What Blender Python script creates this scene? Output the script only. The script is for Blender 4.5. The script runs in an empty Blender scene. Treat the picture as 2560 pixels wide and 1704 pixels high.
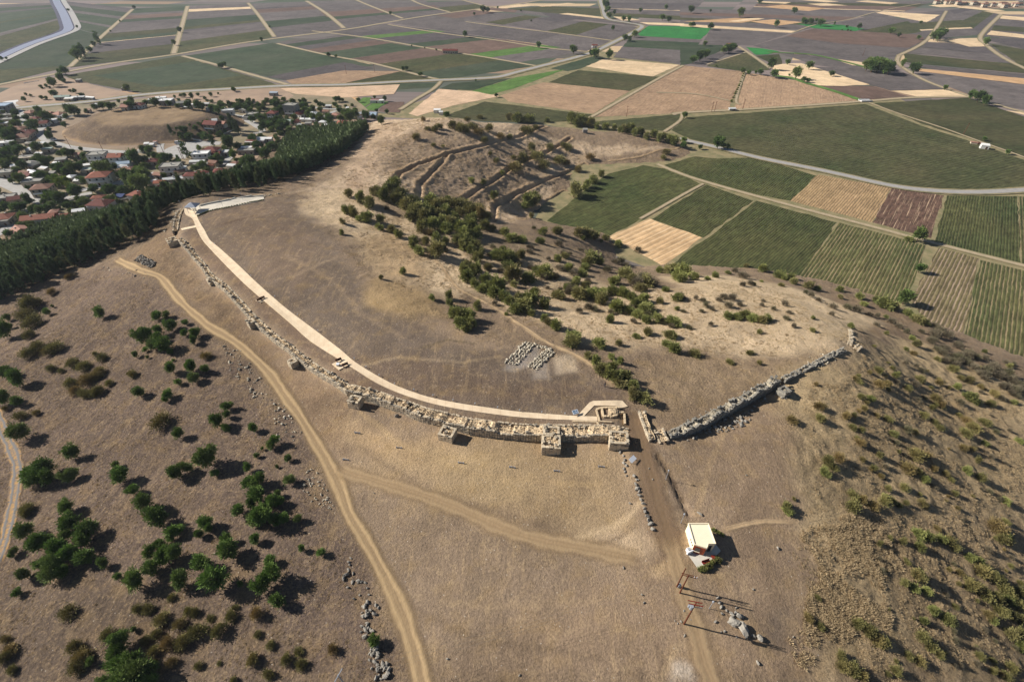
import bpy, bmesh, math, random
import numpy as np
from mathutils import Vector, Matrix
S = bpy.context.scene
R = math.radians
# ---------------------------------------------------------------- camera, sky, sun, exposure
FPX, PITCH, CAMH = 1234.0, 40.4, 135.0      # focal length in px of the 2560 px wide photo, degrees below horizon, metres over the plain
cd = bpy.data.cameras.new('camera'); cam = bpy.data.objects.new('camera', cd); S.collection.objects.link(cam)
cd.sensor_width = 36; cd.lens = 36*FPX/2560; cd.clip_start = 1; cd.clip_end = 20000
cam.location = (0, 0, CAMH); cam.rotation_euler = (R(90-PITCH), 0, 0)
S.camera = cam
SUN_EL, SHAD_AZ = 31.0, -13.0               # shadows run along +x, a little towards the camera
W = bpy.data.worlds.new('World'); S.world = W; W.use_nodes = True
wn = W.node_tree; bg = wn.nodes['Background']; sk = wn.nodes.new('ShaderNodeTexSky')
sk.sky_type = 'NISHITA'; sk.sun_disc = False; sk.sun_elevation = R(SUN_EL)
sdir = Vector((-math.cos(R(SHAD_AZ))*math.cos(R(SUN_EL)), -math.sin(R(SHAD_AZ))*math.cos(R(SUN_EL)), math.sin(R(SUN_EL))))
sk.sun_rotation = math.atan2(sdir.x, sdir.y)
sk.dust_density = 0.4; sk.air_density = .75; sk.ozone_density = 1.5
wn.links.new(sk.outputs[0], bg.inputs[0]); bg.inputs[1].default_value = 0.05
sl = bpy.data.lights.new('sun', 'SUN'); sl.energy = 5.0; sl.angle = R(0.5); sl.color = (1, 0.955, 0.885)
so = bpy.data.objects.new('sun', sl); S.collection.objects.link(so)
so.rotation_euler = sdir.to_track_quat('Z', 'Y').to_euler()
S.view_settings.view_transform = 'Standard'; S.view_settings.look = 'None'
S.view_settings.exposure = 0.56; S.view_settings.gamma = 1
S.cycles.max_bounces = 4; S.cycles.diffuse_bounces = 2; S.cycles.glossy_bounces = 1; S.cycles.transparent_max_bounces = 6
S.cycles.volume_bounces = 0

# ---------------------------------------------------------------- helpers: photo pixel -> point of the place
rng = random.Random(7); NR = np.random.RandomState(11)
cP, sP = math.cos(R(PITCH)), math.sin(R(PITCH))
def ray(x, y):
    a = (x-1280)/FPX; b = (852-y)/FPX
    return Vector((a, cP+b*sP, -sP+b*cP))
def at(x, y, z=0.0):
    d = ray(x, y); t = (z-CAMH)/d.z
    return Vector((d.x*t, d.y*t, z))
TS = .3650424
TILES = {'A0': (0, 0, TS), 'A1': (850, 0, TS), 'A2': (1700, 0, TS), 'B0': (0, 420, TS), 'B1': (850, 420, TS), 'B2': (1700, 420, TS),
         'C0': (0, 850, TS), 'C1': (850, 850, TS), 'C2': (1700, 850, TS), 'D0': (0, 1274, TS), 'D1': (850, 1274, TS), 'D2': (1700, 1274, TS),
         'W': (0, 0, 1.0866), 'P': (0, 0, 1.0), 'V1': (0, 190, .1358), 'V2': (300, 190, .1358), 'V3': (600, 190, .1698), 'V4': (0, 330, .1358),
         'V5': (300, 330, .1698), 'V6': (0, 460, .1358), 'Z1': (400, 480, .1358), 'Z2': (820, 900, .1358), 'Z3': (1280, 980, .1698),
         'Z4': (1600, 1280, .1698), 'Z5': (1640, 1400, .1658), 'Z6': (1240, 840, .0764)}
def T(k, s):            # 'x,y x,y ...' in a tile of the photo -> list of photo pixels
    ox, oy, sc = TILES[k]; out = []
    for p in s.split():
        v = [float(q) for q in p.split(',')]
        out.append((ox+v[0]*sc, oy+v[1]*sc) + tuple(v[2:]))
    return out
def smooth(e0, e1, x):
    t = np.clip((x-e0)/(e1-e0), 0, 1); return t*t*(3-2*t)
def vnoise(X, Y, sc, seed):      # value noise on arrays
    rs = np.random.RandomState(seed); N = 256; G = rs.rand(N, N)
    x = X/sc+1000.0; y = Y/sc+1000.0; xi = np.floor(x).astype(int); yi = np.floor(y).astype(int); fx = x-xi; fy = y-yi
    fx = fx*fx*(3-2*fx); fy = fy*fy*(3-2*fy); g = lambda a, b: G[a % N, b % N]
    return (g(xi, yi)*(1-fx)+g(xi+1, yi)*fx)*(1-fy)+(g(xi, yi+1)*(1-fx)+g(xi+1, yi+1)*fx)*fy - .5
def seg_dist(X, Y, pts, signed=False):
    best = np.full(X.shape, 1e9); sg = np.ones(X.shape); par = np.zeros(X.shape); acc = 0
    for (a, b) in zip(pts[:-1], pts[1:]):
        dx, dy = b[0]-a[0], b[1]-a[1]; L2 = dx*dx+dy*dy+1e-9
        t = np.clip(((X-a[0])*dx+(Y-a[1])*dy)/L2, 0, 1)
        d = np.hypot(X-a[0]-t*dx, Y-a[1]-t*dy); m = d < best
        cr = dx*(Y-a[1])-dy*(X-a[0])
        best = np.where(m, d, best); sg = np.where(m, np.sign(cr), sg); par = np.where(m, acc+t*math.sqrt(L2), par); acc += math.sqrt(L2)
    return (best*sg, par) if signed else best
def in_poly(X, Y, P):
    ins = np.zeros(np.shape(X), bool)
    for (a, b) in zip(P, P[1:]+P[:1]):
        c = ((a[1] > Y) != (b[1] > Y)) & (X < (b[0]-a[0])*(Y-a[1])/((b[1]-a[1]) or 1e-9)+a[0]); ins ^= c
    return ins
def poly_mask(X, Y, P, soft):
    d = seg_dist(X, Y, P+P[:1]); return smooth(-soft, soft, np.where(in_poly(X, Y, P), d, -d))
def catmull(P, n=5):
    out = []
    for i in range(len(P)-1):
        p0 = P[max(i-1, 0)]; p1 = P[i]; p2 = P[i+1]; p3 = P[min(i+2, len(P)-1)]
        for k in range(n):
            t = k/n
            out.append(tuple(.5*(2*b+(c-a)*t+(2*a-5*b+4*c-d)*t*t+(3*b-a-3*c+d)*t**3) for a, b, c, d in zip(p0, p1, p2, p3)))
    return out+[tuple(P[-1])]

# ---------------------------------------------------------------- terrain heights (control points: photo pixel, height over the plain)
CTRL = []
def cp(k, s):
    for x, y, z in T(k, s):
        p = at(x, y, z); CTRL.append((p.x, p.y, z))
cp('P', '640,1704,38 1280,1704,41 1720,1704,41 1740,1500,41 1755,1380,40.7 1280,1400,41 900,1300,40 1500,1200,41 1000,1704,40')
cp('P', '1380,1120,40.4 1130,1090,40 890,1020,39.5 750,920,39 630,820,38.5 520,715,38 430,620,37.4')
cp('P', '1450,1045,41.6 1200,1000,41.6 900,900,41.5 700,740,41 520,560,40.3 480,525,40 600,510,40 620,600,41')
cp('P', '860,650,41 700,540,40.6 820,560,38.6 960,650,38 1100,760,38.4 1250,820,39.2 1400,850,39.8 1550,960,41 1640,1040,41.3 1000,780,41')
cp('P', '870,480,34 1000,540,31 1130,560,27 1200,640,29 1300,680,28 1400,640,22 1500,740,28 1600,690,18 1400,580,11 1330,545,7 1250,500,11 1480,590,5')
cp('P', '1385,560,-1 1550,655,-1 1650,665,1 1740,430,-3 1540,480,-4 1450,420,-1 1290,540,3 1900,560,-6 2150,620,-6 2400,700,-6 1650,560,-5')
cp('P', '1700,740,28 1600,820,35 1750,900,38 1850,710,18 1960,740,20 1900,850,35 2060,800,31 2120,860,35 2000,950,38.5 1800,1010,40')
cp('P', '1760,672,2 1860,690,4 2060,705,1 2180,745,1 2300,800,0.5 2440,850,0.5 2560,890,0.5 2700,930,0.5')
cp('P', '2300,900,19 2450,960,16 2560,1000,14 2560,1150,18 2560,1350,22 2560,1500,24 2560,1704,27 2300,1000,26 2300,1400,33 2100,1300,38 2000,1100,39.5 2150,1150,35.5 2300,1650,34.5 2000,1600,40 1900,1450,40.6 2800,1300,14 2800,1700,16')
cp('P', '0,1704,33 0,1400,31 0,1150,28 0,900,23 250,1200,33 300,900,31 450,1000,35.5 500,1300,37 600,1600,38 250,1500,35 100,780,21 250,690,25 350,660,33 440,650,36 450,760,36 600,900,37.5 700,1050,38.5 -300,1300,24 -300,1000,18')
cp('P', '0,730,17 250,650,25 400,575,33 430,520,38 470,500,38 650,482,38.5 760,465,37.5 850,400,33 800,440,35.5 910,350,28 940,318,20')
cp('P', '0,610,3 150,590,4 300,550,7 430,520,10 560,480,10 650,450,9 720,400,9 760,350,7 850,320,9 -150,720,4 -300,850,4')
cp('P', '900,420,34 1000,330,28 1080,300,28 1150,298,26 960,300,19 1100,430,24 1050,380,27 1250,400,14 1300,345,13 1230,312,17.5 1400,342,8.5 1500,354,5 1250,307,17 1340,312,12.5 1430,322,9.5 1520,336,6.5 1620,352,4 1600,362,3.5 1690,370,1.5 1745,382,-1 1400,395,4 1440,375,4.5 1250,470,9.5 1150,510,18 1490,396,1.5 1380,470,2 1000,470,32 920,470,35')
cp('P', '880,285,-3 1000,272,-4 1100,268,-5 1200,274,-5 1300,283,-4 1420,296,-4 1560,315,-3 1700,340,-4 1900,400,-6 100,450,-4 400,420,-4 600,380,-5 0,500,-5 800,290,-4')
for q in ((-330, 40, 10), (-330, 150, 4), (-330, 250, -4), (330, 40, 0), (330, 150, -6), (330, 300, -8), (0, 560, -8), (-150, 560, -8), (200, 480, -8), (-300, 400, -8), (0, -60, 38), (-150, -60, 25), (200, -60, 22), (90, -20, 34), (-60, 440, -4), (0, 440, -4), (60, 440, -5), (-125, 440, -4), (-185, 430, -6), (-240, 400, -7)):
    CTRL.append(q)
CT = np.array(CTRL)
def _tps(A, B):
    d2 = (A[:, None, 0]-B[None, :, 0])**2+(A[:, None, 1]-B[None, :, 1])**2
    return .5*d2*np.log(d2+1e-6)
def tps_fit(C, lam):
    n = len(C); P = C[:, :2]/100.0; K = _tps(P, P)+lam*np.eye(n)
    Q = np.hstack([np.ones((n, 1)), P]); A = np.zeros((n+3, n+3)); A[:n, :n] = K; A[:n, n:] = Q; A[n:, :n] = Q.T
    return P, np.linalg.solve(A, np.concatenate([C[:, 2], np.zeros(3)]))
TP, TW = tps_fit(CT, 0.004)
def tps_eval(X, Y):
    out = np.empty(X.size); xs = X.ravel()/100; ys = Y.ravel()/100
    for i in range(0, X.size, 40000):
        B = np.stack([xs[i:i+40000], ys[i:i+40000]], 1)
        out[i:i+40000] = _tps(B, TP) @ TW[:-3]+TW[-3]+B @ TW[-2:]
    return out.reshape(X.shape)
GS = 0.55; GX0, GX1, GY0, GY1 = -300.0, 250.0, -30.0, 440.0
gx = np.arange(GX0, GX1, GS); gy = np.arange(GY0, GY1, GS); XX, YY = np.meshgrid(gx, gy)
cx_ = np.arange(GX0, GX1+5, 4.0); cy_ = np.arange(GY0, GY1+5, 4.0); CXX, CYY = np.meshgrid(cx_, cy_); CZ = tps_eval(CXX, CYY)
def bil(Z, x0, y0, s, X, Y):
    fx = np.clip((X-x0)/s, 0, Z.shape[1]-1.001); fy = np.clip((Y-y0)/s, 0, Z.shape[0]-1.001)
    i = fx.astype(int); j = fy.astype(int); fx = fx-i; fy = fy-j
    return (Z[j, i]*(1-fx)+Z[j, i+1]*fx)*(1-fy)+(Z[j+1, i]*(1-fx)+Z[j+1, i+1]*fx)*fy
ZB = bil(CZ, GX0, GY0, 4.0, XX, YY)           # smooth base height
def hbase(x, y): return float(bil(ZB, GX0, GY0, GS, np.array([x]), np.array([y]))[0])
HZ = [ZB]                                        # replaced by the detailed heights later
MND = [None]
def hgt(x, y):
    z = 0.0
    if GX0 < x < GX1-1 and GY0 < y < GY1-1: z = max(z, float(bil(HZ[0], GX0, GY0, GS, np.array([x]), np.array([y]))[0]))
    if MND[0]: z = max(z, MND[0](x, y))
    return z
def gp(px, py, off=0.0):         # photo pixel -> point on the ground (off metres below the sight line)
    d = ray(px, py); t = (85-CAMH)/d.z if off < 1 else (88-CAMH)/d.z; o = Vector((0, 0, CAMH)); prev = t; step = 1.5
    while t < 6000:
        p = o+d*t; g = hgt(p.x, p.y)+off
        if p.z <= g:
            a, b = prev, t
            for _ in range(18):
                m = (a+b)/2; q = o+d*m
                if q.z <= hgt(q.x, q.y)+off: b = m
                else: a = m
            q = o+d*b; return Vector((q.x, q.y, hgt(q.x, q.y)))
        prev = t; t += max(.4, min(30, (p.z-g)*.6)) if p.z-g > 1 else step*.4
    q = at(px, py, 0); return q
def mpp(p):                      # metres per photo pixel at a place
    return (p.y*cP+(CAMH-p.z)*sP)/FPX
# ---------------------------------------------------------------- naming and linking
def lin(c):
    return tuple(((v/255)/12.92 if v/255 <= .04045 else ((v/255+.055)/1.055)**2.4) for v in c)
def tag(o, label=None, cat=None, group=None, kind=None):
    if label: o['label'] = label
    if cat: o['category'] = cat
    if group: o['group'] = group
    if kind: o['kind'] = kind
    return o
def link(o, parent=None):
    S.collection.objects.link(o)
    if parent is not None: o.parent = parent
    return o
def empty(name, loc, rz=0.0):
    o = bpy.data.objects.new(name, None); o.location = loc; o.rotation_euler = (0, 0, rz); return link(o)
class MB:                        # collects faces, builds one mesh
    def __init__(s): s.v = []; s.f = []; s.c = []; s.m = []
    def face(s, pts, col=1.0, mi=0):
        n = len(s.v); s.v += [tuple(p) for p in pts]; s.f.append(tuple(range(n, n+len(pts)))); s.c.append(col); s.m.append(mi)
    def prism(s, base, z0, z1, col=1.0, mi=0, top=None):      # base: ccw list of (x, y)
        top = top or base; n = len(s.v); k = len(base)
        s.v += [(p[0], p[1], z0) for p in base]+[(p[0], p[1], z1) for p in top]
        s.f += [tuple(range(n+k-1, n-1, -1)), tuple(range(n+k, n+2*k))]+[(n+i, n+(i+1) % k, n+k+(i+1) % k, n+k+i) for i in range(k)]
        s.c += [col]*(k+2); s.m += [mi]*(k+2)
    def box(s, c, d, rz=0.0, col=1.0, jit=0.0, mi=0, tilt=0.0, r=random):
        n = len(s.v); M = Matrix.Rotation(rz, 3, 'Z')
        if tilt: M = M @ Matrix.Rotation(r.uniform(-tilt, tilt), 3, 'X') @ Matrix.Rotation(r.uniform(-tilt, tilt), 3, 'Y')
        for z in (-.5, .5):
            for x, y in ((-.5, -.5), (.5, -.5), (.5, .5), (-.5, .5)):
                q = Vector((x*d[0], y*d[1], z*d[2]))
                if jit: q = Vector((q.x*r.uniform(1-jit, 1), q.y*r.uniform(1-jit, 1), q.z*r.uniform(1-jit, 1)))
                q = M @ q; s.v.append((c[0]+q.x, c[1]+q.y, c[2]+q.z))
        s.f += [(n+3, n+2, n+1, n), (n+4, n+5, n+6, n+7)]+[(n+i, n+(i+1) % 4, n+4+(i+1) % 4, n+4+i) for i in range(4)]
        s.c += [col]*6; s.m += [mi]*6
    def tube(s, a, b, r0, r1=None, n=6, col=1.0, mi=0):
        r1 = r0 if r1 is None else r1; a = Vector(a); b = Vector(b); d = (b-a).normalized()
        u = d.orthogonal().normalized(); w = d.cross(u); k = len(s.v)
        for p, r in ((a, r0), (b, r1)):
            for i in range(n):
                t = 2*math.pi*i/n; s.v.append(tuple(p+u*math.cos(t)*r+w*math.sin(t)*r))
        s.f += [(k+i, k+(i+1) % n, k+n+(i+1) % n, k+n+i) for i in range(n)]+[tuple(range(k+n-1, k-1, -1)), tuple(range(k+n, k+2*n))]
        s.c += [col]*(n+2); s.m += [mi]*(n+2)
    def mesh(s, name, mats):
        me = bpy.data.meshes.new(name); me.from_pydata(s.v, [], s.f)
        for m in (mats if isinstance(mats, (list, tuple)) else [mats]): me.materials.append(m)
        if any(s.m): me.polygons.foreach_set('material_index', s.m)
        at_ = me.attributes.new('tint', 'FLOAT', 'FACE'); at_.data.foreach_set('value', [float(c) for c in s.c])
        me.update(); return me
    def build(s, name, mats, parent=None, loc=None, smooth_=False):
        me = s.mesh(name, mats); o = bpy.data.objects.new(name, me); link(o, parent)
        if loc is not None: o.location = loc
        if smooth_: me.polygons.foreach_set('use_smooth', [True]*len(me.polygons))
        return o

# ---------------------------------------------------------------- materials
class NT:
    def __init__(s, name, rough=.9, spec=.2):
        s.m = bpy.data.materials.new(name); s.m.use_nodes = True; s.t = s.m.node_tree; s.b = s.t.nodes['Principled BSDF']
        s.b.inputs['Roughness'].default_value = rough; s.b.inputs['Specular IOR Level'].default_value = spec
    def n(s, ty, **kw):
        o = s.t.nodes.new('ShaderNode'+ty)
        for k, v in kw.items(): setattr(o, k, v)
        return o
    def l(s, a, b): s.t.links.new(a, b)
    def put(s, sock, v):
        if isinstance(v, bpy.types.NodeSocket): s.l(v, sock)
        else: sock.default_value = v
    def coord(s, which='Object'): return s.n('TexCoord').outputs[which]
    def attr(s, name, ty='GEOMETRY'):
        a = s.n('Attribute'); a.attribute_name = name; a.attribute_type = ty; return a
    def mapn(s, vec, scale=(1, 1, 1), rot=(0, 0, 0)):
        m = s.n('Mapping'); s.l(vec, m.inputs[0]); m.inputs['Scale'].default_value = scale; m.inputs['Rotation'].default_value = rot; return m.outputs[0]
    def noise(s, vec, scale, detail=2, rough=.5):
        n = s.n('TexNoise'); s.l(vec, n.inputs['Vector']); n.inputs['Scale'].default_value = scale; n.inputs['Detail'].default_value = detail; n.inputs['Roughness'].default_value = rough; return n.outputs[0]
    def math(s, op, a, b=0.0, c=0.0, clamp=False):
        m = s.n('Math', operation=op, use_clamp=clamp); s.put(m.inputs[0], a); s.put(m.inputs[1], b); s.put(m.inputs[2], c); return m.outputs[0]
    def rng(s, v, a, b, c=0.0, d=1.0):
        m = s.n('MapRange'); s.put(m.inputs[0], v)
        for i, q in enumerate((a, b, c, d)): s.put(m.inputs[i+1], q)
        return m.outputs[0]
    def mix(s, f, a, b, mode='MIX'):
        m = s.n('Mix', data_type='RGBA', blend_type=mode); s.put(m.inputs[0], f)
        for k, v in ((6, a), (7, b)): s.put(m.inputs[k], (*v, 1) if isinstance(v, tuple) and len(v) == 3 else v)
        return m.outputs[2]
    def gain(s, col, f):       # colour times a scalar
        m = s.n('VectorMath', operation='SCALE'); s.put(m.inputs[0], (*col[:3],) if isinstance(col, tuple) else col); s.put(m.inputs['Scale'], f); return m.outputs[0]
    def out(s, col, bump=None, bs=.5, bd=.2):
        s.put(s.b.inputs['Base Color'], (*col, 1) if isinstance(col, tuple) and len(col) == 3 else col)
        if bump is not None:
            b = s.n('Bump'); b.inputs['Strength'].default_value = bs; b.inputs['Distance'].default_value = bd; s.l(bump, b.inputs['Height']); s.l(b.outputs[0], s.b.inputs['Normal'])
        return s.m
def plain_mat(name, c, rough=.8, var=.12, sc=1.5, spec=.2, tint=True, objvar=0.0):
    k = NT(name, rough, spec); f = k.rng(k.noise(k.coord(), sc, 4), .3, .7, 1-var, 1+var)
    if tint: f = k.math('MULTIPLY', f, k.attr('tint').outputs['Fac'])
    if objvar:
        f = k.math('MULTIPLY', f, k.rng(k.n('ObjectInfo').outputs['Random'], 0, 1, 1-objvar, 1+objvar))
    return k.out(k.gain(lin(c), f))

def leaf_mat(name, ca, cb, cc=None, var=.25):
    k = NT(name, .75, .15); r = k.n('ObjectInfo').outputs['Random']; t = k.attr('tint').outputs['Fac']
    c = k.mix(t, lin(ca), lin(cb))
    if cc: c = k.mix(k.rng(k.math('FRACT', k.math('MULTIPLY', r, 7.31)), .55, 1, 0, .8), c, lin(cc))
    m = k.out(k.gain(c, k.rng(r, 0, 1, 1-var, 1+var)))
    ad = k.n('AddShader'); mx = k.n('MixShader'); tr = k.n('BsdfTranslucent'); k.l(c, tr.inputs[0]); mx.inputs[0].default_value = .12
    k.l(k.b.outputs[0], mx.inputs[1]); k.l(tr.outputs[0], mx.inputs[2]); k.l(mx.outputs[0], k.t.nodes['Material Output'].inputs[0]); k.t.nodes.remove(ad)
    return m

# crop / fallow field: rows run along uv.y, metres in the uv map
def field_mat(name, ca, cb, rowf=0.0, roww=1.5, spk=.25, rowc=None, patch=.5, line=0.0):
    k = NT(name, .95, .1); uv = k.n('UVMap').outputs[0]; ob = k.coord('Object')
    wob = k.noise(ob, .02, 3)
    big = k.noise(k.mapn(uv, (.03, .006, 1)), 1.0, 4, .6)      # long bands along the rows
    fin = k.noise(k.mapn(uv, (.6, .12, 1)), 1.0, 3, .6)
    mot = k.noise(ob, .35, 4, .65)
    f = k.math('ADD', k.math('MULTIPLY', k.rng(big, .3, .7), patch), k.math('MULTIPLY', k.rng(wob, .3, .7), 1-patch), clamp=True)
    c = k.mix(f, lin(ca), lin(cb))
    g = k.math('MULTIPLY', k.rng(fin, .32, .68, 1-spk*1.4, 1+spk*1.4), k.rng(mot, .3, .7, 1-spk*.7, 1+spk*.7))
    g = k.math('MULTIPLY', g, k.rng(k.n('ObjectInfo').outputs['Random'], 0, 1, .9, 1.1))
    sy = k.n('SeparateXYZ'); k.l(uv, sy.inputs[0]); tl = k.math('LESS_THAN', k.math('FRACT', k.math('MULTIPLY', k.math('ADD', sy.outputs[0], k.math('MULTIPLY', wob, 3.0)), 1/16.0)), .05)
    g = k.math('MULTIPLY', g, k.math('SUBTRACT', 1.0, k.math('MULTIPLY', tl, .16))); g = k.math('MULTIPLY', g, k.rng(k.noise(ob, .055, 5, .7), .35, .65, .84, 1.16))
    weed = k.math('MULTIPLY', k.rng(k.noise(ob, .09, 6, .75), .6, .7), .35); c = k.mix(weed, c, lin((118, 108, 76)))
    c = k.gain(c, g); bump = fin
    if rowf:
        sx = k.n('SeparateXYZ'); k.l(uv, sx.inputs[0]); wv = k.math('ADD', sx.outputs[0], k.math('MULTIPLY', k.noise(ob, .25, 2), .8))
        s_ = k.math('SINE', k.math('MULTIPLY', wv, 2*math.pi/roww)); sr = k.rng(s_, -.2, 1)
        gap = k.rng(k.noise(k.mapn(uv, (.25, .05, 1)), 1, 4, .7), .42, .62, .25, 1)
        c = k.mix(k.math('MULTIPLY', k.math('MULTIPLY', sr, rowf), gap), c, lin(rowc or (150, 130, 105))); bump = k.math('MULTIPLY', sr, -1.0)
    if line:
        wv = k.noise(k.mapn(uv, (1.1, .02, 1)), 1, 5, .75); c = k.mix(k.math('MULTIPLY', k.rng(wv, .55, .66), line), c, lin((215, 185, 150)))
    return k.out(c, bump, .5, .25)
FM = {
 'green': field_mat('cotton_field', (48, 63, 34), (84, 83, 50), .35, 1.4, .3, (112, 98, 70)),
 'green2': field_mat('cotton_field_thin', (58, 72, 40), (96, 90, 56), .7, 1.6, .3, (160, 138, 106)),
 'olive': field_mat('olive_cotton_field', (54, 64, 36), (88, 82, 56), .1, 3, .25, (120, 105, 85)),
 'mauverow': field_mat('mauve_row_field', (98, 92, 58), (112, 96, 74), .85, 1.7, .25, (168, 144, 124)),
 'tan': field_mat('tan_stubble_field', (148, 122, 98), (170, 140, 110), 0, 1, .16, None, .6, .35),
 'tan2': field_mat('brown_stubble_field', (146, 122, 88), (156, 128, 96), .2, 1.5, .18, (110, 105, 70), .7),
 'pale': field_mat('pale_bare_field', (190, 160, 130), (202, 172, 142), 0, 1, .1),
 'straw': field_mat('straw_field', (208, 180, 142), (222, 194, 156), 0, 1, .07),
 'cut': field_mat('cut_straw_field', (196, 160, 118), (214, 180, 138), .6, 3.4, .15, (228, 200, 160)),
 'plough': field_mat('ploughed_field', (88, 68, 58), (104, 80, 66), 0, 1, .3, None, .5, .9),
 'bright': field_mat('bright_green_field', (48, 116, 58), (60, 124, 62), 0, 1, .12),
 'lime': field_mat('lime_green_field', (80, 112, 50), (92, 116, 62), 0, 1, .15),
 'grgreen': field_mat('grey_green_field', (50, 66, 44), (78, 82, 64), 0, 1, .12),
 'mauve': field_mat('mauve_fallow_field', (88, 81, 78), (112, 103, 98), 0, 1, .18),
 'brown': field_mat('red_brown_field', (98, 80, 70), (118, 96, 84), 0, 1, .12),
 'dark': field_mat('dark_fallow_field', (84, 78, 76), (94, 86, 84), 0, 1, .14),
 'orange': field_mat('orange_stubble_field', (184, 146, 106), (198, 162, 122), 0, 1, .07),
}
def road_mat(name, c, c2, sc=.4, sheen=0):
    k = NT(name, .9, .2); ob = k.coord(); f = k.rng(k.noise(ob, sc, 5, .6), .35, .65); return k.out(k.gain(k.mix(f, lin(c), lin(c2)), k.rng(k.noise(ob, 3, 3), .3, .7, .93, 1.07)))
M_ASPH = road_mat('asphalt', (150, 146, 142), (164, 158, 150)); M_LANE = road_mat('farm_track_dust', (178, 158, 130), (160, 144, 116))
M_VERGE = road_mat('dry_verge', (150, 134, 100), (116, 112, 78), .15)
M_STREET = road_mat('village_street', (176, 172, 166), (160, 155, 148)); M_YARD = road_mat('concrete_yard', (214, 212, 208), (200, 198, 194))

def track_mat(name, ca, cb, ruts=2, edge=.16, cmid=None):     # uv.x 0..1 across, uv.y metres along; edges fade into the grass
    k = NT(name, .95, .1); uv = k.n('UVMap').outputs[0]; ob = k.coord(); sx = k.n('SeparateXYZ'); k.l(uv, sx.inputs[0])
    u = k.math('ADD', sx.outputs[0], k.math('MULTIPLY', k.math('SUBTRACT', k.noise(ob, .35, 3), .5), .12))
    d = k.math('ABSOLUTE', k.math('SUBTRACT', u, .5))            # 0 centre .5 edge
    rut = k.math('SUBTRACT', 1.0, k.rng(k.math('ABSOLUTE', k.math('SUBTRACT', d, .2)), .03, .13))
    st = k.rng(k.noise(k.mapn(uv, (26, .12, 1)), 1, 4, .6), .3, .7)
    c = k.mix(k.math('MULTIPLY', k.math('ADD', k.math('MULTIPLY', rut, .75), k.math('MULTIPLY', st, .25), clamp=True), 1.0), lin(ca), lin(cb))
    if cmid: c = k.mix(k.math('MULTIPLY', k.rng(k.noise(ob, 1.3, 4, .7), .35, .6), k.math('SUBTRACT', 1.0, rut)), c, lin(cmid))
    k.out(k.gain(c, k.rng(k.noise(ob, 1.8, 5, .7), .3, .7, .9, 1.1)), k.math('ADD', k.math('MULTIPLY', rut, -.6), k.noise(ob, 2, 4)), .5, .15)
    a = k.rng(k.math('ADD', d, k.math('MULTIPLY', k.math('SUBTRACT', k.noise(ob, .9, 5, .7), .5), .22)), .5-edge*1.3, .5-.02, 1, 0)
    te = k.attr('tend').outputs['Fac']; a = k.math('MULTIPLY', a, k.math('SUBTRACT', 1.0, te)); k.l(a, k.b.inputs['Alpha']); return k.m
M_TRACK = track_mat('dirt_track', (138, 116, 88), (190, 162, 122), edge=.3); M_TRACK2 = track_mat('faint_dirt_track', (156, 131, 100), (192, 164, 126), edge=.42)
M_SOILWAY = track_mat('trodden_soil', (126, 104, 80), (142, 117, 92), edge=.42)
M_GRAVEL = track_mat('gravel_track', (104, 102, 102), (116, 114, 112), edge=.12, cmid=(170, 134, 86))
M_TRAIL = track_mat('pale_foot_trail', (196, 166, 128), (210, 182, 144), edge=.45)

# ---------------------------------------------------------------- sheets
def sheet(name, verts, faces, uvs, m, kind='structure'):
    me = bpy.data.meshes.new(name); me.from_pydata([tuple(v) for v in verts], [], faces); me.materials.append(m)
    ul = me.uv_layers.new(name='UVMap'); 
    for p in me.polygons:
        for li, vi in zip(p.loop_indices, p.vertices): ul.data[li].uv = uvs[vi]
    me.update(); o = bpy.data.objects.new(name, me); link(o); tag(o, kind=kind); return o
LV = {}
def level(n):                     # every kind of flat sheet has its own height, a few cm apart
    LV[n] = LV.get(n, 0)+1; return LV[n]
def field(k, s, ty, rows=None, name='field', z=None):
    P = [at(x, y, 0) for x, y in T(k, s)] if isinstance(s, str) else s
    i = level('field'); z = .05+.004*(i % 40) if z is None else z
    ra = rows if rows is not None else (P[1]-P[0])
    if isinstance(ra, tuple): a = at(*T(k, '%f,%f' % ra[0])[0]); b = at(*T(k, '%f,%f' % ra[1])[0]); ra = b-a
    ra = Vector((ra.x, ra.y)).normalized(); 
    if sum((P[j].x*P[(j+1) % len(P)].y-P[(j+1) % len(P)].x*P[j].y) for j in range(len(P))) < 0: P = P[::-1]
    if name == 'field' and len(P) < 40:
        Q = []; rj = random.Random(i)
        for a, b in zip(P, P[1:]+P[:1]):
            n_ = min(40, max(1, int((b-a).length/7))); dn = Vector((-(b-a).y, (b-a).x, 0)).normalized()
            for t in range(n_): Q.append(a.lerp(b, t/n_)+(dn*rj.uniform(-.7, .7) if t else Vector((0, 0, 0))))
        P = Q
    V = [(p.x, p.y, z) for p in P]; uv = [(p.x*ra.y-p.y*ra.x, p.x*ra.x+p.y*ra.y) for p in P]
    return sheet(name, V, [tuple(range(len(V)))], uv, FM[ty] if isinstance(ty, str) else ty)
def strips(k, s, spec, gap=0.0):        # quad A,B,C,D: strips connect side AB with side DC
    A, B, C, D = [at(x, y, 0) for x, y in T(k, s)]; tot = sum(w for _, w in spec); t = 0
    for ty, w in spec:
        t0 = t/tot; t += w; t1 = t/tot-gap
        q = [A.lerp(B, t0), A.lerp(B, t1), D.lerp(C, t1), D.lerp(C, t0)]
        if ty: field(k, q, ty, rows=(q[3]-q[0]))
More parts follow.
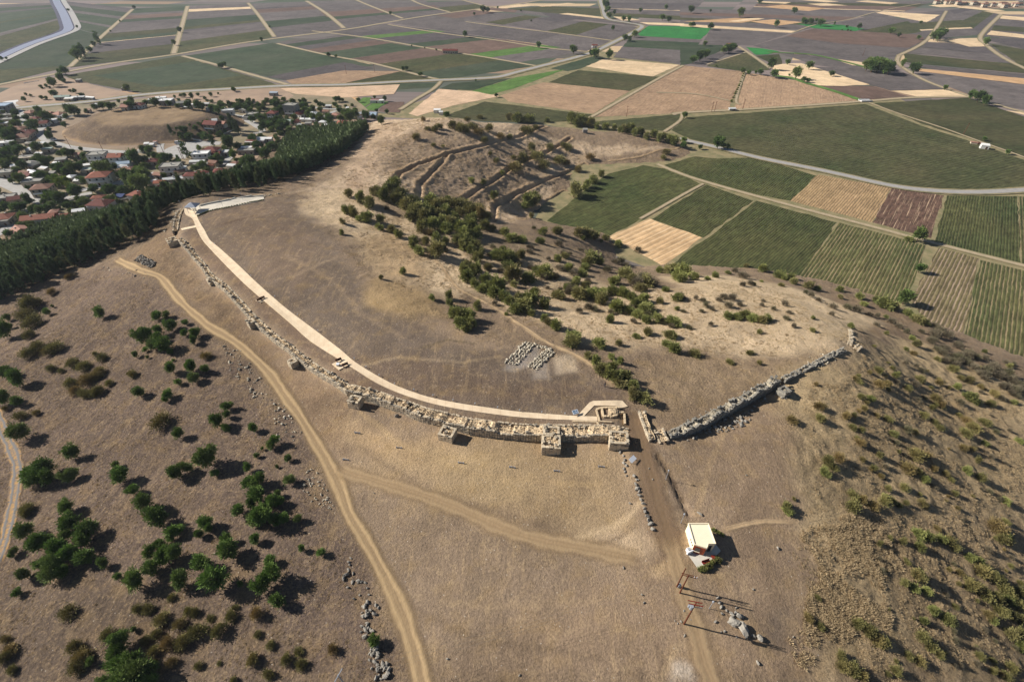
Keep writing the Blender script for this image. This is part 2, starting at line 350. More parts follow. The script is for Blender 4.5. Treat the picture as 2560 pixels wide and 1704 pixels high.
def ribbon(name, C, wd, m, zf, n_across=1, kind='structure', uvm=False, closed=False):
    V = []; F = []; U = []; acc = 0; nA = n_across
    for i, p in enumerate(C):
        a = C[max(i-1, 0)]; b = C[min(i+1, len(C)-1)]; d = Vector((b[0]-a[0], b[1]-a[1])).normalized(); nn = Vector((-d.y, d.x))
        w = wd(i/(len(C)-1)) if callable(wd) else wd
        if i: acc += math.hypot(p[0]-C[i-1][0], p[1]-C[i-1][1])
        for j in range(nA+1):
            u = j/nA-.5; x = p[0]+nn.x*w*u; y = p[1]+nn.y*w*u; V.append((x, y, zf(x, y))); U.append((u+.5, acc))
    for i in range(len(C)-1):
        for j in range(nA): q = i*(nA+1)+j; F.append((q, q+1, q+nA+2, q+nA+1))
    o = sheet(name, V, F, U, m, kind); tl_ = acc
    a_ = o.data.attributes.new('tend', 'FLOAT', 'POINT'); a_.data.foreach_set('value', [max(0, 1-min(u[1], tl_-u[1])/3.0) for u in U]); return o
def road(k, s, w, m=None, name='farm_track', verge=None, sm=4, z=None):
    if name == 'farm_track': w *= .72; verge = verge and verge*.8
    P = [tuple(at(x, y, 0)) for x, y in T(k, s)] if isinstance(s, str) else s
    C = catmull(P, sm) if len(P) > 2 else P
    i = level('road'); z = z or (.30+.004*(i % 50))
    if verge: ribbon('verge', C, verge, M_VERGE, lambda x, y: z-.06)
    return ribbon(name, C, w, m or M_LANE, lambda x, y: z)

# the wide plain: a patchwork of distant plots wherever no single field is traced
def plain_ground():
    k = NT('plain_soil', .95, .1); ob = k.coord(); m1 = k.mapn(ob, (1/150, 1/42, 1), (0, 0, R(8)))
    fl = k.n('VectorMath', operation='FLOOR'); k.l(m1, fl.inputs[0]); wn_ = k.n('TexWhiteNoise'); k.l(fl.outputs[0], wn_.inputs['Vector'])
    cr = k.n('ValToRGB'); cr.color_ramp.interpolation = 'CONSTANT'; e = cr.color_ramp.elements
    cols = [(0, (124, 112, 106)), (.2, (92, 96, 84)), (.36, (134, 120, 114)), (.52, (98, 92, 84)), (.62, (150, 126, 104)), (.7, (112, 104, 98)), (.86, (196, 170, 134)), (.92, (80, 88, 70))]
    e[0].position = 0; e[0].color = (*lin(cols[0][1]), 1); e[1].position = cols[1][0]; e[1].color = (*lin(cols[1][1]), 1)
    for p, c in cols[2:]: q = e.new(p); q.color = (*lin(c), 1)
    k.l(wn_.outputs['Value'], cr.inputs[0]); c = k.gain(cr.outputs[0], k.rng(k.noise(k.mapn(ob, (.02, .15, 1)), 1, 4), .3, .7, .9, 1.1))
    m = k.out(c); n = 24; L = 7000.0; V = []; F = []
    for j in range(n+1):
        for i in range(n+1): V.append((-L+2*L*i/n, -900+(L+900)*j/n, 0))
    for j in range(n):
        for i in range(n): q = j*(n+1)+i; F.append((q, q+1, q+n+2, q+n+1))
    return sheet('plain', V, F, [(0, 0)]*len(V), m)
plain_ground()
# ---------------------------------------------------------------- the fields of the plain, traced one by one
field('P', '1330,560 1460,330 1300,300 1100,300 900,290 1020,262 1240,197 1370,164 1500,128 1640,150 1710,165 2230,240 2700,430 2900,900 2560,1000 2300,860 1700,700', M_VERGE, name='field_margin', z=.03)
field('W', '1258,508 1330,450 1400,400 1480,380 1545,390 1612,424 1495,492 1400,545 1340,535', 'green', ((1300, 500), (1545, 400)))
field('W', '1528,380 1600,360 1650,365 1740,362 1880,405 1818,462 1700,440 1600,412', 'green', ((1700, 440), (1790, 372)))
field('W', '1818,462 1882,402 2052,433 2005,512', 'tan2', ((1818, 462), (1882, 402)))
field('W', '2007,512 2053,432 2172,450 2142,548', 'plough', ((2007, 512), (2053, 432)))
field('W', '2150,555 2178,450 2340,452 2348,605', 'green', ((2150, 555), (2178, 450)))
field('W', '2342,452 2440,455 2440,628 2350,605', 'green2', ((2345, 605), (2340, 452)))
field('W', '1500,505 1625,425 1732,462 1618,547', 'green', ((1502, 505), (1625, 425)))
field('W', '1400,545 1495,503 1615,547 1525,612', 'cut', ((1400, 545), (1495, 503)))
field('W', '1540,612 1740,462 1925,512 1840,635 1700,618', 'green', ((1545, 605), (1740, 462)))
field('W', '1838,635 1930,512 2130,565 2085,700 1980,680', 'green2', ((1850, 620), (1930, 512)))
field('W', '2095,690 2160,570 2252,595 2215,780 2130,740', 'mauverow', ((2115, 660), (2165, 570)))
field('W', '2215,780 2255,598 2440,645 2440,870', 'green2', ((2217, 770), (2255, 598)))
field('W', '1545,300 1580,270 1990,240 2120,290 2230,325 2356,368 2440,400 2440,428 2250,437 2050,427 1850,387 1650,337 1590,322', 'olive', ((1600, 330), (1990, 262)))
field('W', '2010,238 2230,225 2300,250 2440,295 2440,392 2240,322 2120,285', 'olive', ((2100, 282), (2340, 280)))
field('W', '1355,282 1570,262 1540,302 1430,296', 'olive', ((1400, 290), (1550, 270)))
field('W', '1562,150 1712,165 1675,255 1365,270', 'tan', ((1365, 270), (1560, 150)))
field('W', '1718,168 1860,190 2000,235 1690,252', 'tan', ((1690, 252), (1718, 168)))
field('W', '1340,152 1388,135 1562,150 1500,178', 'straw', ((1400, 160), (1562, 150)))
field('W', '1262,190 1330,162 1525,178 1448,210', 'olive', ((1262, 190), (1448, 210)))
field('W', '1150,220 1250,190 1448,210 1365,262 1170,234', 'tan', ((1170, 232), (1365, 262)))
field('W', '1020,268 1115,234 1370,265 1360,277 1260,282 1120,280', 'olive', ((1115, 234), (1370, 265)))
field('W', '1085,210 1190,178 1300,160 1180,205 1130,218', 'lime', ((1085, 210), (1300, 160)))
field('W', '940,262 1010,205 1100,212 1150,222 1040,244 960,268', 'pale', ((960, 240), (1100, 215)))
field('W', '1010,205 1040,192 1180,180 1090,208', 'grgreen', ((1010, 205), (1180, 180)))
# between farm roads, left half
strips('A0', '0,30 0,385 440,190 380,20', [('mauve', 1.2), ('grgreen', 1), ('dark', .5), ('grgreen', 2.2), ('olive', .3), ('grgreen', 2), ('mauve', .6), ('olive', 3)])
strips('A0', '-300,25 -300,400 0,385 0,30', [('mauve', 1.2), ('grgreen', 1), ('dark', .5), ('grgreen', 2.2), ('olive', .3), ('grgreen', 2), ('mauve', .6), ('olive', 3)])
strips('A0', '440,10 560,205 705,245 915,60', [('dark', .5), ('mauve', .7), ('grgreen', 1.2), ('mauve', .6), ('grgreen', 1.6), ('mauve', .4), ('grgreen', 1.5)])
field('A0', '550,208 705,248 478,460 300,500 0,575 -300,650 -300,500 0,410', 'grgreen', ((0, 480), (560, 360)))
field('A0', '-300,560 0,478 460,452 440,470 0,565 -300,640', 'olive', ((0, 480), (460, 452)))
strips('A0', '915,60 482,465 1180,372 1283,45', [('grgreen', 1.2), ('mauve', .5), ('brown', .8), ('grgreen', .6), ('mauve', 1.2), ('mauve', .7), ('olive', .8), ('grgreen', .5), ('straw', .06), ('dark', 1.3), ('olive', 1.4)])
strips('A0', '1290,40 1205,370 1882,255 1712,28', [('mauve', .8), ('straw', .5), ('mauve', .5), ('mauve', .9), ('grgreen', 1.1), ('olive', .4), ('dark', .2), ('mauve', 1.2), ('olive', 1.2)])
strips('A0', '1720,28 1890,255 2350,190 2110,12', [('mauve', .8), ('dark', .25), ('brown', .6), ('mauve', 1.2), ('grgreen', .8), ('mauve', 1)])
field('A0', '430,520 1230,385 1500,460 1830,560 1960,600 980,640 560,560', 'olive', ((430, 520), (1230, 385)))
field('A0', '640,520 1350,420 1650,520 1100,600', 'grgreen', ((640, 520), (1350, 420)), z=.24)
field('A0', '1270,385 1870,295 2356,400 2560,450 2356,480 1830,525 1500,450', 'grgreen', ((1270, 385), (1870, 295)))
field('A0', '1830,528 2356,428 2560,470 2356,500 1960,552', 'dark', ((1830, 525), (2356, 428)), z=.25)
field('A0', '1960,552 2356,485 2750,490 2356,573 2020,590', 'tan', ((1960, 552), (2356, 485)), z=.26)
field('A1', '0,552 400,488 640,545 300,565 0,576', 'olive', ((0, 552), (400, 488)))
field('A0', '1960,605 2356,588 2800,572 3030,570 2980,600 2356,640 2000,652', 'grgreen', ((1960, 605), (2900, 575)))
strips('A1', '0,240 1345,452 715,546 -430,300', [('mauve', .5), ('grgreen', .9), ('dark', 1.0), ('brown', 1.2), ('grgreen', 2.0), ('brown', 1.8), ('olive', 2.4), ('grgreen', 1.7)])
strips('A1', '-200,205 1210,430 1700,352 330,165', [('mauve', 1.3), ('dark', .8), ('lime', .6), ('dark', 1.4), ('grgreen', .7), ('brown', 1.6), ('lime', .7), ('mauve', .9)])
strips('A1', '340,160 1690,350 1865,282 620,110', [('mauve', 1), ('mauve', 1.5), ('dark', .8), ('mauve', 1.2), ('mauve', 1.4)])
strips('A1', '630,105 1860,275 2060,190 920,70', [('brown', .8), ('mauve', .9), ('olive', .5), ('mauve', 1.2), ('olive', .7), ('mauve', .8)])
strips('A1', '940,62 2050,180 1820,130 1030,52', [('brown', 1), ('mauve', .8), ('dark', 1), ('mauve', 1)])
strips('A1', '-235,8 18,200 760,95 560,-5', [('mauve', 1), ('mauve', 1.2), ('brown', .8), ('grgreen', .4), ('mauve', 1.2)])
strips('A1', '560,20 770,92 1010,52 870,5', [('mauve', 1), ('olive', 1)])
field('A1', '1030,50 1210,28 1340,40 1080,62', 'straw')
field('A1', '1340,40 1560,22 1610,26 1400,50', 'straw')
field('A1', '1100,65 1420,45 1800,60 1810,110 1500,95 1220,75', 'olive')
field('A1', '1350,130 1520,105 1690,122 1490,155', 'dark', z=.27)
field('A1', '1500,98 1560,92 1810,120 1810,132', 'straw', z=.27)
field('A1', '1870,115 1960,118 2060,140 1930,142', 'straw')
strips('A1', '1840,0 1840,110 2356,140 2500,0', [('mauve', 1), ('dark', .4), ('mauve', 1.2), ('straw', .12), ('mauve', 1), ('olive', .7)])
field('A1', '2050,155 2356,163 2356,180 2110,170', 'straw', z=.27)
field('A1', '2042,235 2110,178 2560,185 2470,272 2060,248', 'bright')
strips('A1', '1990,258 1870,395 2325,440 2480,275', [('mauve', .6), ('grgreen', 1.6), ('mauve', 1.2), ('mauve', 1)])
field('A1', '1440,470 1740,385 1825,398 1650,470 1560,490', 'grgreen')
# right half, up to the far edge
field('A2', '0,165 810,215 770,228 0,182', 'straw', z=.26)
field('A2', '210,198 745,232 500,312 150,305', 'mauve')
field('A2', '900,200 1640,240 1680,275 1480,380 1490,440 1260,460 1100,440 860,370 560,330 500,316', 'mauve', ((560, 330), (1480, 350)))
field('A2', '900,200 1640,240 1680,275 1560,330 1100,300 730,250', 'brown', ((560, 330), (1480, 350)), z=.23)
field('A2', '800,165 1100,172 1265,200 1200,215 920,196', 'bright', z=.26)
strips('A2', '0,60 0,160 850,205 1330,90', [('mauve', 1), ('brown', .7), ('mauve', .6), ('olive', .5), ('mauve', .7)])
strips('A2', '560,0 480,70 1440,110 1750,10', [('mauve', .7), ('olive', .6), ('brown', .8), ('straw', .12), ('mauve', .8)])
field('A2', '20,150 380,125 570,132 420,160', 'orange', z=.26); field('A2', '480,150 640,135 840,155 670,178', 'orange', z=.265)
field('A2', '330,148 500,125 580,130 400,152', 'straw', z=.262)
field('A2', '560,50 700,35 1000,60 880,78', 'orange', z=.262); field('A2', '870,28 1000,25 1150,40 960,42', 'straw', z=.262)
field('A2', '1200,12 1280,5 1500,22 1440,32', 'straw', z=.262); field('A2', '800,0 960,0 1090,12 1000,18', 'straw', z=.262); field('A2', '520,10 760,18 720,28 540,18', 'straw', z=.262)
field('A2', '1390,80 1780,105 1690,155 1500,120 1340,90', 'straw', z=.262)
strips('A2', '860,210 1700,270 2050,240 1350,100', [('mauve', 1), ('olive', 1), ('mauve', .8)])
strips('A2', '1500,100 1700,250 2070,240 1840,70', [('mauve', 1), ('mauve', .5), ('olive', .9), ('straw', .16), ('mauve', .7)])
field('A2', '1700,272 2050,262 2110,320 1980,322 1900,300 1700,290', 'straw', z=.26)
field('A2', '1690,285 1900,302 2100,325 2170,375 1660,325', 'dark', z=.255)
field('A2', '1640,330 2180,375 2300,440 1570,360', 'mauve', z=.256)
field('A2', '1530,368 2300,442 2420,510 1550,430', 'olive', z=.257)
field('A2', '1540,435 2356,510 2700,540 2700,560 2356,540 1610,460', 'mauve', z=.258)
field('A2', '1620,470 2356,540 2700,565 2700,605 2356,580 1640,490', 'orange', ((1620, 470), (2356, 540)), z=.259)
field('A2', '1640,492 2356,582 2700,610 2700,760 2356,750 2220,735 1850,600 1700,540', 'mauve', ((1640, 500), (2356, 590)))
field('A2', '2060,250 2210,100 2356,120 2600,140 2600,290', 'mauve'); field('A2', '2100,240 2130,212 2356,240 2600,255 2600,285', 'straw', z=.262)
field('A2', '2200,108 2356,120 2600,135 2600,165 2190,130', 'straw', z=.262); field('A2', '2150,175 2356,190 2600,200 2600,235 2130,210', 'olive', z=.262)
field('A2', '2110,320 2080,260 2356,270 2600,290 2600,400 2356,340 2120,280', 'dark'); field('A2', '2120,300 2356,340 2600,400 2600,560 2356,470', 'olive')
field('A2', '1700,40 1860,28 1930,48 1780,52', 'straw', z=.262); field('A2', '1880,52 1960,45 2230,75 2150,80', 'straw', z=.262)
strips('A2', '1840,70 2060,240 2200,100 1960,60', [('dark', 1), ('mauve', 1.4), ('olive', 1.5), ('dark', 1)])
field('A2', '2230,760 2356,770 2600,800 2600,840 2400,800', 'straw', z=.262)
field('A2', '400,330 170,450 60,440 200,380', 'dark'); field('A2', '450,360 180,455 430,490 620,480', 'olive', ((180, 455), (450, 360)))
field('A2', '0,305 290,310 310,340 60,440 0,450', 'grgreen'); field('A2', '450,325 570,335 680,355 600,375 520,378', 'bright', z=.26)
field('A2', '520,385 680,372 700,440 640,445', 'olive')
field('A2', '630,455 700,440 830,435 1300,582 1100,592 900,585 760,540 650,520', 'straw', ((700, 500), (1300, 582)), z=.262)
field('A2', '690,370 860,375 1240,455 1250,465 1080,470 900,440', 'mauve'); field('A2', '1050,405 1260,430 1260,452 1180,450', 'straw', z=.262)
field('A2', '920,460 1480,480 1640,545 1830,608 1440,622 1300,582 1000,490', 'dark', ((1000, 480), (1640, 560)))
field('A2', '900,468 1450,470 1640,540 1840,612 1450,622', 'mauve', ((1000, 480), (1640, 560)), z=.245)
field('A2', '1450,625 1850,615 1980,665 1640,668', 'straw', z=.262)
field('A2', '950,590 1310,588 1580,665 1270,690', 'brown', ((1000, 600), (1300, 690)))
# village edge plots
field('V3', '560,370 640,290 930,290 760,370 580,400', 'dark', z=.262); field('V3', '760,375 1000,290 1110,295 880,395', 'tan', z=.262)
field('V3', '880,400 1080,305 1230,310 960,420', 'lime', z=.265); field('V3', '1010,445 1250,315 1390,320 1070,455', 'straw', z=.263)
field('V3', '1380,475 1640,315 1750,320 1740,370 1520,485', 'orange', z=.264); field('V3', '1600,470 1820,320 1930,320 1940,395 1760,500', 'lime', z=.265)
field('V3', '1790,505 1960,395 2190,380 1990,515', 'lime', z=.266); field('V3', '2050,500 2200,390 2420,385 2356,540 2050,540', 'brown', z=.264)
field('V1', '1640,345 2060,260 2600,330 2500,370 1830,435', 'orange', z=.264)
# ---------------------------------------------------------------- roads, canal, tracks of the plain
R_ASPH = 'W'
road('W', '1570,318 1583,325 1650,340 1750,365 1900,395 2050,428 2150,440 2250,443 2356,438 2500,428', 5.5, M_ASPH, 'road', 9.0, z=.5)
road('P', '30,276 55,270 219,255.5 347,239 456,230 584,222.6 730,215 860,213 996,205.5 1105,201 1233,195 1288,182.5 1361,164 1434,146 1489,128 1543,102 1580,84 1605,66 1565,57 1518,47.5 1507,22 1500,0 1494,-40', 6.5, M_ASPH, 'road', 13, z=.52)
road('W', '1512,378 1600,412 1800,468 2000,520 2150,560 2356,612 2480,645', 3.6, None, 'farm_track', 6.0)
for s, w in (('-80,232 0,212 146,184 292,157 438,137 620,106 860,75 960,58 1069,40 1178,25.5 1288,11 1361,0 1440,-14', 7), ('456,140.5 547,164 657,195 730,215', 5), ('693,109.5 803,135 860,146 923,157 996,175 1054,190 1105,201', 5),
             ('780,78 850,86 941,98.5 1087,124 1215,144 1343,166', 5), ('970,62 1105,84 1233,100 1361,120 1470,130', 5), ('1164,55 1270,69 1397,84 1529,102', 5), ('175,168 255.5,91 332,24', 6), ('434,135 453,73 469,16', 7), ('686,93 642,33 620,8', 6),
             ('860,71 814,33 766,3', 7), ('1007,47 960,29 905,7 880,-5', 6), ('1124,31 1051,11 1020,-5', 6), ('1222,18 1167,4 1130,-8', 6), ('1846,117 1890,146 1926,171.5', 5), ('1690,288 1700,283 1864,274 2010,264.6 2163,253.7 2284,244.5 2430,243', 5),
             ('2247,140 2246,160 2302,197 2375,226 2430,243 2517,270 2600,290', 5), ('2247,139 2320,98 2366,28', 5), ('2503,36 2452,89 2466,113 2503,142 2560,171 2640,205', 6), ('2171,257 2247,285 2357,321 2448,354 2560,394 2650,430', 2.5),
             ('1640,232 1740,236 1830,254', 2.5), ('1767,162 1863,132', 3), ('1978,84 2040,62 2120,50 2200,28 2300,10', 3), ('1466,300 1510,275 1580,235 1650,195 1708,164', 4), ('1850,262 1840,250 1858,190 1866,180', 3), ('1705,283 1700,302 1660,330', 3), ('1600,548 1627,533 1710,486 1758,460', 2.2)):
    road('P', s, w, None, 'farm_track', w*1.5)
road('P', '1105,201 1085,222 1045,246 1020,262 1000,275', 4, None, 'farm_track', 7)
# green drainage ditch from the copse to the little bridge
road('A2', '600,360 860,372 1000,395 1240,455 1260,462', 6, FM['lime'], 'ditch_verge'); road('A2', '640,520 760,535 860,570 1050,625 1240,690', 7, FM['lime'], 'ditch_verge')
# canal with its dark bank and pale service road
cn = [tuple(at(x, y, 0)) for x, y in ((-90, 185), (0, 143), (73, 111), (146, 86), (170, 74), (168, 58), (156, 30), (143, 8), (134, -14), (120, -40))]; cc = catmull(cn, 6)
M_CANAL = plain_mat('canal_concrete_water', (150, 150, 164), .35, .05, .1, .5, tint=False)
M_BANK = plain_mat('dark_canal_bank', (78, 76, 92), .95, .15, .1, tint=False)
ribbon('canal_bank', cc, 24, M_BANK, lambda x, y: .33); ribbon('canal', [(a+5*0, b, c) for a, b, c in cc], 13, M_CANAL, lambda x, y: .37)
off = []
for i, p in enumerate(cc):
    a = cc[max(i-1, 0)]; b = cc[min(i+1, len(cc)-1)]; d = Vector((b[0]-a[0], b[1]-a[1])).normalized(); off.append((p[0]+d.y*13, p[1]-d.x*13, 0))
ribbon('canal_road', off, 9, M_STREET, lambda x, y: .41)
# ground of the village and its streets
M_VG = road_mat('village_earth', (150, 132, 106), (120, 112, 86), .06); M_EARTH = road_mat('bare_earth', (168, 142, 118), (148, 126, 106), .05); M_MUD = road_mat('trodden_mound_foot', (152, 130, 106), (130, 112, 92), .06)
def flat(name, k, s, m, z): return field(k, s, m, name=name, z=z)
flat('village_ground', 'P', '-260,620 -260,300 0,250 219,262 456,236 730,222 850,225 905,262 930,285 880,300 780,360 700,430 560,500 300,560 60,640', M_VG, .28)
flat('bare_ground', 'V1', '1050,845 1360,740 1700,600 2700,560 3300,660 3900,760 4300,1000 4000,1180 3000,1400 1600,1330 900,1180 800,1060 830,940', M_MUD, .287)
flat('bare_ground', 'P', '-60,262 40,214 150,192 230,212 347,239 219,255 60,270 0,285', M_EARTH, .285)
flat('bare_ground', 'P', '360,242 456,233 584,226 700,220 735,240 700,262 560,258 420,250', M_EARTH, .285)
flat('bare_ground', 'P', '690,221 860,218 1000,212 985,236 860,245 740,236', FM['pale'], .283)
flat('bare_ground', 'P', '560,385 700,330 860,290 900,300 800,345 700,400 640,420', M_EARTH, .286)
flat('concrete_yard', 'V1', '50,490 130,470 330,445 345,470 290,490 310,560 80,570', M_YARD, .31)
ST = [('V1', '150,520 260,560 330,640 390,720 430,830 380,900', 7), ('V1', '1360,735 1200,780 1050,845 900,895 800,950 730,1010 740,1080 800,1150 880,1190', 6), ('V4', '720,40 800,110 880,180 1050,225 1250,280 1450,310 1700,335 1950,360 2356,385 2560,395', 6),
      ('V4', '-200,850 0,925 200,1000 560,1178 800,1310', 8), ('V6', '-150,960 0,920 130,820 300,745', 6), ('V6', '150,600 420,510 700,440 1100,300 1700,170', 5), ('V5', '600,305 600,200 690,110 830,85', 5),
      ('V4', '1480,1090 1880,1010 2100,960 2400,880 2600,850', 6), ('V2', '1360,600 1500,645 1650,670 2000,715 2200,755 2356,840 2560,960', 5), ('V3', '0,605 120,650 240,730 310,790 330,830 200,850', 5), ('V5', '1480,500 1560,440 1650,350 1630,310', 5), ('V5', '1200,690 900,700 700,640 400,620 0,790', 4),
      ('V3', '1100,470 1300,490 1560,500', 4), ('V3', '1230,610 1340,550 1420,520', 4), ('V5', '560,960 900,860 1180,800 1400,790', 4)]
for k, s, w in ST: road(k, s, w, M_STREET, 'street')
flat('village_square', 'V5', '590,305 720,235 860,190 1000,150 1250,140 1500,150 1470,195 1230,215 1120,300 1040,320 960,400 860,400 720,350', M_STREET, .36)
# ---------------------------------------------------------------- traced lines on the hill (photo pixels -> base terrain)
def gl(k, s): return [gp(*q[:2]) for q in T(k, s)]
def xy(L): return [(p.x, p.y) for p in L]
TR_A = gl('P', '290,646 314,659 350,675 394,688 416,708 438,737 467,767 493,789 522,814 569,840 584,850 620,879 675,934 715,992 752,1043 788,1105 821,1160 850,1220 872,1281 912,1347 952,1420 989,1493 1018,1566 1040,1639 1056,1704 1075,1790')
TR_B = gl('P', '840,1165 870,1182 905,1192 996,1219 1087,1248 1160,1277 1251,1318 1324,1343 1397,1358 1470,1372 1543,1387 1610,1402')
TR_C = gl('P', '1584,1025 1590,1069 1609,1124 1624,1178 1638,1233 1657,1290 1672,1340 1688,1400 1702,1450 1722,1520 1742,1580 1760,1650 1778,1704 1800,1790')
TR_D = gl('P', '-30,1000 0,1054 18,1098 38,1142 44,1178 38,1233 29,1280 20,1320 5,1369 -15,1420')
TR_E = gl('P', '1080,650 1105,668 1142,719 1197,748 1251,778 1306,814 1361,852 1434,886 1489,923 1540,970')
TR_F = gl('P', '1800,1330 1809,1325 1864,1310 1919,1303 1992,1307')
PATH_U = '463,524 464,537 482,548 491,571 505.5,599 529,626 577,676 620.5,718 675,765 730,812 777.5,854 850,900 886.5,923 941,957 996,982 1069,1006 1142,1022 1215,1033 1288,1042 1361,1047.5 1430,1050 1494,1052'
PATH_L = '493,530 493,541 502,560 512,576 525,600 545,617 590,657 635,700 678,739 722,776 778,818 850,873 886.5,904 941,938 996,966 1069,991.5 1142,1007 1215,1018 1288,1028 1361,1034 1430,1039 1492,1041.5'
WALL = gl('P', '457,522 450,537 445,561 441,583 453,602 473,623 485,639 511,668 525.6,690 562,719 591,748 624,785 653,814 686,843 726,872 759,901 803,930 847,956 874,977 928,989 983,1008 1024,1022 1058,1036 1119,1050 1178,1066 1251,1075 1324,1081 1379,1082 1434,1082 1489,1082 1543,1084 1572,1086')
RWALL = gl('P', '1668,1090 1700,1078 1736,1064 1798,1031 1850,1003 1919,964 1940,955')
RWALL2 = gl('P', '1958,948 2028,915 2065,896 2108,878')
WXY = xy(WALL)
# terrace step under the wall, track beds, trenches of the excavated ridge
ds, par = seg_dist(XX, YY, WXY, True)        # left of the line is inside
plen = sum(math.hypot(b[0]-a[0], b[1]-a[1]) for a, b in zip(WXY[:-1], WXY[1:]))
near = smooth(0, 12, par)*(1-smooth(plen-3, plen, par))
if ds[int((120-GY0)/GS), int((0-GX0)/GS)] < 0: ds = -ds
step = np.where(ds > 0, .75*np.exp(-np.maximum(ds-1, 0)/9), -1.15*np.exp(-np.maximum(-ds-1, 0)/7))
step = np.where(np.abs(ds) < 1.4, np.interp(ds, (-1.4, 1.4), (-1.15, .75)), step)
rs_, rpar = seg_dist(XX, YY, xy(RWALL), True)
rstep = -1.8*np.exp(-np.maximum(np.abs(rs_)-1, 0)/6)*smooth(.5, -1.0, rs_)*smooth(0, 10, rpar)*(1-smooth(22, 30, np.abs(rs_)))
Z1 = ZB+step*near+np.where(rs_ < 1, rstep, 0)
def roughness():                       # how tussocky the ground is, 0 mown .. 1 wild
    mown = poly_mask(XX, YY, xy(gl('P', '440,500 660,490 740,500 800,560 860,640 940,720 1020,800 1150,790 1180,840 1400,900 1560,980 1660,1060 1800,1010 1930,960 1960,1100 2040,1300 2020,1500 2060,1690 1060,1700 900,1330 640,860 440,640')), 3)
    return 1-mown
RGH = roughness()
tr = np.minimum.reduce([seg_dist(XX, YY, xy(t))-w for t, w in ((TR_A, 1.6), (TR_B, 2), (TR_C, 3), (TR_D, 1.8))])
pth = seg_dist(XX, YY, xy(gl('P', PATH_U)))
flatm = smooth(0, 2.5, np.minimum(tr, pth-2.5))
ridge = poly_mask(XX, YY, xy(gl('P', '880,300 1160,300 1340,330 1500,365 1430,440 1370,520 1240,560 1120,545 1000,500 930,430')), 4)
right = poly_mask(XX, YY, xy(gl('P', '1990,1000 2150,900 2300,860 2560,1000 2560,1700 2080,1700 2030,1400')), 5)
def fbm(sc, seed, o=4):
    t = 0; a = 1.0
    for i in range(o): t = t+a*vnoise(XX, YY, sc/2**i, seed+i); a *= .55
    return t
N1 = fbm(9, 3); N2 = fbm(2.6, 20, 3); N3 = vnoise(XX, YY, 1.2, 40)
Z1 = Z1+flatm*(N1*.35*(.4+.6*RGH)+N2*(.08+.2*RGH+.14*right+.25*ridge)+N3*(.05+.14*RGH+.1*right))
mound_n = vnoise(XX, YY, 30, 77)*1.2*flatm*(1-np.exp(-np.abs(ds)/20))*(1-np.exp(-np.abs(rs_)/15)); Z1 = Z1+mound_n*.6
TRENCH = ['1047,495 1050,460 1085,425 1120,385 1200,368 1290,345 1330,328 1362,316', '1149,504 1178,486 1233,453 1270,427 1324,398 1390,368 1425,345', '1233,556 1237,515 1288,486 1361,453 1430,428 1462,412', '985,450 1000,432 1040,412 1118,386', '1300,545 1372,505 1412,480']
for i_, s in enumerate(TRENCH):
    d = seg_dist(XX, YY, xy(gl('P', s)))
    Z1 = Z1-(.7 if i_ in (0, 4) else 1.2)*(1-smooth(.45, 1.5, d))+.4*np.exp(-((d-2.5)/1.2)**2)
for s, w, dp in (('1645,1140 1672,1180 1690,1220 1705,1252 1725,1285', .5, .5), ('1370,905 1430,862 1480,850', .01, 0)):
    d = seg_dist(XX, YY, xy(gl('P', s))); Z1 = Z1-dp*(1-smooth(w*.5, w*1.6, d))
HZ[0] = Z1
# village mound
MC = [at(300, 315, 0), at(310, 300, 0)][0]
mA, mB = at(130, 335, 0), at(600, 325, 0); MCX, MCY, MRX, MRY = -0.5*(mA.x+mB.x)*-1, (at(0, 262, 0).y+at(0, 372, 0).y)/2-6, abs(mB.x-mA.x)/2*1.05, (at(0, 262, 0).y-at(0, 372, 0).y)/2*.86
def mound(x, y):
    r = np.hypot((x-MCX)/MRX, (y-MCY)/MRY)
    return 9.5*(1-smooth(.56, .98, r))+1.2*smooth(.75, .1, r)-1.0*smooth(.9, 1.0, r)
MND[0] = lambda x, y: float(mound(x, y)) if abs(x-MCX) < MRX and abs(y-MCY) < MRY else 0.0

# ---------------------------------------------------------------- hill colours: what the ground itself is made of
def C3(c): return np.array(lin(c))
COL = np.empty(XX.shape+(3,)); COL[:] = C3((146, 123, 98))
def paint(px, c, soft=5.0, amt=1.0, warp=6.0, k='P'):
    global COL
    P = xy(gl(k, px)) if isinstance(px, str) else px
    wx = XX+warp*(vnoise(XX, YY, 11, 5)+.5*vnoise(XX, YY, 4, 6)); wy = YY+warp*(vnoise(XX, YY, 11, 8)+.5*vnoise(XX, YY, 4, 9))
    m = (poly_mask(wx, wy, P, soft)*amt)[..., None]; COL = COL*(1-m)+C3(c)*m
paint('-200,900 0,760 250,660 300,680 420,725 560,860 700,1010 780,1120 850,1280 960,1500 1040,1720 -200,1760', (116, 97, 83), 4, 1, 6)       # left slope
paint('300,660 420,560 445,640 640,840 880,1030 860,1150 780,1080 700,960 560,830 420,700', (140, 114, 86), 3)
paint('-200,1400 200,1430 500,1500 700,1600 760,1720 -200,1760', (116, 98, 82), 8)
paint('860,1180 1100,1090 1400,1130 1560,1130 1590,1240 1600,1380 1300,1330 1000,1220', (168, 140, 100), 6, .75)
paint('1100,1120 1380,1150 1370,1230 1250,1270 1130,1210', (192, 162, 116), 7, .7, 9)
paint('880,1040 1000,1090 1100,1110 1090,1180 960,1150 870,1080', (184, 150, 102), 5, .6, 8)
paint('1480,1320 1640,1300 1640,1420 1500,1390', (190, 162, 126), 3, .8)
paint('1590,1420 1650,1400 1700,1430 1690,1470 1610,1470', (134, 112, 88), .8, .9, 1.5)
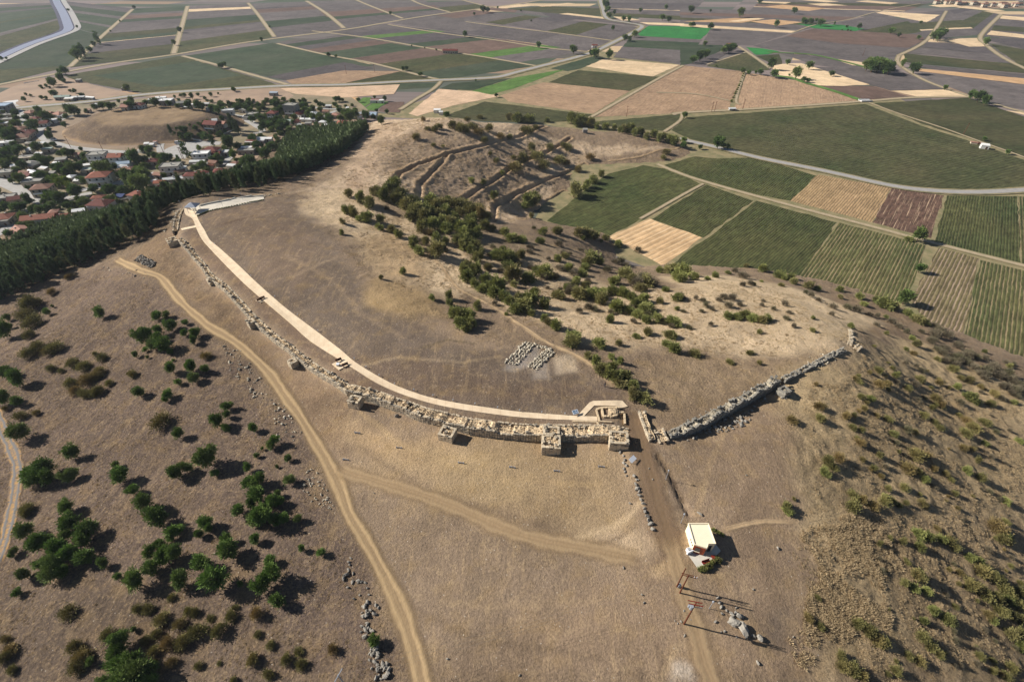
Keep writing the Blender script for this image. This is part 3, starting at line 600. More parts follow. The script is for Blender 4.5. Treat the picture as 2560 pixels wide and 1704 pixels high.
paint('440,500 660,492 760,490 800,540 860,640 900,700 1020,800 1120,860 1400,900 1560,980 1640,1040 1560,1080 1100,1040 900,960 650,760 460,600', (119, 102, 86), 4)     # plateau inside the wall
paint('500,530 700,500 760,560 800,700 760,760 640,690', (126, 104, 84), 7, .7, 8)
paint('840,900 1000,880 1300,950 1560,990 1560,1030 1400,1020 1100,990 900,930', (116, 95, 77), 4, .7, 5)
paint('470,560 620,700 860,920 1100,1030 1400,1060 1300,1068 1080,1035 880,965 640,765 470,610', (122, 98, 78), 1.5, .8, 2)
paint('880,470 1000,540 1120,560 1260,640 1420,650 1500,720 1700,720 1850,705 2060,745 2130,850 2060,890 1880,890 1700,870 1560,860 1440,850 1330,800 1200,740 1110,740 960,680 880,590 760,530 780,470', (220, 190, 148), 5)   # straw slopes
paint('960,560 1060,620 1060,700 960,690 900,600', (192, 158, 112), 5, .8)
paint('940,690 1060,720 1090,790 990,800 900,720', (200, 164, 104), 4, .6, 7)
paint('1180,560 1420,620 1560,760 1500,800 1330,760 1230,680 1100,600', (160, 138, 106), 6, .5, 8)
paint('1700,880 1880,895 2060,885 2100,880 1950,950 1700,1060 1620,1040 1560,960 1600,900', (162, 136, 104), 4, .9)
paint('740,480 880,420 900,350 960,300 1160,298 1320,330 1480,362 1700,372 1480,395 1380,440 1380,520 1250,560 1120,545 1000,520 880,470', (212, 182, 146), 4)     # ridge
paint('1040,320 1160,335 1330,370 1340,440 1240,520 1120,510 1040,450 950,430 980,360', (150, 124, 98), 5, .65, 7)
paint('860,470 930,330 980,300 1000,330 950,420 900,470', (198, 166, 132), 3, .8)
paint('1670,1060 1950,990 1990,1100 2040,1300 2020,1500 2060,1720 1100,1720 1400,1500 1640,1400 1800,1300 1700,1180', (146, 121, 94), 6, .8)
paint('1940,960 2140,870 2300,850 2560,960 2700,1100 2700,1720 2080,1720 2030,1450 2040,1250 1980,1080', (196, 168, 122), 6, .95, 8)
paint('2140,830 2300,840 2560,980 2560,930 2380,850 2200,760 2080,735', (150, 124, 94), 3, .8)
paint('2200,1350 2360,1250 2560,1300 2700,1720 2300,1720 2260,1500', (164, 140, 106), 9, .6, 10)
paint('1640,690 1850,690 2060,745 2200,800 2120,860 1980,820 1760,760', (224, 194, 150), 4, .8)
paint('1380,890 1440,880 1450,930 1395,935', (206, 182, 150), 1.2, .9, 2); paint('1330,900 1370,905 1380,950 1335,945', (186, 170, 152), 1.5, .6, 3)
paint('1300,860 1350,866 1345,905 1290,930 1262,925', (158, 146, 134), 1.0, .9, 1)
paint('1575,1000 1600,1060 1640,1180 1690,1300 1780,1440 1640,1420 1620,1280 1585,1150 1560,1060', (122, 98, 76), 3, .8, 3)
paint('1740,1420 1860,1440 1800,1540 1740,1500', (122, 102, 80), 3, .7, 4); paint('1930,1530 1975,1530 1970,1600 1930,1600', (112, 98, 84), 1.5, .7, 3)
paint('1690,1660 1740,1660 1745,1710 1690,1710', (196, 178, 156), 1, .8, 2)
paint('-300,700 0,740 250,655 430,560 470,500 680,470 850,400 930,320 900,300 700,360 300,520 0,600 -300,700', (88, 74, 58), 3, .9)    # needle litter under the pine belt
COL = COL*.86+COL.mean(-1, keepdims=True)*.14
for s, w, c, a_ in (('1590,1620 1600,1660 1590,1720', .3, (112, 94, 76), .5), ('1640,1610 1655,1660 1640,1720', .3, (112, 94, 76), .5), ('1690,1625 1665,1660 1650,1700', .3, (186, 160, 126), .4), ('900,1030 1000,1110 1180,1190 1500,1215', .5, (186, 158, 118), .5), ('860,930 1000,890 1150,905 1250,890', .4, (170, 148, 118), .5),
    ('620,560 760,600 900,640', .5, (112, 94, 78), .5), ('600,550 560,560 640,538', .5, (104, 84, 68), .8), ('730,690 800,660 850,640', .6, (160, 138, 112), .5), ('1050,870 1120,850 1190,860', .35, (100, 88, 72), .7), ('900,1120 1100,1240 1350,1310', .6, (116, 98, 80), .4), ('1420,1350 1500,1330 1560,1300 1600,1260', .5, (200, 174, 138), .5), ('1450,1370 1540,1350 1590,1310', .4, (120, 100, 80), .5),
    ('1100,1500 1250,1520 1500,1500', .4, (166, 142, 112), .4), ('1000,1500 1200,1600 1500,1640', .4, (112, 95, 78), .4), ('1850,1000 1800,1100 1760,1200 1740,1290', .5, (168, 142, 108), .45), ('1900,1200 1850,1260 1830,1320', .5, (120, 100, 80), .4), ('720,640 830,700 900,780 1000,840', .7, (158, 136, 110), .4), ('1640,1430 1700,1400 1730,1330', .8, (194, 166, 130), .5), ('1830,1420 1850,1500 1900,1560 1920,1640', .4, (116, 100, 82), .5)):
    d = seg_dist(XX+.8*N2, YY+.8*N1, xy(gl('P', s))); m = (a_*(1-smooth(w*.6, w*2.2, d)))[..., None]; COL = COL*(1-m)+C3(c)*m
V_ = 1+.34*fbm(26, 60, 4)+.2*vnoise(XX, YY, 3.5, 70); COL = COL*V_[..., None]
for s in TRENCH:
    d = seg_dist(XX, YY, xy(gl('P', s))); m = (np.exp(-((d-2.2)/.9)**2)*.8)[..., None]; COL = COL*(1-m)+C3((196, 164, 126))*m
m = (1-smooth(.2, 1.0, seg_dist(XX, YY, xy(gl('P', '1645,1140 1672,1180 1690,1220 1705,1252')))))[..., None]*.8; COL = COL*(1-m)+C3((66, 54, 44))*m

def hill_mat():
    k = NT('dry_hillside', .97, .08); ob = k.coord(); col = k.attr('col').outputs['Color']; rg = k.attr('rgh').outputs['Fac']
    a = k.noise(ob, 1.7, 6, .72); b = k.noise(ob, 2.4, 6, .8); c_ = k.noise(ob, .22, 4, .6)
    tuft = k.rng(a, .52, .66); 
    c = k.mix(k.math('MULTIPLY', tuft, k.math('MULTIPLY_ADD', rg, .44, .12)), col, lin((204, 172, 128)))
    c = k.mix(k.math('MULTIPLY', k.rng(a, .46, .34), k.math('MULTIPLY_ADD', rg, .5, .16)), c, lin((78, 66, 56)))
    c = k.mix(k.math('MULTIPLY', k.rng(c_, .5, .68), .3), c, lin((158, 130, 86)))
    st = k.noise(k.mapn(ob, (.9, .07, 1), (0, 0, R(28))), 1, 5, .7); c = k.mix(k.math('MULTIPLY', k.rng(st, .54, .66), .28), c, lin((186, 158, 120)))
    c = k.mix(k.math('MULTIPLY', k.rng(k.noise(ob, .5, 5, .7), .53, .66), .3), c, lin((186, 160, 124))); c = k.mix(k.math('MULTIPLY', k.rng(k.noise(ob, .11, 4, .6), .5, .36), .25), c, lin((96, 80, 66)))
    f = k.math('MULTIPLY', k.rng(b, .34, .66, .72, 1.28), k.rng(k.noise(ob, 13, 2, .6), .3, .7, .88, 1.12))
    peb = k.n('TexVoronoi'); k.l(ob, peb.inputs['Vector']); peb.inputs['Scale'].default_value = 1.2; peb.inputs['Randomness'].default_value = 1
    sel = k.math('LESS_THAN', peb.outputs['Distance'], .13); wn2 = k.n('SeparateColor'); k.l(peb.outputs['Color'], wn2.inputs[0])
    sel = k.math('MULTIPLY', sel, k.math('GREATER_THAN', wn2.outputs[0], .82))
    c = k.mix(k.math('MULTIPLY', sel, .8), k.gain(c, f), lin((196, 182, 164)))
    h = k.math('ADD', k.math('MULTIPLY', a, 1.0), k.math('MULTIPLY', b, .5)); h = k.math('MULTIPLY', h, k.math('MULTIPLY_ADD', rg, .8, .35))
    return k.out(c, h, 1.0, .8)
def grid_mesh(name, X, Y, Z, keep, m, col=None, rgh=None):
    ny, nx = Z.shape; idx = np.arange(nx*ny).reshape(ny, nx)
    q = np.stack([idx[:-1, :-1], idx[:-1, 1:], idx[1:, 1:], idx[1:, :-1]], -1).reshape(-1, 4)
    kk = (keep[:-1, :-1] | keep[:-1, 1:] | keep[1:, 1:] | keep[1:, :-1]).reshape(-1); q = q[kk]
    used, inv = np.unique(q, return_inverse=True); q = inv.reshape(-1, 4)
    V = np.stack([X.ravel()[used], Y.ravel()[used], Z.ravel()[used]], 1)
    me = bpy.data.meshes.new(name); me.vertices.add(len(V)); me.vertices.foreach_set('co', V.ravel())
    me.loops.add(q.size); me.loops.foreach_set('vertex_index', q.ravel()); me.polygons.add(len(q)); me.polygons.foreach_set('loop_start', np.arange(0, q.size, 4)); me.polygons.foreach_set('use_smooth', np.ones(len(q), bool))
    me.update(calc_edges=True); me.materials.append(m)
    if col is not None:
        ca = me.color_attributes.new('col', 'FLOAT_COLOR', 'POINT'); cc4 = np.ones((len(used), 4)); cc4[:, :3] = col.reshape(-1, 3)[used]; ca.data.foreach_set('color', cc4.ravel())
    if rgh is not None:
        ra = me.attributes.new('rgh', 'FLOAT', 'POINT'); ra.data.foreach_set('value', rgh.ravel()[used])
    o = bpy.data.objects.new(name, me); link(o); tag(o, kind='structure'); return o
M_HILL = hill_mat()
grid_mesh('hill', XX, YY, Z1, Z1 > -.6, M_HILL, COL, np.clip(RGH*.8+right*.3+ridge*.3, 0, 1))
mx, my = np.meshgrid(np.linspace(MCX-MRX, MCX+MRX, 160), np.linspace(MCY-MRY, MCY+MRY, 110))
mz = mound(mx, my)+.5*vnoise(mx, my, 8, 1)+.25*vnoise(mx, my, 3, 2)
mc = np.empty(mx.shape+(3,)); rr = np.hypot((mx-MCX)/MRX, (my-MCY)/MRY); w_ = smooth(.5, .62, rr+.1*vnoise(mx, my, 10, 3))[..., None]
mc[:] = C3((146, 124, 98)); mc = mc*(1-w_)+C3((108, 92, 78))*w_; w_ = smooth(.86, .95, rr+.06*vnoise(mx, my, 10, 4))[..., None]; mc = mc*(1-w_)+C3((170, 142, 112))*w_
mc *= (1+.35*vnoise(mx, my, 14, 31)+.25*vnoise(mx, my, 5, 32))[..., None]
grid_mesh('mound', mx, my, mz, mz > -.9, M_HILL, mc, np.full(mx.shape, .3))

# ---------------------------------------------------------------- tracks and paved path on the hill
def resample(L, st):
    P = [Vector(p[:2]) for p in L]; out = [P[0]]
    C = catmull([tuple(p) for p in P], 6); acc = 0
    for a, b in zip(C[:-1], C[1:]):
        a = Vector(a); b = Vector(b); d = (b-a).length; t = st-acc
        while t < d: out.append(a.lerp(b, t/d)); t += st
        acc = (acc+d) % st if t-st < 0 else d-(t-st)
    out.append(P[-1]); return [tuple(p) for p in out]
def drape(name, L, w, m, dz=.06, na=6, st=.8):
    ww = w; w = lambda t: ww*(1+.12*math.sin(37*t+ww)+.09*math.sin(91*t)); return ribbon(name, resample(L, st), w, m, lambda x, y: hgt(x, y)+dz, na)
drape('dirt_track', TR_A, 4.6, M_TRACK, .10); drape('dirt_track', TR_B, 5.2, M_TRACK2, .13); drape('soil_track', TR_C[:8], 7.0, M_SOILWAY, .10); drape('dirt_track', TR_C[6:], 5.6, M_TRACK2, .15)
drape('gravel_track', TR_D, 3.4, M_GRAVEL, .10, 6); drape('foot_trail', TR_E, 2.6, M_TRAIL, .12); drape('foot_trail', TR_F, 1.6, M_TRAIL, .12)
drape('foot_trail', gl('P', '1076,425 1090,410 1120,385'), 2.5, M_TRAIL, .3)
drape('dirt_track', gl('P', '1512,405 1560,398 1600,392 1650,375 1690,372 1725,352'), 3.4, M_TRACK2, .35)
def paving_mat():
    k = NT('pale_paving', .8, .2); uv = k.n('UVMap').outputs[0]; ob = k.coord(); sx = k.n('SeparateXYZ'); k.l(uv, sx.inputs[0])
    j = k.math('LESS_THAN', k.math('FRACT', k.math('MULTIPLY', sx.outputs[1], 1/2.4)), .03)
    c = k.mix(k.rng(k.noise(ob, .5, 4), .35, .65), lin((212, 188, 156)), lin((226, 204, 172)))
    return k.out(k.gain(k.mix(k.math('MULTIPLY', j, .35), c, lin((140, 116, 90))), k.rng(k.noise(ob, 6, 3), .3, .7, .95, 1.05)))
M_PAVE = paving_mat(); M_TERR = road_mat('terrace_concrete', (216, 206, 188), (198, 188, 170))
def two_edge(name, L1, L2, m, dz=.12, na=4, st=1.0, n=None, skirt=.25):
    a = [Vector(p[:2]) for p in L1]; b = [Vector(p[:2]) for p in L2]; V = []; F = []; U = []; rows = []; acc = 0
    for i in range(len(a)-1):
        L = max((a[i+1]-a[i]).length, (b[i+1]-b[i]).length); q = max(1, int(L/st))
        for t in range(q): rows.append((a[i].lerp(a[i+1], t/q), b[i].lerp(b[i+1], t/q)))
    rows.append((a[-1], b[-1])); c0 = None
    for (p, q) in rows:
        c = (p+q)/2; acc += (c-c0).length if c0 else 0; c0 = c
        zz = [hgt(*p.lerp(q, j/na)) for j in range(na+1)]; zm = sum(zz)/len(zz)
        V.append((p.x, p.y, zm-skirt)); U.append((0, acc))
        for j in range(na+1): r_ = p.lerp(q, j/na); V.append((r_.x, r_.y, max(zm, zz[j])+dz)); U.append((j/na, acc))
        V.append((q.x, q.y, zm-skirt)); U.append((1, acc))
    w = na+3
    for i in range(len(rows)-1):
        for j in range(w-1): k = i*w+j; F.append((k, k+1, k+w+1, k+w))
    return sheet(name, V, F, U, m)
def smoothL(s, n=4): return [gp(*q) for q in catmull(T('P', s), n)]
two_edge('paved_path', smoothL(PATH_U), smoothL(PATH_L), M_PAVE)
for a, b in (('1443,1040 1473.6,1006', '1460,1040 1485.5,1014'), ('1473.6,1006 1482,1002.6 1555,1002.6', '1485.5,1014 1487,1013.8 1540,1015'), ('1555,1002.6 1569.5,1016.5', '1540,1015 1551.7,1020')):
    two_edge('paved_path', gl('P', a), gl('P', b), M_PAVE, .13)
two_edge('paved_path', gl('P', '452,572 470,568 489,564'), gl('P', '455,576 473,572 491,568.5'), M_PAVE, .10)
two_edge('paved_terrace', gl('P', '474,520 522,511 590,498 659.5,491.5'), gl('P', '493.7,539 522,528 570,518 660.7,500'), M_TERR, .12)
two_edge('paved_pad', gl('P', '639.5,751.4 651.5,758'), gl('P', '656,743 668,750'), M_PAVE, .12); two_edge('paved_pad', gl('P', '830,911 848,926'), gl('P', '861,894 876,909'), M_PAVE, .12)
# ---------------------------------------------------------------- plants: prototypes
L_PINE = leaf_mat('pine_needles', (72, 98, 46), (120, 142, 70), (112, 122, 70), .28)
L_FOR = leaf_mat('forest_pine_needles', (66, 84, 56), (104, 120, 78), (114, 114, 74), .3)
L_BROAD = leaf_mat('broadleaf_foliage', (58, 78, 40), (106, 128, 66), (120, 132, 70), .28)
L_LIME = leaf_mat('light_green_foliage', (70, 92, 36), (126, 146, 62), (140, 144, 60), .15)
L_SHR = leaf_mat('evergreen_shrub_leaves', (94, 104, 56), (150, 150, 88), (134, 122, 82), .28)
L_OLV = leaf_mat('olive_brown_shrub_leaves', (96, 96, 56), (144, 136, 84), (142, 118, 78), .2)
L_DRY = leaf_mat('dry_grey_twigs', (92, 86, 72), (132, 120, 96), (108, 106, 74), .2)
M_BARK = plain_mat('bark', (96, 78, 62), .95, .2, 3)
def leafquad(mb, c, d, w, l, tint, r):
    d = d.normalized(); s = d.cross(Vector((r.uniform(-1, 1), r.uniform(-1, 1), r.uniform(-1, 1)))).normalized()*w
    mb.face([c-s, c+s*.9, c+d*l+s*.35, c+d*l-s*.4], tint)
def crown_mesh(name, mat, seed, shape='round', n=34, q=13, size=.13, gap=.0, h=1.0, spread=.22, up=.3):
    r = random.Random(seed); mb = MB()
    for i in range(n):
        while True:
            p = Vector((r.uniform(-1, 1), r.uniform(-1, 1), r.uniform(-1, 1)))
            if p.length > 1 or p.length < .35: continue
            if shape == 'dome' and p.z < -.35: continue
            break
        if shape == 'cone': p = Vector((p.x*(1-.5*(p.z+1)*.95), p.y*(1-.5*(p.z+1)*.95), p.z))
        rr = .5*(1-spread*.7); c = Vector((p.x*rr, p.y*rr, p.z*h*rr))*r.uniform(.6, 1.28); t0 = r.random()
        out = Vector((p.x, p.y, p.z+up))
        for k in range(q):
            o = Vector((r.gauss(0, 1), r.gauss(0, 1), r.gauss(0, 1)))
            leafquad(mb, c+o*spread*.26, (out+o*.7), size*.5*r.uniform(.6, 1.2), size*r.uniform(1, 1.9), min(1, max(0, t0*.75+.35*r.random()+.12*p.z)), r)
    return mb.mesh(name, mat)
def trunk_mesh(name, hgt_, rad, seed, limbs=5):
    r = random.Random(seed); mb = MB(); lean = Vector((r.uniform(-.06, .06), r.uniform(-.06, .06), 0)); p0 = Vector((0, 0, -.12)); 
    for i in range(3):
        p1 = Vector((lean.x*(i+1), lean.y*(i+1), hgt_*(i+1)/3)); mb.tube(p0, p1, rad*(1-.26*i), rad*(1-.26*(i+1)), 6); p0 = p1
    for i in range(limbs):
        z = hgt_*r.uniform(.45, .95); a = r.uniform(0, 6.28); b = Vector((lean.x*2*z/hgt_, lean.y*2*z/hgt_, z)); mb.tube(b, b+Vector((math.cos(a)*.3, math.sin(a)*.3, .16)), rad*.35, rad*.12, 4)
    return mb.mesh(name, M_BARK)
PRO = {}
def proto(kind, mat, shape, cz, nv=4, trunk=None, cname='crown', **kw):
    PRO[kind] = ([crown_mesh(kind+'_'+cname, mat, 100+i*7+len(kind), shape, **kw) for i in range(nv)], [trunk_mesh(kind+'_trunk', cz+.12, trunk, i+5) for i in range(2)] if trunk else None, cz)
proto('young_pine', L_PINE, 'round', .68, 5, .035, n=48, q=48, size=.06, h=1.15, spread=.3, up=.5)
proto('forest_pine', L_FOR, 'cone', 1.5, 5, .03, n=60, q=26, size=.09, h=2.5, spread=.3, up=1.0)
proto('broadleaf_tree', L_BROAD, 'round', .72, 5, .04, n=46, q=30, size=.075, h=.95, spread=.28)
proto('light_tree', L_LIME, 'round', .75, 3, .035, n=40, q=18, size=.1, h=1.1, spread=.3)
proto('poplar_tree', L_BROAD, 'round', 1.8, 2, .06, n=44, q=9, size=.18, h=3.4, spread=.3, up=1.2)
proto('green_shrub', L_SHR, 'dome', .28, 5, None, n=44, q=44, size=.06, h=.8, spread=.34)
proto('oak_shrub', L_SHR, 'round', .46, 4, .03, n=44, q=38, size=.065, h=.95, spread=.34)
proto('olive_brown_shrub', L_OLV, 'dome', .26, 5, None, n=38, q=46, size=.05, h=.7, spread=.42, up=.7)
proto('dry_shrub', L_DRY, 'dome', .24, 4, None, n=30, q=40, size=.05, h=.65, spread=.5, up=.8)
def ordn(n): return '%d%s' % (n, 'th' if 10 <= n % 100 <= 20 else {1: 'st', 2: 'nd', 3: 'rd'}.get(n % 10, 'th'))
NP = [0]
def plant(kind, p, D, lab=None, cat=None, group=None, hs=1.0, parts=True, sink=0.0):
    cr, tr_, cz = PRO[kind]; NP[0] += 1; i = NP[0]; rz = (i*2.399) % 6.283; cname = 'crown'
    sx = D*(1+.2*math.sin(i*1.7)); sy = D*(1+.2*math.cos(i*2.3)); sz = D*hs*(1+.16*math.sin(i*3.1))
    if tr_ and parts:
        e = bpy.data.objects.new(kind, None); e.location = (p.x, p.y, p.z-sink); e.rotation_euler = (0, 0, rz); S.collection.objects.link(e)
        c = bpy.data.objects.new('crown', cr[i % len(cr)]); c.parent = e; c.location = (0, 0, cz*sz); c.scale = (sx, sy, sz); S.collection.objects.link(c)
        t = bpy.data.objects.new('trunk', tr_[i % 2]); t.parent = e; t.scale = (sx, sy, sz); S.collection.objects.link(t)
    else:
        e = bpy.data.objects.new(kind, cr[i % len(cr)]); e.location = (p.x, p.y, p.z+cz*sz-sink); e.scale = (sx, sy, sz); e.rotation_euler = (0, 0, rz); S.collection.objects.link(e)
    return tag(e, lab, cat, group)
SZW = lambda D, a, b: 'small' if D < a else ('large' if D > b else 'medium')
def veg(kind, k, s, noun, where, group, cat='shrub', dm=(1.2, 2.6), parts=True, adj='', perrow=14, scale=1.0):
    """s: 'x,y,width' crowns in tile px; labels count from the left inside rows of the named patch"""
    it = []
    for x, y, w in [tuple(float(v) for v in q.split(',')) for q in s.split()]:
        ox, oy, sc = TILES[k]; px, py, pw = ox+x*sc, oy+y*sc, w*sc
        if kind is None or True:
            g = gp(px, py, .0); D = pw*mpp(g)*scale*(.84 if k[1] == '2' and kind.endswith('shrub') else (.92 if kind == 'oak_shrub' else 1)); cz = PRO[kind][2]*D; g = gp(px, py, cz)
        it.append((px, py, D, g))
    it.sort(key=lambda q: q[1]); rows = max(1, math.ceil(len(it)/perrow)); scale = scale; n = math.ceil(len(it)/rows)
    for r_ in range(rows):
        row = sorted(it[r_*n:(r_+1)*n], key=lambda q: q[0])
        for j, (px, py, D, g) in enumerate(row):
            rw = (', %s row down,' % ordn(r_+1)) if rows > 1 else ','
            plant(kind, g, D, '%s, %s from left%s %s' % (noun, ordn(j+1), rw, where), cat, group, parts=parts)
YP = 'young dark pine'; G1 = 'young pines scattered on the dry left slope'
veg('young_pine', 'C0', '100,250,110 30,215,90 10,380,90 110,415,70 130,625,110 485,755,100 300,860,130 210,920,120 255,930,110 320,930,100 465,915,95 790,850,50 820,920,110 900,1020,75', YP, 'beside the grey gravel track', G1, 'pine', perrow=12)
veg('young_pine', 'C0', '980,1110,120 1060,1165,70 445,1140,80 1215,640,65 1410,800,140 1195,910,90 1255,865,95 1465,905,50 1170,190,75 1215,280,50 1305,180,80 1315,250,75 1400,190,65 940,345,85 1140,360,75 1130,410,40 925,100,40 1010,115,22 1185,135,20 995,60,35 1320,5,50 1040,20,90 1110,30,90 1160,75,40', YP, 'in the middle of the left slope', G1, 'pine', perrow=12)
veg('young_pine', 'C0', '1690,870,55 1710,965,90 1780,945,80 1755,1050,120 1720,1110,70 1865,1100,80 1900,1045,55 1920,1100,60 1630,1150,90 1795,1155,90 1985,950,65 1975,808,42 1895,862,30 1755,783,38 1797,740,22 1845,715,60 1882,680,65 1730,600,60 1480,550,85 1545,500,60 1550,440,70 1545,605,50', YP, 'left of the winding dirt track', G1, 'pine', perrow=11)
veg('young_pine', 'B0', '315,980,50 680,980,80 360,945,20 1070,1005,60 1140,1000,45 1160,1070,80 1080,1110,70 975,1140,100 1075,1160,70 1265,1055,38 1260,1125,50 1330,1130,65 45,1015,50 25,1100,100 70,1080,30', YP, 'below the pine belt', G1, 'pine', perrow=15)
veg('young_pine', 'D0', '150,140,110 95,280,55 75,315,40 155,440,85 110,560,60 250,225,130 320,200,70 460,85,110 450,170,90 570,140,120 560,200,100 375,270,130 460,290,120 565,320,100 350,360,140 270,370,90 340,430,110 420,420,90 700,360,70 800,450,60', YP, 'of the lower left grove', G1, 'pine', perrow=10)
veg('young_pine', 'D0', '1055,60,130 1190,130,100 1165,185,60 1400,75,100 1430,120,60 1360,165,55 1540,190,85 1560,275,110 1740,190,80 1790,40,140 1720,60,80 1880,60,90 1950,55,60 2040,50,60 2065,265,48 2200,285,52 1085,230,80 1020,290,80 1120,310,100 1200,290,110 1020,390,110 1365,355,120 1235,475,120 925,475,125 1475,480,150 1645,500,50 1845,340,70 1860,440,130 1790,510,120 1895,620,110', YP, 'of the lower middle grove', G1, 'pine', perrow=10)
veg('young_pine', 'D0', '910,815,45 810,905,120 800,980,110 800,1060,150 900,1040,140 940,1110,150 840,1150,180 1020,1110,110 700,1165,80 620,1035,50 1000,1180,120', YP, 'at the bottom edge', G1, 'pine')
veg('young_pine', 'D1', '228,890,75', 'single dark pine', 'among the boulders by the track', G1, 'pine')
OB = 'olive brown broom shrub'; G2 = 'brown shrubs on the left slope'
veg('olive_brown_shrub', 'C0', '250,40,100 200,90,90 330,80,80 380,50,90 650,95,40 700,120,70 500,155,90 570,180,80 345,195,65 420,210,50 685,210,75 650,245,90 595,270,100 485,295,90 510,345,70 570,370,80 670,350,80 620,365,70 745,295,60 905,230,75 1100,560,120 140,520,80 250,495,60 1410,110,70 180,1160,80 35,470,50', OB, 'on the upper left slope', G2, perrow=13)
veg('olive_brown_shrub', 'B0', '190,930,130 240,920,80 170,1000,100 220,1060,110 350,850,60 470,740,60 200,1140,80', OB, 'just below the pine belt', G2)
veg('olive_brown_shrub', 'D0', '460,700,110 940,680,80 1010,680,90 1105,750,95 1290,690,80 1230,775,90 1330,700,70 1345,830,130 1500,830,105 1580,730,90 1610,665,50 1760,710,90 1440,740,50 735,850,80 1070,850,70 990,890,80 1150,910,110 1060,965,70 1250,900,100 510,940,110 550,1010,130 530,1080,100 35,880,70 60,960,100 30,1010,80 80,1090,70 1175,1040,90 1360,1070,60 1500,1050,30 1730,1020,90 1765,850,60 1850,925,60 1955,1030,80 2045,970,70 2060,1060,80 2280,955,80 1835,1125,80 1600,1165,60 1175,600,50 180,20,70 1050,1040,60', OB, 'on the lowest left slope', G2, perrow=11)
GS_ = 'green evergreen bush'; G3 = 'green bushes on the right slope'
veg('green_shrub', 'C2', '1550,60,45 1620,25,70 2085,75,45 2260,175,50 1900,320,70 1990,390,100 2030,420,60 2290,425,50 1645,265,70 1480,240,60 1310,400,65 1465,640,60 1370,785,70 995,900,80 1680,955,85 2235,1100,75 730,1140,85 2090,705,50 2325,690,60 1415,1070,50 1970,890,70', GS_, 'on the right slope', G3, perrow=11)
veg('olive_brown_shrub', 'C2', '480,85,60 100,90,90 340,150,60 545,155,50 930,300,40 1370,300,100 1455,190,50 1360,205,60 1780,290,60 1600,90,50 1870,200,80 2130,430,80 1425,535,70 1140,520,70 960,540,80 770,545,100 960,450,90 1240,700,80 1245,615,60 1010,830,110 1090,810,90 1050,870,80 1620,780,120 1690,790,80 1560,880,100 1620,900,80 1970,550,80 2090,560,90 1780,600,80 1750,400,90 1790,440,80 1670,510,70 2010,600,100 1960,640,90 2060,940,80 1820,910,60 1740,880,60 1560,330,60 1985,270,80 2060,320,50 2150,365,70 1610,630,50 1190,1060,90 1250,1090,90 1320,1130,100 1180,1140,110 1400,1100,90 1660,1120,80 1680,1130,60 1500,1130,60 780,1085,40 1500,760,50 2040,820,60 1330,40,30', 'brown scrubby bush', 'on the right slope', 'brown bushes on the right slope', perrow=11)
veg('green_shrub', 'D2', '735,5,80 1640,165,90 1700,180,80 1790,200,80 1650,250,100 1990,330,80 2050,350,80 2230,190,100 1640,450,110 1690,560,90 1540,500,80 1600,530,80 1840,750,100 1740,690,80 1670,760,70 2250,620,90 2150,760,80 2330,750,100 2340,930,100 2270,850,100', GS_, 'on the lower right slope', G3, perrow=10)
veg('olive_brown_shrub', 'D2', '2170,110,140 2210,200,110 1840,210,100 1880,250,80 1620,440,90 1220,780,110 1300,830,120 1350,880,120 1400,910,90 1660,870,90 1720,930,110 1570,1000,90 1640,1030,90 1780,990,80 1120,1070,110 1190,1100,120 1250,1130,110 1100,1000,80 880,740,80 960,800,70 940,600,60 2080,420,130 2150,460,120 2200,500,110 2000,520,110 2080,570,120 2160,600,120 2230,560,110 2300,640,110 2200,690,110 2280,720,100 2120,720,90 2330,840,110 2270,1080,90 2240,1140,80 2050,1000,80 1480,1100,80 2320,560,110 1920,430,80', 'brown scrubby bush', 'on the lower right slope', 'brown bushes on the lower right slope', perrow=10)
veg('green_shrub', 'B2', '455,670,40 570,690,80 690,730,90 760,740,80 715,755,50 190,755,55 330,715,45 240,735,60 695,800,45 780,780,60 880,805,80 940,825,60 505,795,40 560,775,30 1095,830,60 1230,880,60 1410,930,120 1470,950,80 1340,900,60 1560,990,70 1640,1040,90 1600,1020,60 1415,1020,40 1100,880,50 1260,930,60 910,1025,40 545,1120,50 910,1110,50 1170,1080,50 1590,1165,50 1415,1130,40 1680,1060,60 1570,485,60', 'green bush', 'along the field edge of the hill brow', 'bushes along the field edge', perrow=11)
veg('green_shrub', 'B2', '330,1010,80 390,1020,80 440,1000,90 500,1030,80 560,1040,90 600,1030,80', 'dark green bush', 'of the dense clump on the straw slope', 'dark clump on the straw slope')
veg('oak_shrub', 'B2', '20,700,110 100,740,80 10,750,80', 'dark oak', 'at the corner of the cut straw field', 'oaks by the cut straw field', 'tree')
for s, l in (('1550,890,90', 'broad green tree casting a shadow on the striped field beside the slope'), ('1655,675,62', 'small green tree alone between the two striped fields'), ('1640,465,85', 'green roadside tree by the farm track below the ploughed field')):
    x, y, w = [float(v) for v in s.split(',')]; px, py = 1700+x*TS, 420+y*TS; g = gp(px, py, 3.5); plant('broadleaf_tree', g, w*TS*mpp(g), l, 'tree')
veg('dry_shrub', 'B2', '380,700,70 430,740,80 480,790,60 430,795,60 300,880,70 360,890,80 270,900,60 330,940,70 410,930,60 160,905,60 110,890,50 20,890,50 220,965,50 180,940,60 570,910,40 560,940,50 640,965,50 720,930,60 750,990,50 730,1030,60 900,870,60 950,900,60 860,850,50 1050,950,60 1150,950,80 1210,970,70 1300,1000,60 1350,1010,50 1450,1050,60 1500,1080,70 1550,1120,60 25,980,50 145,980,40 210,1070,50 60,1090,60 780,1080,50 1350,1070,60 1750,1080,70 1750,1150,60 1040,1000,50', 'dry grey bush', 'on the straw coloured slope', 'dry grey bushes on the straw slope', perrow=10)
r = random.Random(3); b = []
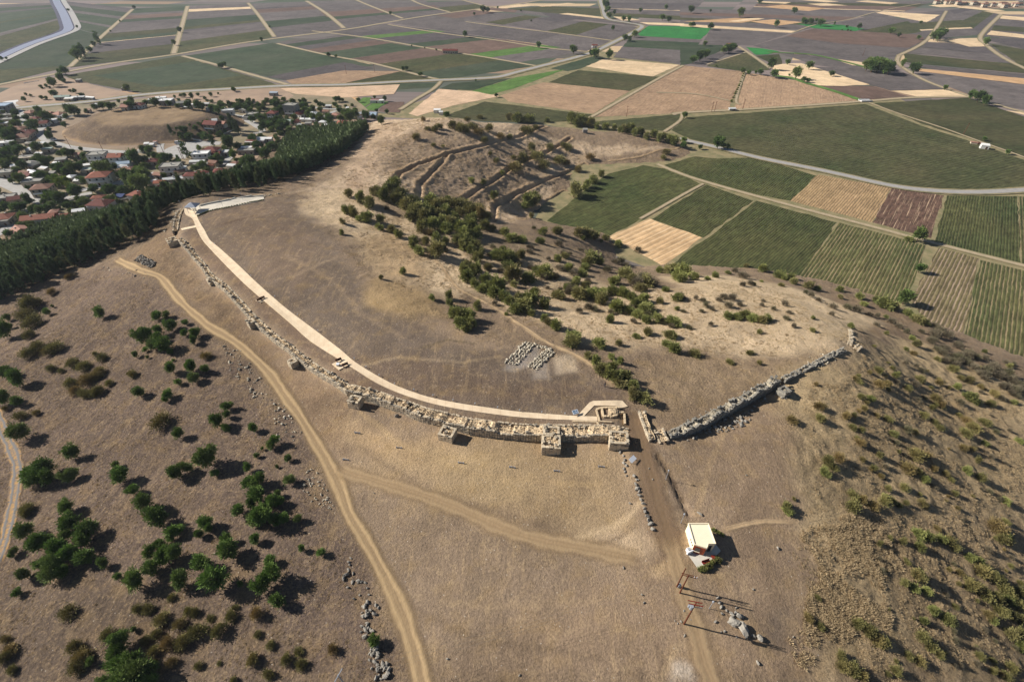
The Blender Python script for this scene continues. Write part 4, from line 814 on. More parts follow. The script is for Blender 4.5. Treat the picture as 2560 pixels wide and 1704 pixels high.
for i in range(64):
    t = r.random(); b.append('%d,%d,%d' % (1690+t*700+r.gauss(0, 45), -40+t*420+r.gauss(0, 30), r.uniform(55, 90)))
veg('dry_shrub', 'C2', ' '.join(b), 'dry grey bush', 'scrub band near right fields', 'grey scrub band near the right fields', perrow=18)
G5 = 'small trees and bushes of the gully'
veg('oak_shrub', 'B1', '60,165,80 140,200,80 200,235,80 180,330,100 90,300,70 40,290,60 130,340,50 275,350,60 270,400,60 350,410,70 400,450,60 10,440,40 15,360,50', 'olive green bush', 'at the top of the gully', G5)
veg('oak_shrub', 'B1', '330,130,90 370,110,90 300,180,100 380,200,110 450,240,110 520,290,110 620,220,110 650,270,110 720,300,100 580,330,110 480,330,90 640,380,100 700,360,90 760,370,100 720,410,90 560,390,90 820,400,90 900,400,120 900,350,90 990,390,80 1040,410,60 930,440,90 240,150,80 420,180,90 500,240,100 560,270,100 600,300,100 680,320,90 790,340,90 850,440,90', 'olive green tree', 'of the upper gully thicket', G5, 'tree', perrow=10)
veg('olive_brown_shrub', 'B1', '840,260,120 900,290,120 960,320,110 780,250,110 1000,330,80 820,310,90 560,420,80 620,440,70 950,270,80 700,240,80', 'grey brown bush', 'above the gully thicket', 'brown bushes of the gully')
veg('oak_shrub', 'B1', '660,470,80 500,510,80 540,560,80 590,500,70 660,560,110 700,540,70 860,490,110 840,530,80 930,520,90 960,570,80 940,610,80 900,560,70 800,480,80 720,500,60', 'olive green tree', 'of the second gully thicket', G5, 'tree')
veg('green_shrub', 'B1', '1080,600,90 1150,610,100 1155,665,85 1010,680,60 1185,625,60 1180,730,120 1240,595,70 1120,550,50 1290,750,100 1060,590,70', 'bright green bush', 'in the middle of the gully', G5)
veg('oak_shrub', 'B1', '870,660,90 850,700,90 930,700,100 870,740,90 920,780,80 990,770,90 970,820,80 1080,800,120 1050,850,90 1120,870,100 1160,910,70 1200,960,90 1260,930,130 1300,900,110 1310,990,60 1400,920,100 1330,850,70 1190,790,60 1020,800,90 1220,900,90', 'tall olive green tree', 'beside the pale foot trail', G5, 'tree', perrow=10)
veg('green_shrub', 'B1', '1490,620,65 1540,600,60 1730,610,100 1700,640,80 1780,640,60 1680,680,70 1660,720,60 1400,710,110 1440,740,60 1350,700,60 1560,680,60 1620,770,60 1600,800,80 1680,810,90 1560,820,70 1640,860,110 1740,860,110 1790,900,110 1800,850,70 1880,770,80 1950,720,90 2000,760,90 1940,850,110 1990,880,80 1870,840,80 2100,780,100 2060,820,80', 'green bush', 'in the right part of the gully', G5, perrow=9)
veg('green_shrub', 'B1', '1900,950,110 1970,970,80 2080,900,80 2030,930,80 2100,960,100 2040,1000,90 2170,1030,80 2290,1050,100 2100,1040,60 1850,1040,75 1430,1050,70 1480,1080,80 1400,1030,60 1500,870,90 1140,1000,30 1600,1150,100 2110,1120,80 2260,1140,80 2280,1150,60 2030,1150,50 2310,890,70 2230,830,50 2190,910,60 2310,960,40', 'green bush', 'at the lower mouth of the gully', G5, perrow=12)
veg('dry_shrub', 'B1', '1350,690,80 1500,680,60 2080,760,110 2140,790,90 2030,790,100 1600,720,60 1920,640,70 1960,660,60 1830,700,60 1300,570,50 1310,540,40 1500,520,60 1530,590,60 2040,560,50 1650,560,40 1890,640,60 1580,840,90 1700,770,60 1480,740,50 1230,660,50 2210,1050,60 1740,960,60 1700,950,60 1640,980,50 2330,880,60', 'dry grey bush', 'inside the gully', 'dry bushes of the gully', perrow=13)
veg('oak_shrub', 'B1', '430,705,50 630,885,50 280,745,40 745,870,70 750,920,60 940,940,80 780,990,90 830,1000,110 880,1010,100 820,1060,100 900,1060,80 870,1090,80', 'dark green tree', 'standing apart on the plateau edge', G5, 'tree')
veg('green_shrub', 'B1', '1390,435,70 1490,430,70 1640,440,80 1700,450,80 1740,460,70 1820,475,50 1665,480,40 1910,520,55 1790,500,30 1130,440,70 1180,480,80 1250,490,70 1370,500,60 2290,690,90 2320,740,90 2190,700,60 2240,700,70', 'green bush', 'along the near edge of the fields', 'bushes along the field edge', perrow=17)
G6 = 'bushes on the trenched ridge'
veg('oak_shrub', 'B1', '1620,155,100 1700,110,60 1740,75,70 1790,40,50 1680,130,60 1290,220,90 1340,190,80 1270,250,60 1330,230,70 980,100,50 900,80,50 1110,30,40 1310,320,50 1050,190,60 740,200,40', 'olive bush', 'beside the ridge trenches', G6)
veg('olive_brown_shrub', 'A1', '520,940,60 820,870,90 860,890,70 770,860,60 950,900,70 930,880,50 990,960,50 1100,930,60 1160,940,50 1280,890,90 1340,870,50 640,990,40 705,1000,30 870,820,30 730,780,35 960,800,40 570,820,40 600,880,40 650,890,50 1030,1050,40 1070,1100,40 680,870,50 1020,880,60 900,860,60', 'brown bush', 'on the top of the ridge', G6, perrow=12)
veg('oak_shrub', 'A1', '1160,800,45 1220,810,70 1300,815,60 1580,810,80 1640,830,80 1720,840,70 1760,860,50 1420,820,40 1880,870,50 1950,880,60 1990,880,70 2060,900,60 2150,915,60 2220,930,50 2290,960,70 2100,930,50 1190,805,50 1260,815,50 1600,800,70 1680,830,70 1820,865,50 1920,890,50 2020,905,60 2190,940,60 2260,950,60', 'dark green bush', 'of the hedge behind the ridge', 'hedge behind the ridge', perrow=26)
veg('olive_brown_shrub', 'A1', '1530,990,50 1560,1010,60 1710,1075,60 2235,1040,55 2215,1080,40 1440,1010,60 1310,1010,70 1250,1090,90 1200,1140,90 1350,1070,80 1390,1130,100 1630,1160,60 1190,1080,40 1500,1100,70 1550,1110,60', 'brown bush', 'on the sunlit flank of the ridge', G6)
veg('oak_shrub', 'C1', '1700,100,60 1750,140,80 1800,190,110 1890,240,120 1960,250,80 1860,110,60 1920,140,60 2010,300,100 2010,370,90 2080,390,110 1870,180,70 1840,220,90 1920,280,90', 'dark green tree', 'of the clump above the gate', 'tree clump above the gate', 'tree')
veg('green_shrub', 'C1', '1780,20,100 1590,15,100 2290,60,90 2240,20,60 1910,20,50', 'light green bush', 'on the straw ground above the gate', G5)
r = random.Random(17); bb = []
for i in range(60):
    t = r.random(); bb.append('%d,%d,%d' % (300+t*1750+r.gauss(0, 130), 250+t*720+r.gauss(0, 90), r.uniform(25, 60)))
veg('dry_shrub', 'B1', ' '.join(bb), 'low dry bush', 'between gully trees', 'low dry bushes between the gully trees', perrow=20)
g = gp(*T('A1', '280,840')[0], 1.5); plant('young_pine', g, 45*TS*mpp(g), 'lone small pine on the bare ground at the end of the pine belt', 'pine')

PRO['low_scrub'] = (PRO['olive_brown_shrub'][0]+PRO['dry_shrub'][0], None, .25)
for k_, n_, w_, bx in (('C2', 90, 'on the open right slope', (1180, 2330, 120, 1150)), ('D2', 60, 'on the lowest right slope', (1100, 2340, 60, 1150))):
    bb = []
    while len(bb) < n_:
        x, y = r.uniform(bx[0], bx[1]), r.uniform(bx[2], bx[3])
        if k_ == 'D2' and r.random() > (x-900)/1300: continue
        bb.append('%d,%d,%d' % (x, y, r.uniform(22, 58)))
    veg('low_scrub', k_, ' '.join(bb), 'low brown scrub tuft', w_, 'low scrub tufts '+w_, perrow=18)

# ---------------------------------------------------------------- the planted pine belt: 300 single trees, the rest one mass
far_e = [gp(x, y, 7.5) for x, y in ((-90, 615), (0, 600), (40, 585), (81, 566), (122, 548), (163, 535), (231, 527), (319, 508), (385, 500), (436, 491), (487, 476), (555, 466), (614, 450), (648, 433), (673, 410), (690, 380), (702, 348), (744, 325), (800, 312), (860, 305), (915, 300))]
near_e = [gp(x, y) for x, y in ((938, 312), (900, 348), (855, 385), (800, 412), (740, 440), (690, 456), (640, 468), (590, 476), (520, 486), (470, 496), (440, 512), (420, 545), (380, 580), (320, 612), (250, 640), (150, 690), (80, 722), (20, 745), (-100, 800))]
FP = xy(far_e+near_e); xs = [p[0] for p in FP]; ys = [p[1] for p in FP]
r = random.Random(5); cand = []; y = min(ys); clear = gp(95, 590, 6)
while y < max(ys):
    x = min(xs)+r.uniform(0, 2)
    while x < max(xs):
        px, py = x+r.uniform(-1, 1), y+r.uniform(-1, 1)
        if math.hypot(px-clear.x, py-clear.y) > 8 or r.random() < .1: cand.append((px, py))
        x += 3.0
    y += 3.1
ca = np.array(cand); ins = in_poly(ca[:, 0], ca[:, 1], FP); cand = [tuple(c) for c, i in zip(cand, ins) if i]
def inview(p):
    q = Vector((p[0], p[1], 20))-Vector((0, 0, CAMH)); u = q.x; v = q.y*sP+q.z*cP; w = q.y*cP-q.z*sP; return w > 0 and abs(u/w) < 1.06 and abs(v/w) < .74
seen = sorted([c for c in cand if inview(c)], key=lambda c: math.hypot(c[0], c[1])); 
band = []
nl = [Vector(p[:2]) for p in xy(gl('P', '800,412 740,440 690,456 640,468 590,476 520,486 470,496 440,512 420,545 380,580 320,612'))]
BP1 = []; BP2 = []
for i, p in enumerate(nl):
    d = (nl[min(i+1, len(nl)-1)]-nl[max(i-1, 0)]).normalized(); q = Vector((d.y, -d.x)); q = q if q.x < 0 or q.y > .5 else -q; BP1.append(tuple(p+q*7)); BP2.append(tuple(p+q*(34 if i > 1 else 40)))
BPo = BP1+BP2[::-1]; xs = [p[0] for p in BPo]; ys = [p[1] for p in BPo]; old = set((round(a/3), round(b/3)) for a, b in cand); y = min(ys)
while y < max(ys):
    x = min(xs)
    while x < max(xs):
        c = (x+r.uniform(-1, 1), y+r.uniform(-1, 1))
        if (round(c[0]/3), round(c[1]/3)) not in old: band.append(c)
        x += 3.0
    y += 2.9
ba = np.array(band); ins = in_poly(ba[:, 0], ba[:, 1], BPo); band = [c for c, i in zip(band, ins) if i and hgt(*c) > 2]
cand += band; seen = sorted([c for c in cand if inview(c)], key=lambda c: math.hypot(c[0], c[1]))
TRL = xy(gl('Z1', '460,300 740,265 1100,190 1400,130 1700,95 1915,88 2300,20'))
kp = seg_dist(np.array([c[0] for c in cand]), np.array([c[1] for c in cand]), TRL) > 13
kd = dict(zip(cand, kp)); cand = [c for c in cand if kd[c]]; seen = [c for c in seen if kd[c]]
near300 = seen[:300]; rest = seen[300:]+[c for c in cand if not inview(c)]
for i, c in enumerate(near300):
    plant('forest_pine', Vector((c[0], c[1], hgt(*c))), r.uniform(2.5, 4.0), 'slender dark pine in the near part of the dense planted belt above the village', 'pine', 'pines of the planted belt', hs=r.uniform(.78, 1.12), parts=False, sink=.3)
def scatter(name, meshes, places, mat, label, cat, kind='stuff'):      # many copies baked into one mesh; places: x, y, z, sx, sz, rot
    VV = []; FF = []; TT = []; off = 0
    tm = []
    for me in meshes:
        v = np.empty(len(me.vertices)*3); me.vertices.foreach_get('co', v); f = np.empty(len(me.loops), int); me.loops.foreach_get('vertex_index', f); t = np.empty(len(me.polygons)); me.attributes['tint'].data.foreach_get('value', t)
        ls = np.empty(len(me.polygons), int); me.polygons.foreach_get('loop_total', ls); tm.append((v.reshape(-1, 3), f, t, ls))
    for i, (x, y, z, sx, sz, a) in enumerate(places):
        v, f, t, ls = tm[i % len(tm)]; c, s_ = math.cos(a)*sx, math.sin(a)*sx
        VV.append(np.stack([x+v[:, 0]*c-v[:, 1]*s_, y+v[:, 0]*s_+v[:, 1]*c, z+v[:, 2]*sz], 1)); FF.append(f+off); TT.append(np.clip(t+.25*math.sin(i*5.1), 0, 1)); off += len(v)
    V = np.concatenate(VV); F = np.concatenate(FF); Tt = np.concatenate(TT); LT = np.concatenate([tm[i % len(tm)][3] for i in range(len(places))])
    me = bpy.data.meshes.new(name); me.vertices.add(len(V)); me.vertices.foreach_set('co', V.ravel()); me.loops.add(len(F)); me.loops.foreach_set('vertex_index', F)
    me.polygons.add(len(LT)); me.polygons.foreach_set('loop_start', np.concatenate([[0], np.cumsum(LT)[:-1]])); me.update(calc_edges=True); me.materials.append(mat)
    a_ = me.attributes.new('tint', 'FLOAT', 'FACE'); a_.data.foreach_set('value', Tt)
    o = bpy.data.objects.new(name, me); link(o); return tag(o, label, cat, None, kind)
cz = PRO['forest_pine'][2]
far_m = [crown_mesh('far_pine_crown', L_FOR, 900+i, 'cone', n=34, q=6, size=.28, h=2.5, spread=.3, up=1.0) for i in range(4)]
scatter('pine_wood', far_m, [(x, y, hgt(x, y)+cz*3.2-.3, r.uniform(2.9, 3.7), r.uniform(2.8, 3.5), r.uniform(0, 6)) for x, y in rest], L_FOR, 'far part of the dense planted pine belt running along the hillside above the village', 'pine wood')

# dry grass tussocks, uncountable
def tuft_mesh(seed, n=30):
    r = random.Random(seed); mb = MB()
    t0 = r.random()*.6
    for i in range(n):
        a = r.uniform(0, 6.28); q = r.uniform(0, .4); d = Vector((math.cos(a)*(.3+q*2), math.sin(a)*(.3+q*2), r.uniform(.5, 1.0))); leafquad(mb, Vector((math.cos(a)*q, math.sin(a)*q, -.05+.3*(.4-q))), d, .04, r.uniform(.25, .42), t0+.4*r.random(), r)
    return mb.mesh('tuft', M_TUFT)
M_TUFT = leaf_mat('straw_tussock', (156, 136, 104), (198, 174, 136), None, .1)
tufts = [tuft_mesh(i) for i in range(6)]
def tuft_places(pxp, n, s0, s1, seed):
    P = xy(gl('P', pxp)); xs = [p[0] for p in P]; ys = [p[1] for p in P]; rs = np.random.RandomState(seed)
    X = rs.uniform(min(xs), max(xs), n*4); Y = rs.uniform(min(ys), max(ys), n*4); ok = in_poly(X+16*vnoise(X, Y, 14, seed+7)+8*vnoise(X, Y, 5, seed+8), Y+16*vnoise(X, Y, 14, seed+9), P) & (vnoise(X, Y, 7, seed)+.5*vnoise(X, Y, 2.5, seed+1)+rs.uniform(-.25, .25, len(X)) > -.05); X = X[ok][:n]; Y = Y[ok][:n]
    Zz = bil(HZ[0], GX0, GY0, GS, X, Y); s = rs.uniform(s0, s1, len(X)); return [(x, y, z, q, q*rs.uniform(.6, 1.1), rs.uniform(0, 6)) for x, y, z, q in zip(X, Y, Zz, s)]
scatter('dry_grass', tufts, tuft_places('1990,1010 2150,910 2300,900 2560,1010 2640,1300 2640,1720 2120,1720 2030,1450 2020,1200', 9000, .3, .8, 1), M_TUFT, 'straw coloured grass tussocks covering the right slope', 'dry grass')
scatter('dry_grass', tufts, tuft_places('2010,1290 2120,1270 2230,1300 2270,1400 2230,1560 2150,1720 2010,1720 2030,1500', 2600, .7, 1.35, 8), M_TUFT, 'dense fluffy straw tussocks right of the kiosk', 'dry grass')
scatter('dry_grass', tufts, tuft_places('-60,900 0,800 250,680 420,740 560,880 700,1040 780,1160 850,1330 960,1550 1000,1720 -60,1720', 7000, .25, .6, 2), M_TUFT, 'short brownish dry grass covering the left slope between the pines', 'dry grass')
scatter('dry_grass', tufts, tuft_places('880,480 1100,600 1300,680 1560,760 1850,705 2060,750 2130,850 1900,890 1560,860 1330,800 1110,740 900,620', 6000, .35, .9, 3), M_TUFT, 'pale straw grass around the gully and on its slopes', 'dry grass')
scatter('dry_grass', tufts, tuft_places('880,460 960,310 1160,305 1340,345 1640,365 1480,395 1380,440 1380,510 1250,550 1000,520', 5000, .5, 1.1, 4), M_TUFT, 'pale straw grass on the trenched ridge', 'dry grass')
# ---------------------------------------------------------------- stone walls, blocks and boulders
def stone_mat(name, ca, cb, cc):
    k = NT(name, .92, .2); ob = k.coord(); t = k.attr('tint').outputs['Fac']; n1 = k.rng(k.noise(ob, .9, 5, .7), .35, .65); n2 = k.rng(k.noise(ob, 3.5, 5, .7), .42, .62)
    c = k.mix(t, lin(ca), lin(cb)); c = k.mix(k.math('MULTIPLY', n2, .55), c, lin(cc)); c = k.mix(k.math('MULTIPLY', k.rng(k.n('ObjectInfo').outputs['Random'], 0, 1), .4), c, lin(cb))
    return k.out(k.gain(c, k.math('MULTIPLY_ADD', n1, .3, .85)), k.noise(ob, 5, 5, .7), .6, .08)
M_STONE = stone_mat('weathered_limestone', (114, 108, 100), (218, 198, 166), (164, 154, 138))
M_RUB = stone_mat('tan_rubble', (140, 120, 96), (214, 190, 154), (178, 158, 130))
def wall_run(name, L, wid, top, side, parent, drop=.3, seed=0, course=.42, blk=.62, rub=True, rise=None, rock=.14, mats=None):
    """faces of coursed blocks on both edges of the line, rubble between; side=+1: the tall face is left of travel"""
    r = random.Random(seed); P = [Vector(p[:2]) for p in resample(L, blk)]; f = MB(); core = MB(); n = len(P); prev = None
    for i in range(n-1):
        a, b = P[i], P[i+1]; d = (b-a); ln = d.length
        if ln < .05: continue
        d.normalize(); nn = Vector((-d.y, d.x)); c = (a+b)/2; rz = math.atan2(d.y, d.x); tz0 = hgt(c.x-side*nn.x*(wid/2+.4), c.y-side*nn.y*(wid/2+.4))
        tv = top+(rise(i/n) if rise else 0); tz = tz0+tv
        tz -= .9*max(0, math.sin(i*.31+seed*1.7)*math.sin(i*.13+seed)-.35)+.25*max(0, math.sin(i*1.3+seed)); tz = round(tz/.21)*.21+0.02*r.random()
        o = c+side*nn*(wid/2); bz = hgt(c.x+side*nn.x*(wid/2+.8), c.y+side*nn.y*(wid/2+.8))-drop; z = bz; 
        while z < tz:
            h = min(course*r.uniform(.85, 1.15), tz-z+.05)
            if h > .12: f.box((o.x+r.uniform(-.03, .03), o.y+r.uniform(-.03, .03), z+h/2), (ln*r.uniform(.84, .98), .5*r.uniform(.8, 1.15), h*.93), rz+r.uniform(-.06, .06), r.choice((r.uniform(0, .4), r.uniform(.4, 1))), .08, r=r)
            z += h
        q = c-side*nn*(wid/2)
        for kx in range(2 if top > .25 else 1):
            if r.random() < .85: f.box((q.x+r.uniform(-.08, .08), q.y+r.uniform(-.08, .08), tz0-.12+kx*.36), (ln*r.uniform(.7, 1.02), .42, .42), rz+r.uniform(-.12, .12), r.uniform(.4, 1), .12, r=r)
        e1 = c+side*nn*(wid/2-.2); e2 = c-side*nn*(wid/2-.15)
        row = [(e1.lerp(e2, t), tz-.12-.22*math.sin(t*3.14)+r.uniform(-.12, .12)) for t in (0, .33, .66, 1)]
        if prev:
            for j in range(3): core.face([(*prev[j][0], prev[j][1]), (*row[j][0], row[j][1]), (*row[j+1][0], row[j+1][1]), (*prev[j+1][0], prev[j+1][1])][::(1 if side < 0 else -1)], r.uniform(.3, 1))
        prev = row
        if rub:
            for t in range(6):
                w = r.uniform(.1, .9); p_ = e1.lerp(e2, w); s_ = r.uniform(.12, .34); core.box((p_.x+d.x*r.uniform(-.3, .3), p_.y+d.y*r.uniform(-.3, .3), tz-.2+s_*.2), (s_, s_*r.uniform(.6, 1), s_*.7), r.uniform(0, 3), r.uniform(.1, 1), .3, tilt=.5, r=r)
            if r.random() < rock:
                p_ = e1.lerp(e2, r.choice((r.uniform(-.05, .25), r.uniform(.75, 1.1)))); s_ = r.uniform(.5, 1.0); f.box((p_.x, p_.y, tz+s_*.15), (s_, s_*.75, s_*.7), r.uniform(0, 3), r.uniform(0, .35), .3, tilt=.4, r=r)
    a = f.build('face_stones', (mats or (M_STONE, M_RUB))[0], parent); b = core.build('rubble_core', (mats or (M_STONE, M_RUB))[1], parent); return a, b
def tower(parent, c, w, dep, rz, ztop, zbase, seed, name='tower', mats=None):
    """square bastion of coursed blocks; c centre (x, y)"""
    r = random.Random(seed); f = MB(); ux = Vector((math.cos(rz), math.sin(rz))); uy = Vector((-ux.y, ux.x)); th = .55
    for (s, ax, ln, ra) in ((1, uy, w, rz), (-1, uy, w, rz), (1, ux, dep, rz+math.pi/2), (-1, ux, dep, rz+math.pi/2)):
        half = (dep if ax is uy else w)/2-th/2; al = ux if ax is uy else uy; nb = max(2, int(ln/.75)); z = zbase
        while z < ztop:
            h = min(.45, ztop-z)
            for i in range(nb):
                if z+h >= ztop-.5 and r.random() < .3: continue
                t = (i+.5)/nb-.5; p = Vector(c)+ax*(s*half)+al*(t*(ln-(0 if ax is uy else th*2.02))); f.box((p.x+r.uniform(-.03, .03), p.y+r.uniform(-.03, .03), z+h/2), (ln/nb*.97, th, h*.97), ra+r.uniform(-.02, .02), r.uniform(.2, .9), .05, r=r)
            z += h
        
    core = MB(); zc = ztop-.45
    core.box((*c, (zbase+zc)/2), (w-th*2, dep-th*2, zc-zbase), rz, .7)
    for i in range(int(w*dep*5)):
        p = Vector(c)+ux*r.uniform(-.38, .38)*w+uy*r.uniform(-.38, .38)*dep; s_ = r.uniform(.18, .5); core.box((p.x, p.y, zc+s_*.2), (s_, s_*.8, s_*.7), r.uniform(0, 3), r.uniform(0, 1), .3, tilt=.5, r=r)
    for i in range(int(w*1.2)):
        p = Vector(c)+ux*r.uniform(-.45, .45)*w+uy*r.uniform(-.45, .45)*dep; s_ = r.uniform(.5, .9); f.box((p.x, p.y, ztop+s_*.1), (s_, s_*.8, s_*.6), r.uniform(0, 3), r.uniform(0, .4), .3, tilt=.3, r=r)
    t = f.build(name, (mats or (M_STONE, M_RUB))[0], parent); core.build('rubble_fill', (mats or (M_STONE, M_RUB))[1], t); return t
w0 = gp(1000, 1010)
WL = WALL[1:]; iv = 4
e = empty('fortification_wall', (0, 0, 0)); tag(e, 'long curved ruined stone fortification wall with square towers below the paved path', 'ruined wall')
def sub(L, a, b): return L[a:b+1]
sgn = -1 if seg_dist(np.array([0.0]), np.array([120.0]), WXY, True)[0][0] > 0 else 1
wall_run('w', WALL[0:4], 1.9, .35, sgn, e, seed=1); wall_run('w', WALL[4:15], 1.6, .15, sgn, e, seed=2, rock=.3); wall_run('w', WALL[14:19], 1.7, .25, sgn, e, seed=3, rock=.3)
wall_run('w', WALL[18:22], 2.3, .65, sgn, e, seed=4); wall_run('w', WALL[21:25], 2.6, .3, sgn, e, seed=5, rise=lambda t: .15*math.sin(t*9)); wall_run('w', WALL[24:], 3.0, .45, sgn, e, seed=6, rise=lambda t: .2*math.sin(t*17), rock=.3)
for s, w, dp, up, sd, o in (('886,996', 3.2, 2.6, .9, 1, 0), ('1118,1077', 3.7, 3.2, .7, 2, 0), ('1378,1102', 4.4, 3.9, 1.1, 3, 0), ('1548,1092', 4.4, 3.8, 1.2, 4, 0), ('730,901', 2.4, 2.2, .4, 5, 0), ('626,801.5', 2.4, 2.2, .4, 6, 0), ('525.6,697', 2.6, 2.2, .3, 7, 0), ('428,598', 4.2, 3.6, 1.3, 8, 0), ('1378,1075', 4.0, 2.6, 1.0, 9, 0)):
    x, y = [float(v) for v in s.split(',')]; g = gp(x, y); z1 = hbase(g.x, g.y)+.75+up; g = at(x, y, z1)
    d = seg_dist(np.array([g.x]), np.array([g.y]), WXY, True); k_ = min(range(len(WXY)-1), key=lambda i: math.hypot((WXY[i][0]+WXY[i+1][0])/2-g.x, (WXY[i][1]+WXY[i+1][1])/2-g.y)); rz = math.atan2(WXY[k_+1][1]-WXY[k_][1], WXY[k_+1][0]-WXY[k_][0])
    zb = min(hgt(g.x+a, g.y+b) for a in (-2, 2) for b in (-2, 2))-.3; tower(e, (g.x, g.y), w, dp, rz, z1, zb, sd)
# right gate wing and the wall climbing to the far right
e = empty('gate_wing_wall', (0, 0, 0)); tag(e, 'low rubble filled gate wing wall right of the soil track through the gate', 'ruined wall')
GP = gl('P', '1604,1031 1612,1055 1622,1082 1632,1104'); wall_run('w', GP, 1.5, 1.0, -1, e, seed=21); g = gp(1651, 1092)
wall_run('w', gl('P', '1645,1076 1650,1090 1660,1108'), 1.9, 1.1, 1, e, seed=22); tag(e)
GMAT = (stone_mat('grey_wall_stone', (84, 82, 78), (150, 144, 132), (176, 168, 152)), stone_mat('grey_rubble', (104, 98, 88), (176, 164, 142), (150, 140, 122)))
e = empty('stone_wall', (0, 0, 0)); tag(e, 'tall ruined grey wall in shadow climbing from the gate to the right', 'ruined wall')
wall_run('w', RWALL, 1.9, .9, -1, e, seed=31, rise=lambda t: .8*t+.6*math.sin(t*23)*math.sin(t*57)-.5*max(0, math.sin(t*31)), rock=.9, mats=GMAT); x = at(1964, 970, 40.3); tower(e, (x.x, x.y), 2.6, 2.6, .5, 39.8, 36.8, 33, mats=GMAT)
e = empty('stone_wall', (0, 0, 0)); tag(e, 'thin low end of the ruined wall on the straw slope, farthest right', 'ruined wall'); wall_run('w', RWALL2, 1.2, .5, -1, e, seed=41, rock=.8, rise=lambda t: .3*math.sin(t*40), mats=GMAT)
e = empty('stone_wall', (0, 0, 0)); tag(e, 'short broken wall stub at the top of the straw slope beyond the right wall', 'ruined wall'); wall_run('w', gl('P', '2138,875 2150,866'), 1.2, .5, -1, e, seed=42, rock=.4); wall_run('w', gl('P', '2122,862 2128,845 2124,826'), 1.0, .1, -1, e, seed=43, rock=.6)
# excavated rooms inside the gate
e = empty('excavated_room', tuple(gp(1530, 1045))); tag(e, 'excavated stone room with low tan walls inside the loop of the paved path', 'ruined room')
def lowwall(pts, h, w, sd, mat=None):
    r = random.Random(sd); mb = MB(); L = gl('Z3', pts); o = e.location
    for a, b in zip(L[:-1], L[1:]):
        d = Vector((b.x-a.x, b.y-a.y)); n = max(1, int(d.length/.7)); rz = math.atan2(d.y, d.x)
        for i in range(n):
            p = Vector((a.x, a.y)).lerp(Vector((b.x, b.y)), (i+.5)/n); z = hgt(p.x, p.y); hh = h*r.uniform(.85, 1.1); mb.box((p.x-o.x, p.y-o.y, z-.3+hh/2-o.z), (d.length/n*.99, w*r.uniform(.9, 1.05), hh+.6), rz, r.uniform(.6, 1), .05, r=r)
    return mb.build('low_wall', mat or M_RUB, e)
lowwall('1240,265 1310,240 1590,240', .5, .5, 1); lowwall('1240,270 1290,440 1470,450', .45, .4, 2); lowwall('1320,250 1340,370 1430,365', .5, .5, 3); lowwall('1430,260 1440,370', .7, .6, 4); lowwall('1525,260 1540,360 1440,375', .7, .5, 5); lowwall('1640,310 1530,315', .5, .5, 6); lowwall('1650,330 1660,480', .6, .5, 7); lowwall('890,430 1250,440 1290,500 1000,520', .2, .4, 8)
mb = MB(); g = gp(*T('Z3', '1480,305')[0]); o = e.location; mb.box((g.x-o.x, g.y-o.y, g.z+.3-o.z), (1.5, 1.7, 1.0), .05, .8, .03); r = random.Random(9)
for i in range(30): s_ = r.uniform(.15, .4); mb.box((g.x+r.uniform(-.7, .7)-o.x, g.y+r.uniform(-.8, .8)-o.y, g.z+.8-o.z), (s_, s_, s_*.6), r.uniform(0, 3), r.random(), .3, r=r)
mb.build('stone_platform', M_RUB, e)

# boulders and blocks
M_ROCK = stone_mat('grey_boulder_stone', (96, 93, 88), (164, 156, 142), (138, 132, 124))
def rock_mesh(seed, blocky=.5):
    r = random.Random(seed); bm = bmesh.new(); bmesh.ops.create_icosphere(bm, subdivisions=3, radius=.5)
    ax = [Vector((r.uniform(-1, 1), r.uniform(-1, 1), r.uniform(-.7, 1))).normalized() for _ in range(14)]
    for v in bm.verts:
        p = v.co.copy()
        for a in ax:
            k = p.dot(a)
            lim = .5*(.5+.3*blocky*((ax.index(a)*37) % 10)/10)
            if k > lim: p -= a*(k-lim)
        p *= 1+.09*math.sin(p.x*19+seed)*math.sin(p.y*23+seed*2)+.05*math.sin(p.z*41+p.x*30); v.co = Vector((p.x, p.y*.85, p.z*.75))
    me = bpy.data.meshes.new('boulder'); bm.to_mesh(me); bm.free(); me.materials.append(M_ROCK)
    a_ = me.attributes.new('tint', 'FLOAT', 'FACE'); t = r.random(); a_.data.foreach_set('value', [t*.8+.1]*len(me.polygons)); return me
ROCKS = [rock_mesh(i) for i in range(8)]
M_PALE = stone_mat('pale_block_stone', (134, 128, 116), (214, 200, 174), (176, 168, 152)); PALE = []
for m_ in ROCKS: q = m_.copy(); q.materials.clear(); q.materials.append(M_PALE); PALE.append(q)
def rock(name, p, s, lab, group=None, cat='boulder', sink=.15, r=rng, flat=1.0):
    o = bpy.data.objects.new(name, (PALE if name in ('stone', 'stone_block') and 'grey block' not in lab else ROCKS)[r.randrange(8)]); o.location = (p.x, p.y, p.z+s*(.36-sink)*flat); o.rotation_euler = (r.uniform(-.2, .2), r.uniform(-.2, .2), r.uniform(0, 6.28))
    s *= 1.25; o.scale = (s*r.uniform(.9, 1.35), s*r.uniform(.7, 1.0), s*r.uniform(.75, 1.05)*flat); S.collection.objects.link(o); return tag(o, lab, cat, group)
def quad_rows(k, s, nu, nv, jit=.25, seed=1):
    A, B, C, D = gl(k, s); r = random.Random(seed); out = []
    for i in range(nu):
        for j in range(nv):
            u = (i+.5+r.uniform(-jit, jit))/nu; v = (j+.5+r.uniform(-jit, jit))/nv; p = A.lerp(B, u).lerp(D.lerp(C, u), v); p.z = hgt(p.x, p.y); out.append(p)
    return out
r = random.Random(8); lay = 'squared stone block laid in the %s of the block yard'
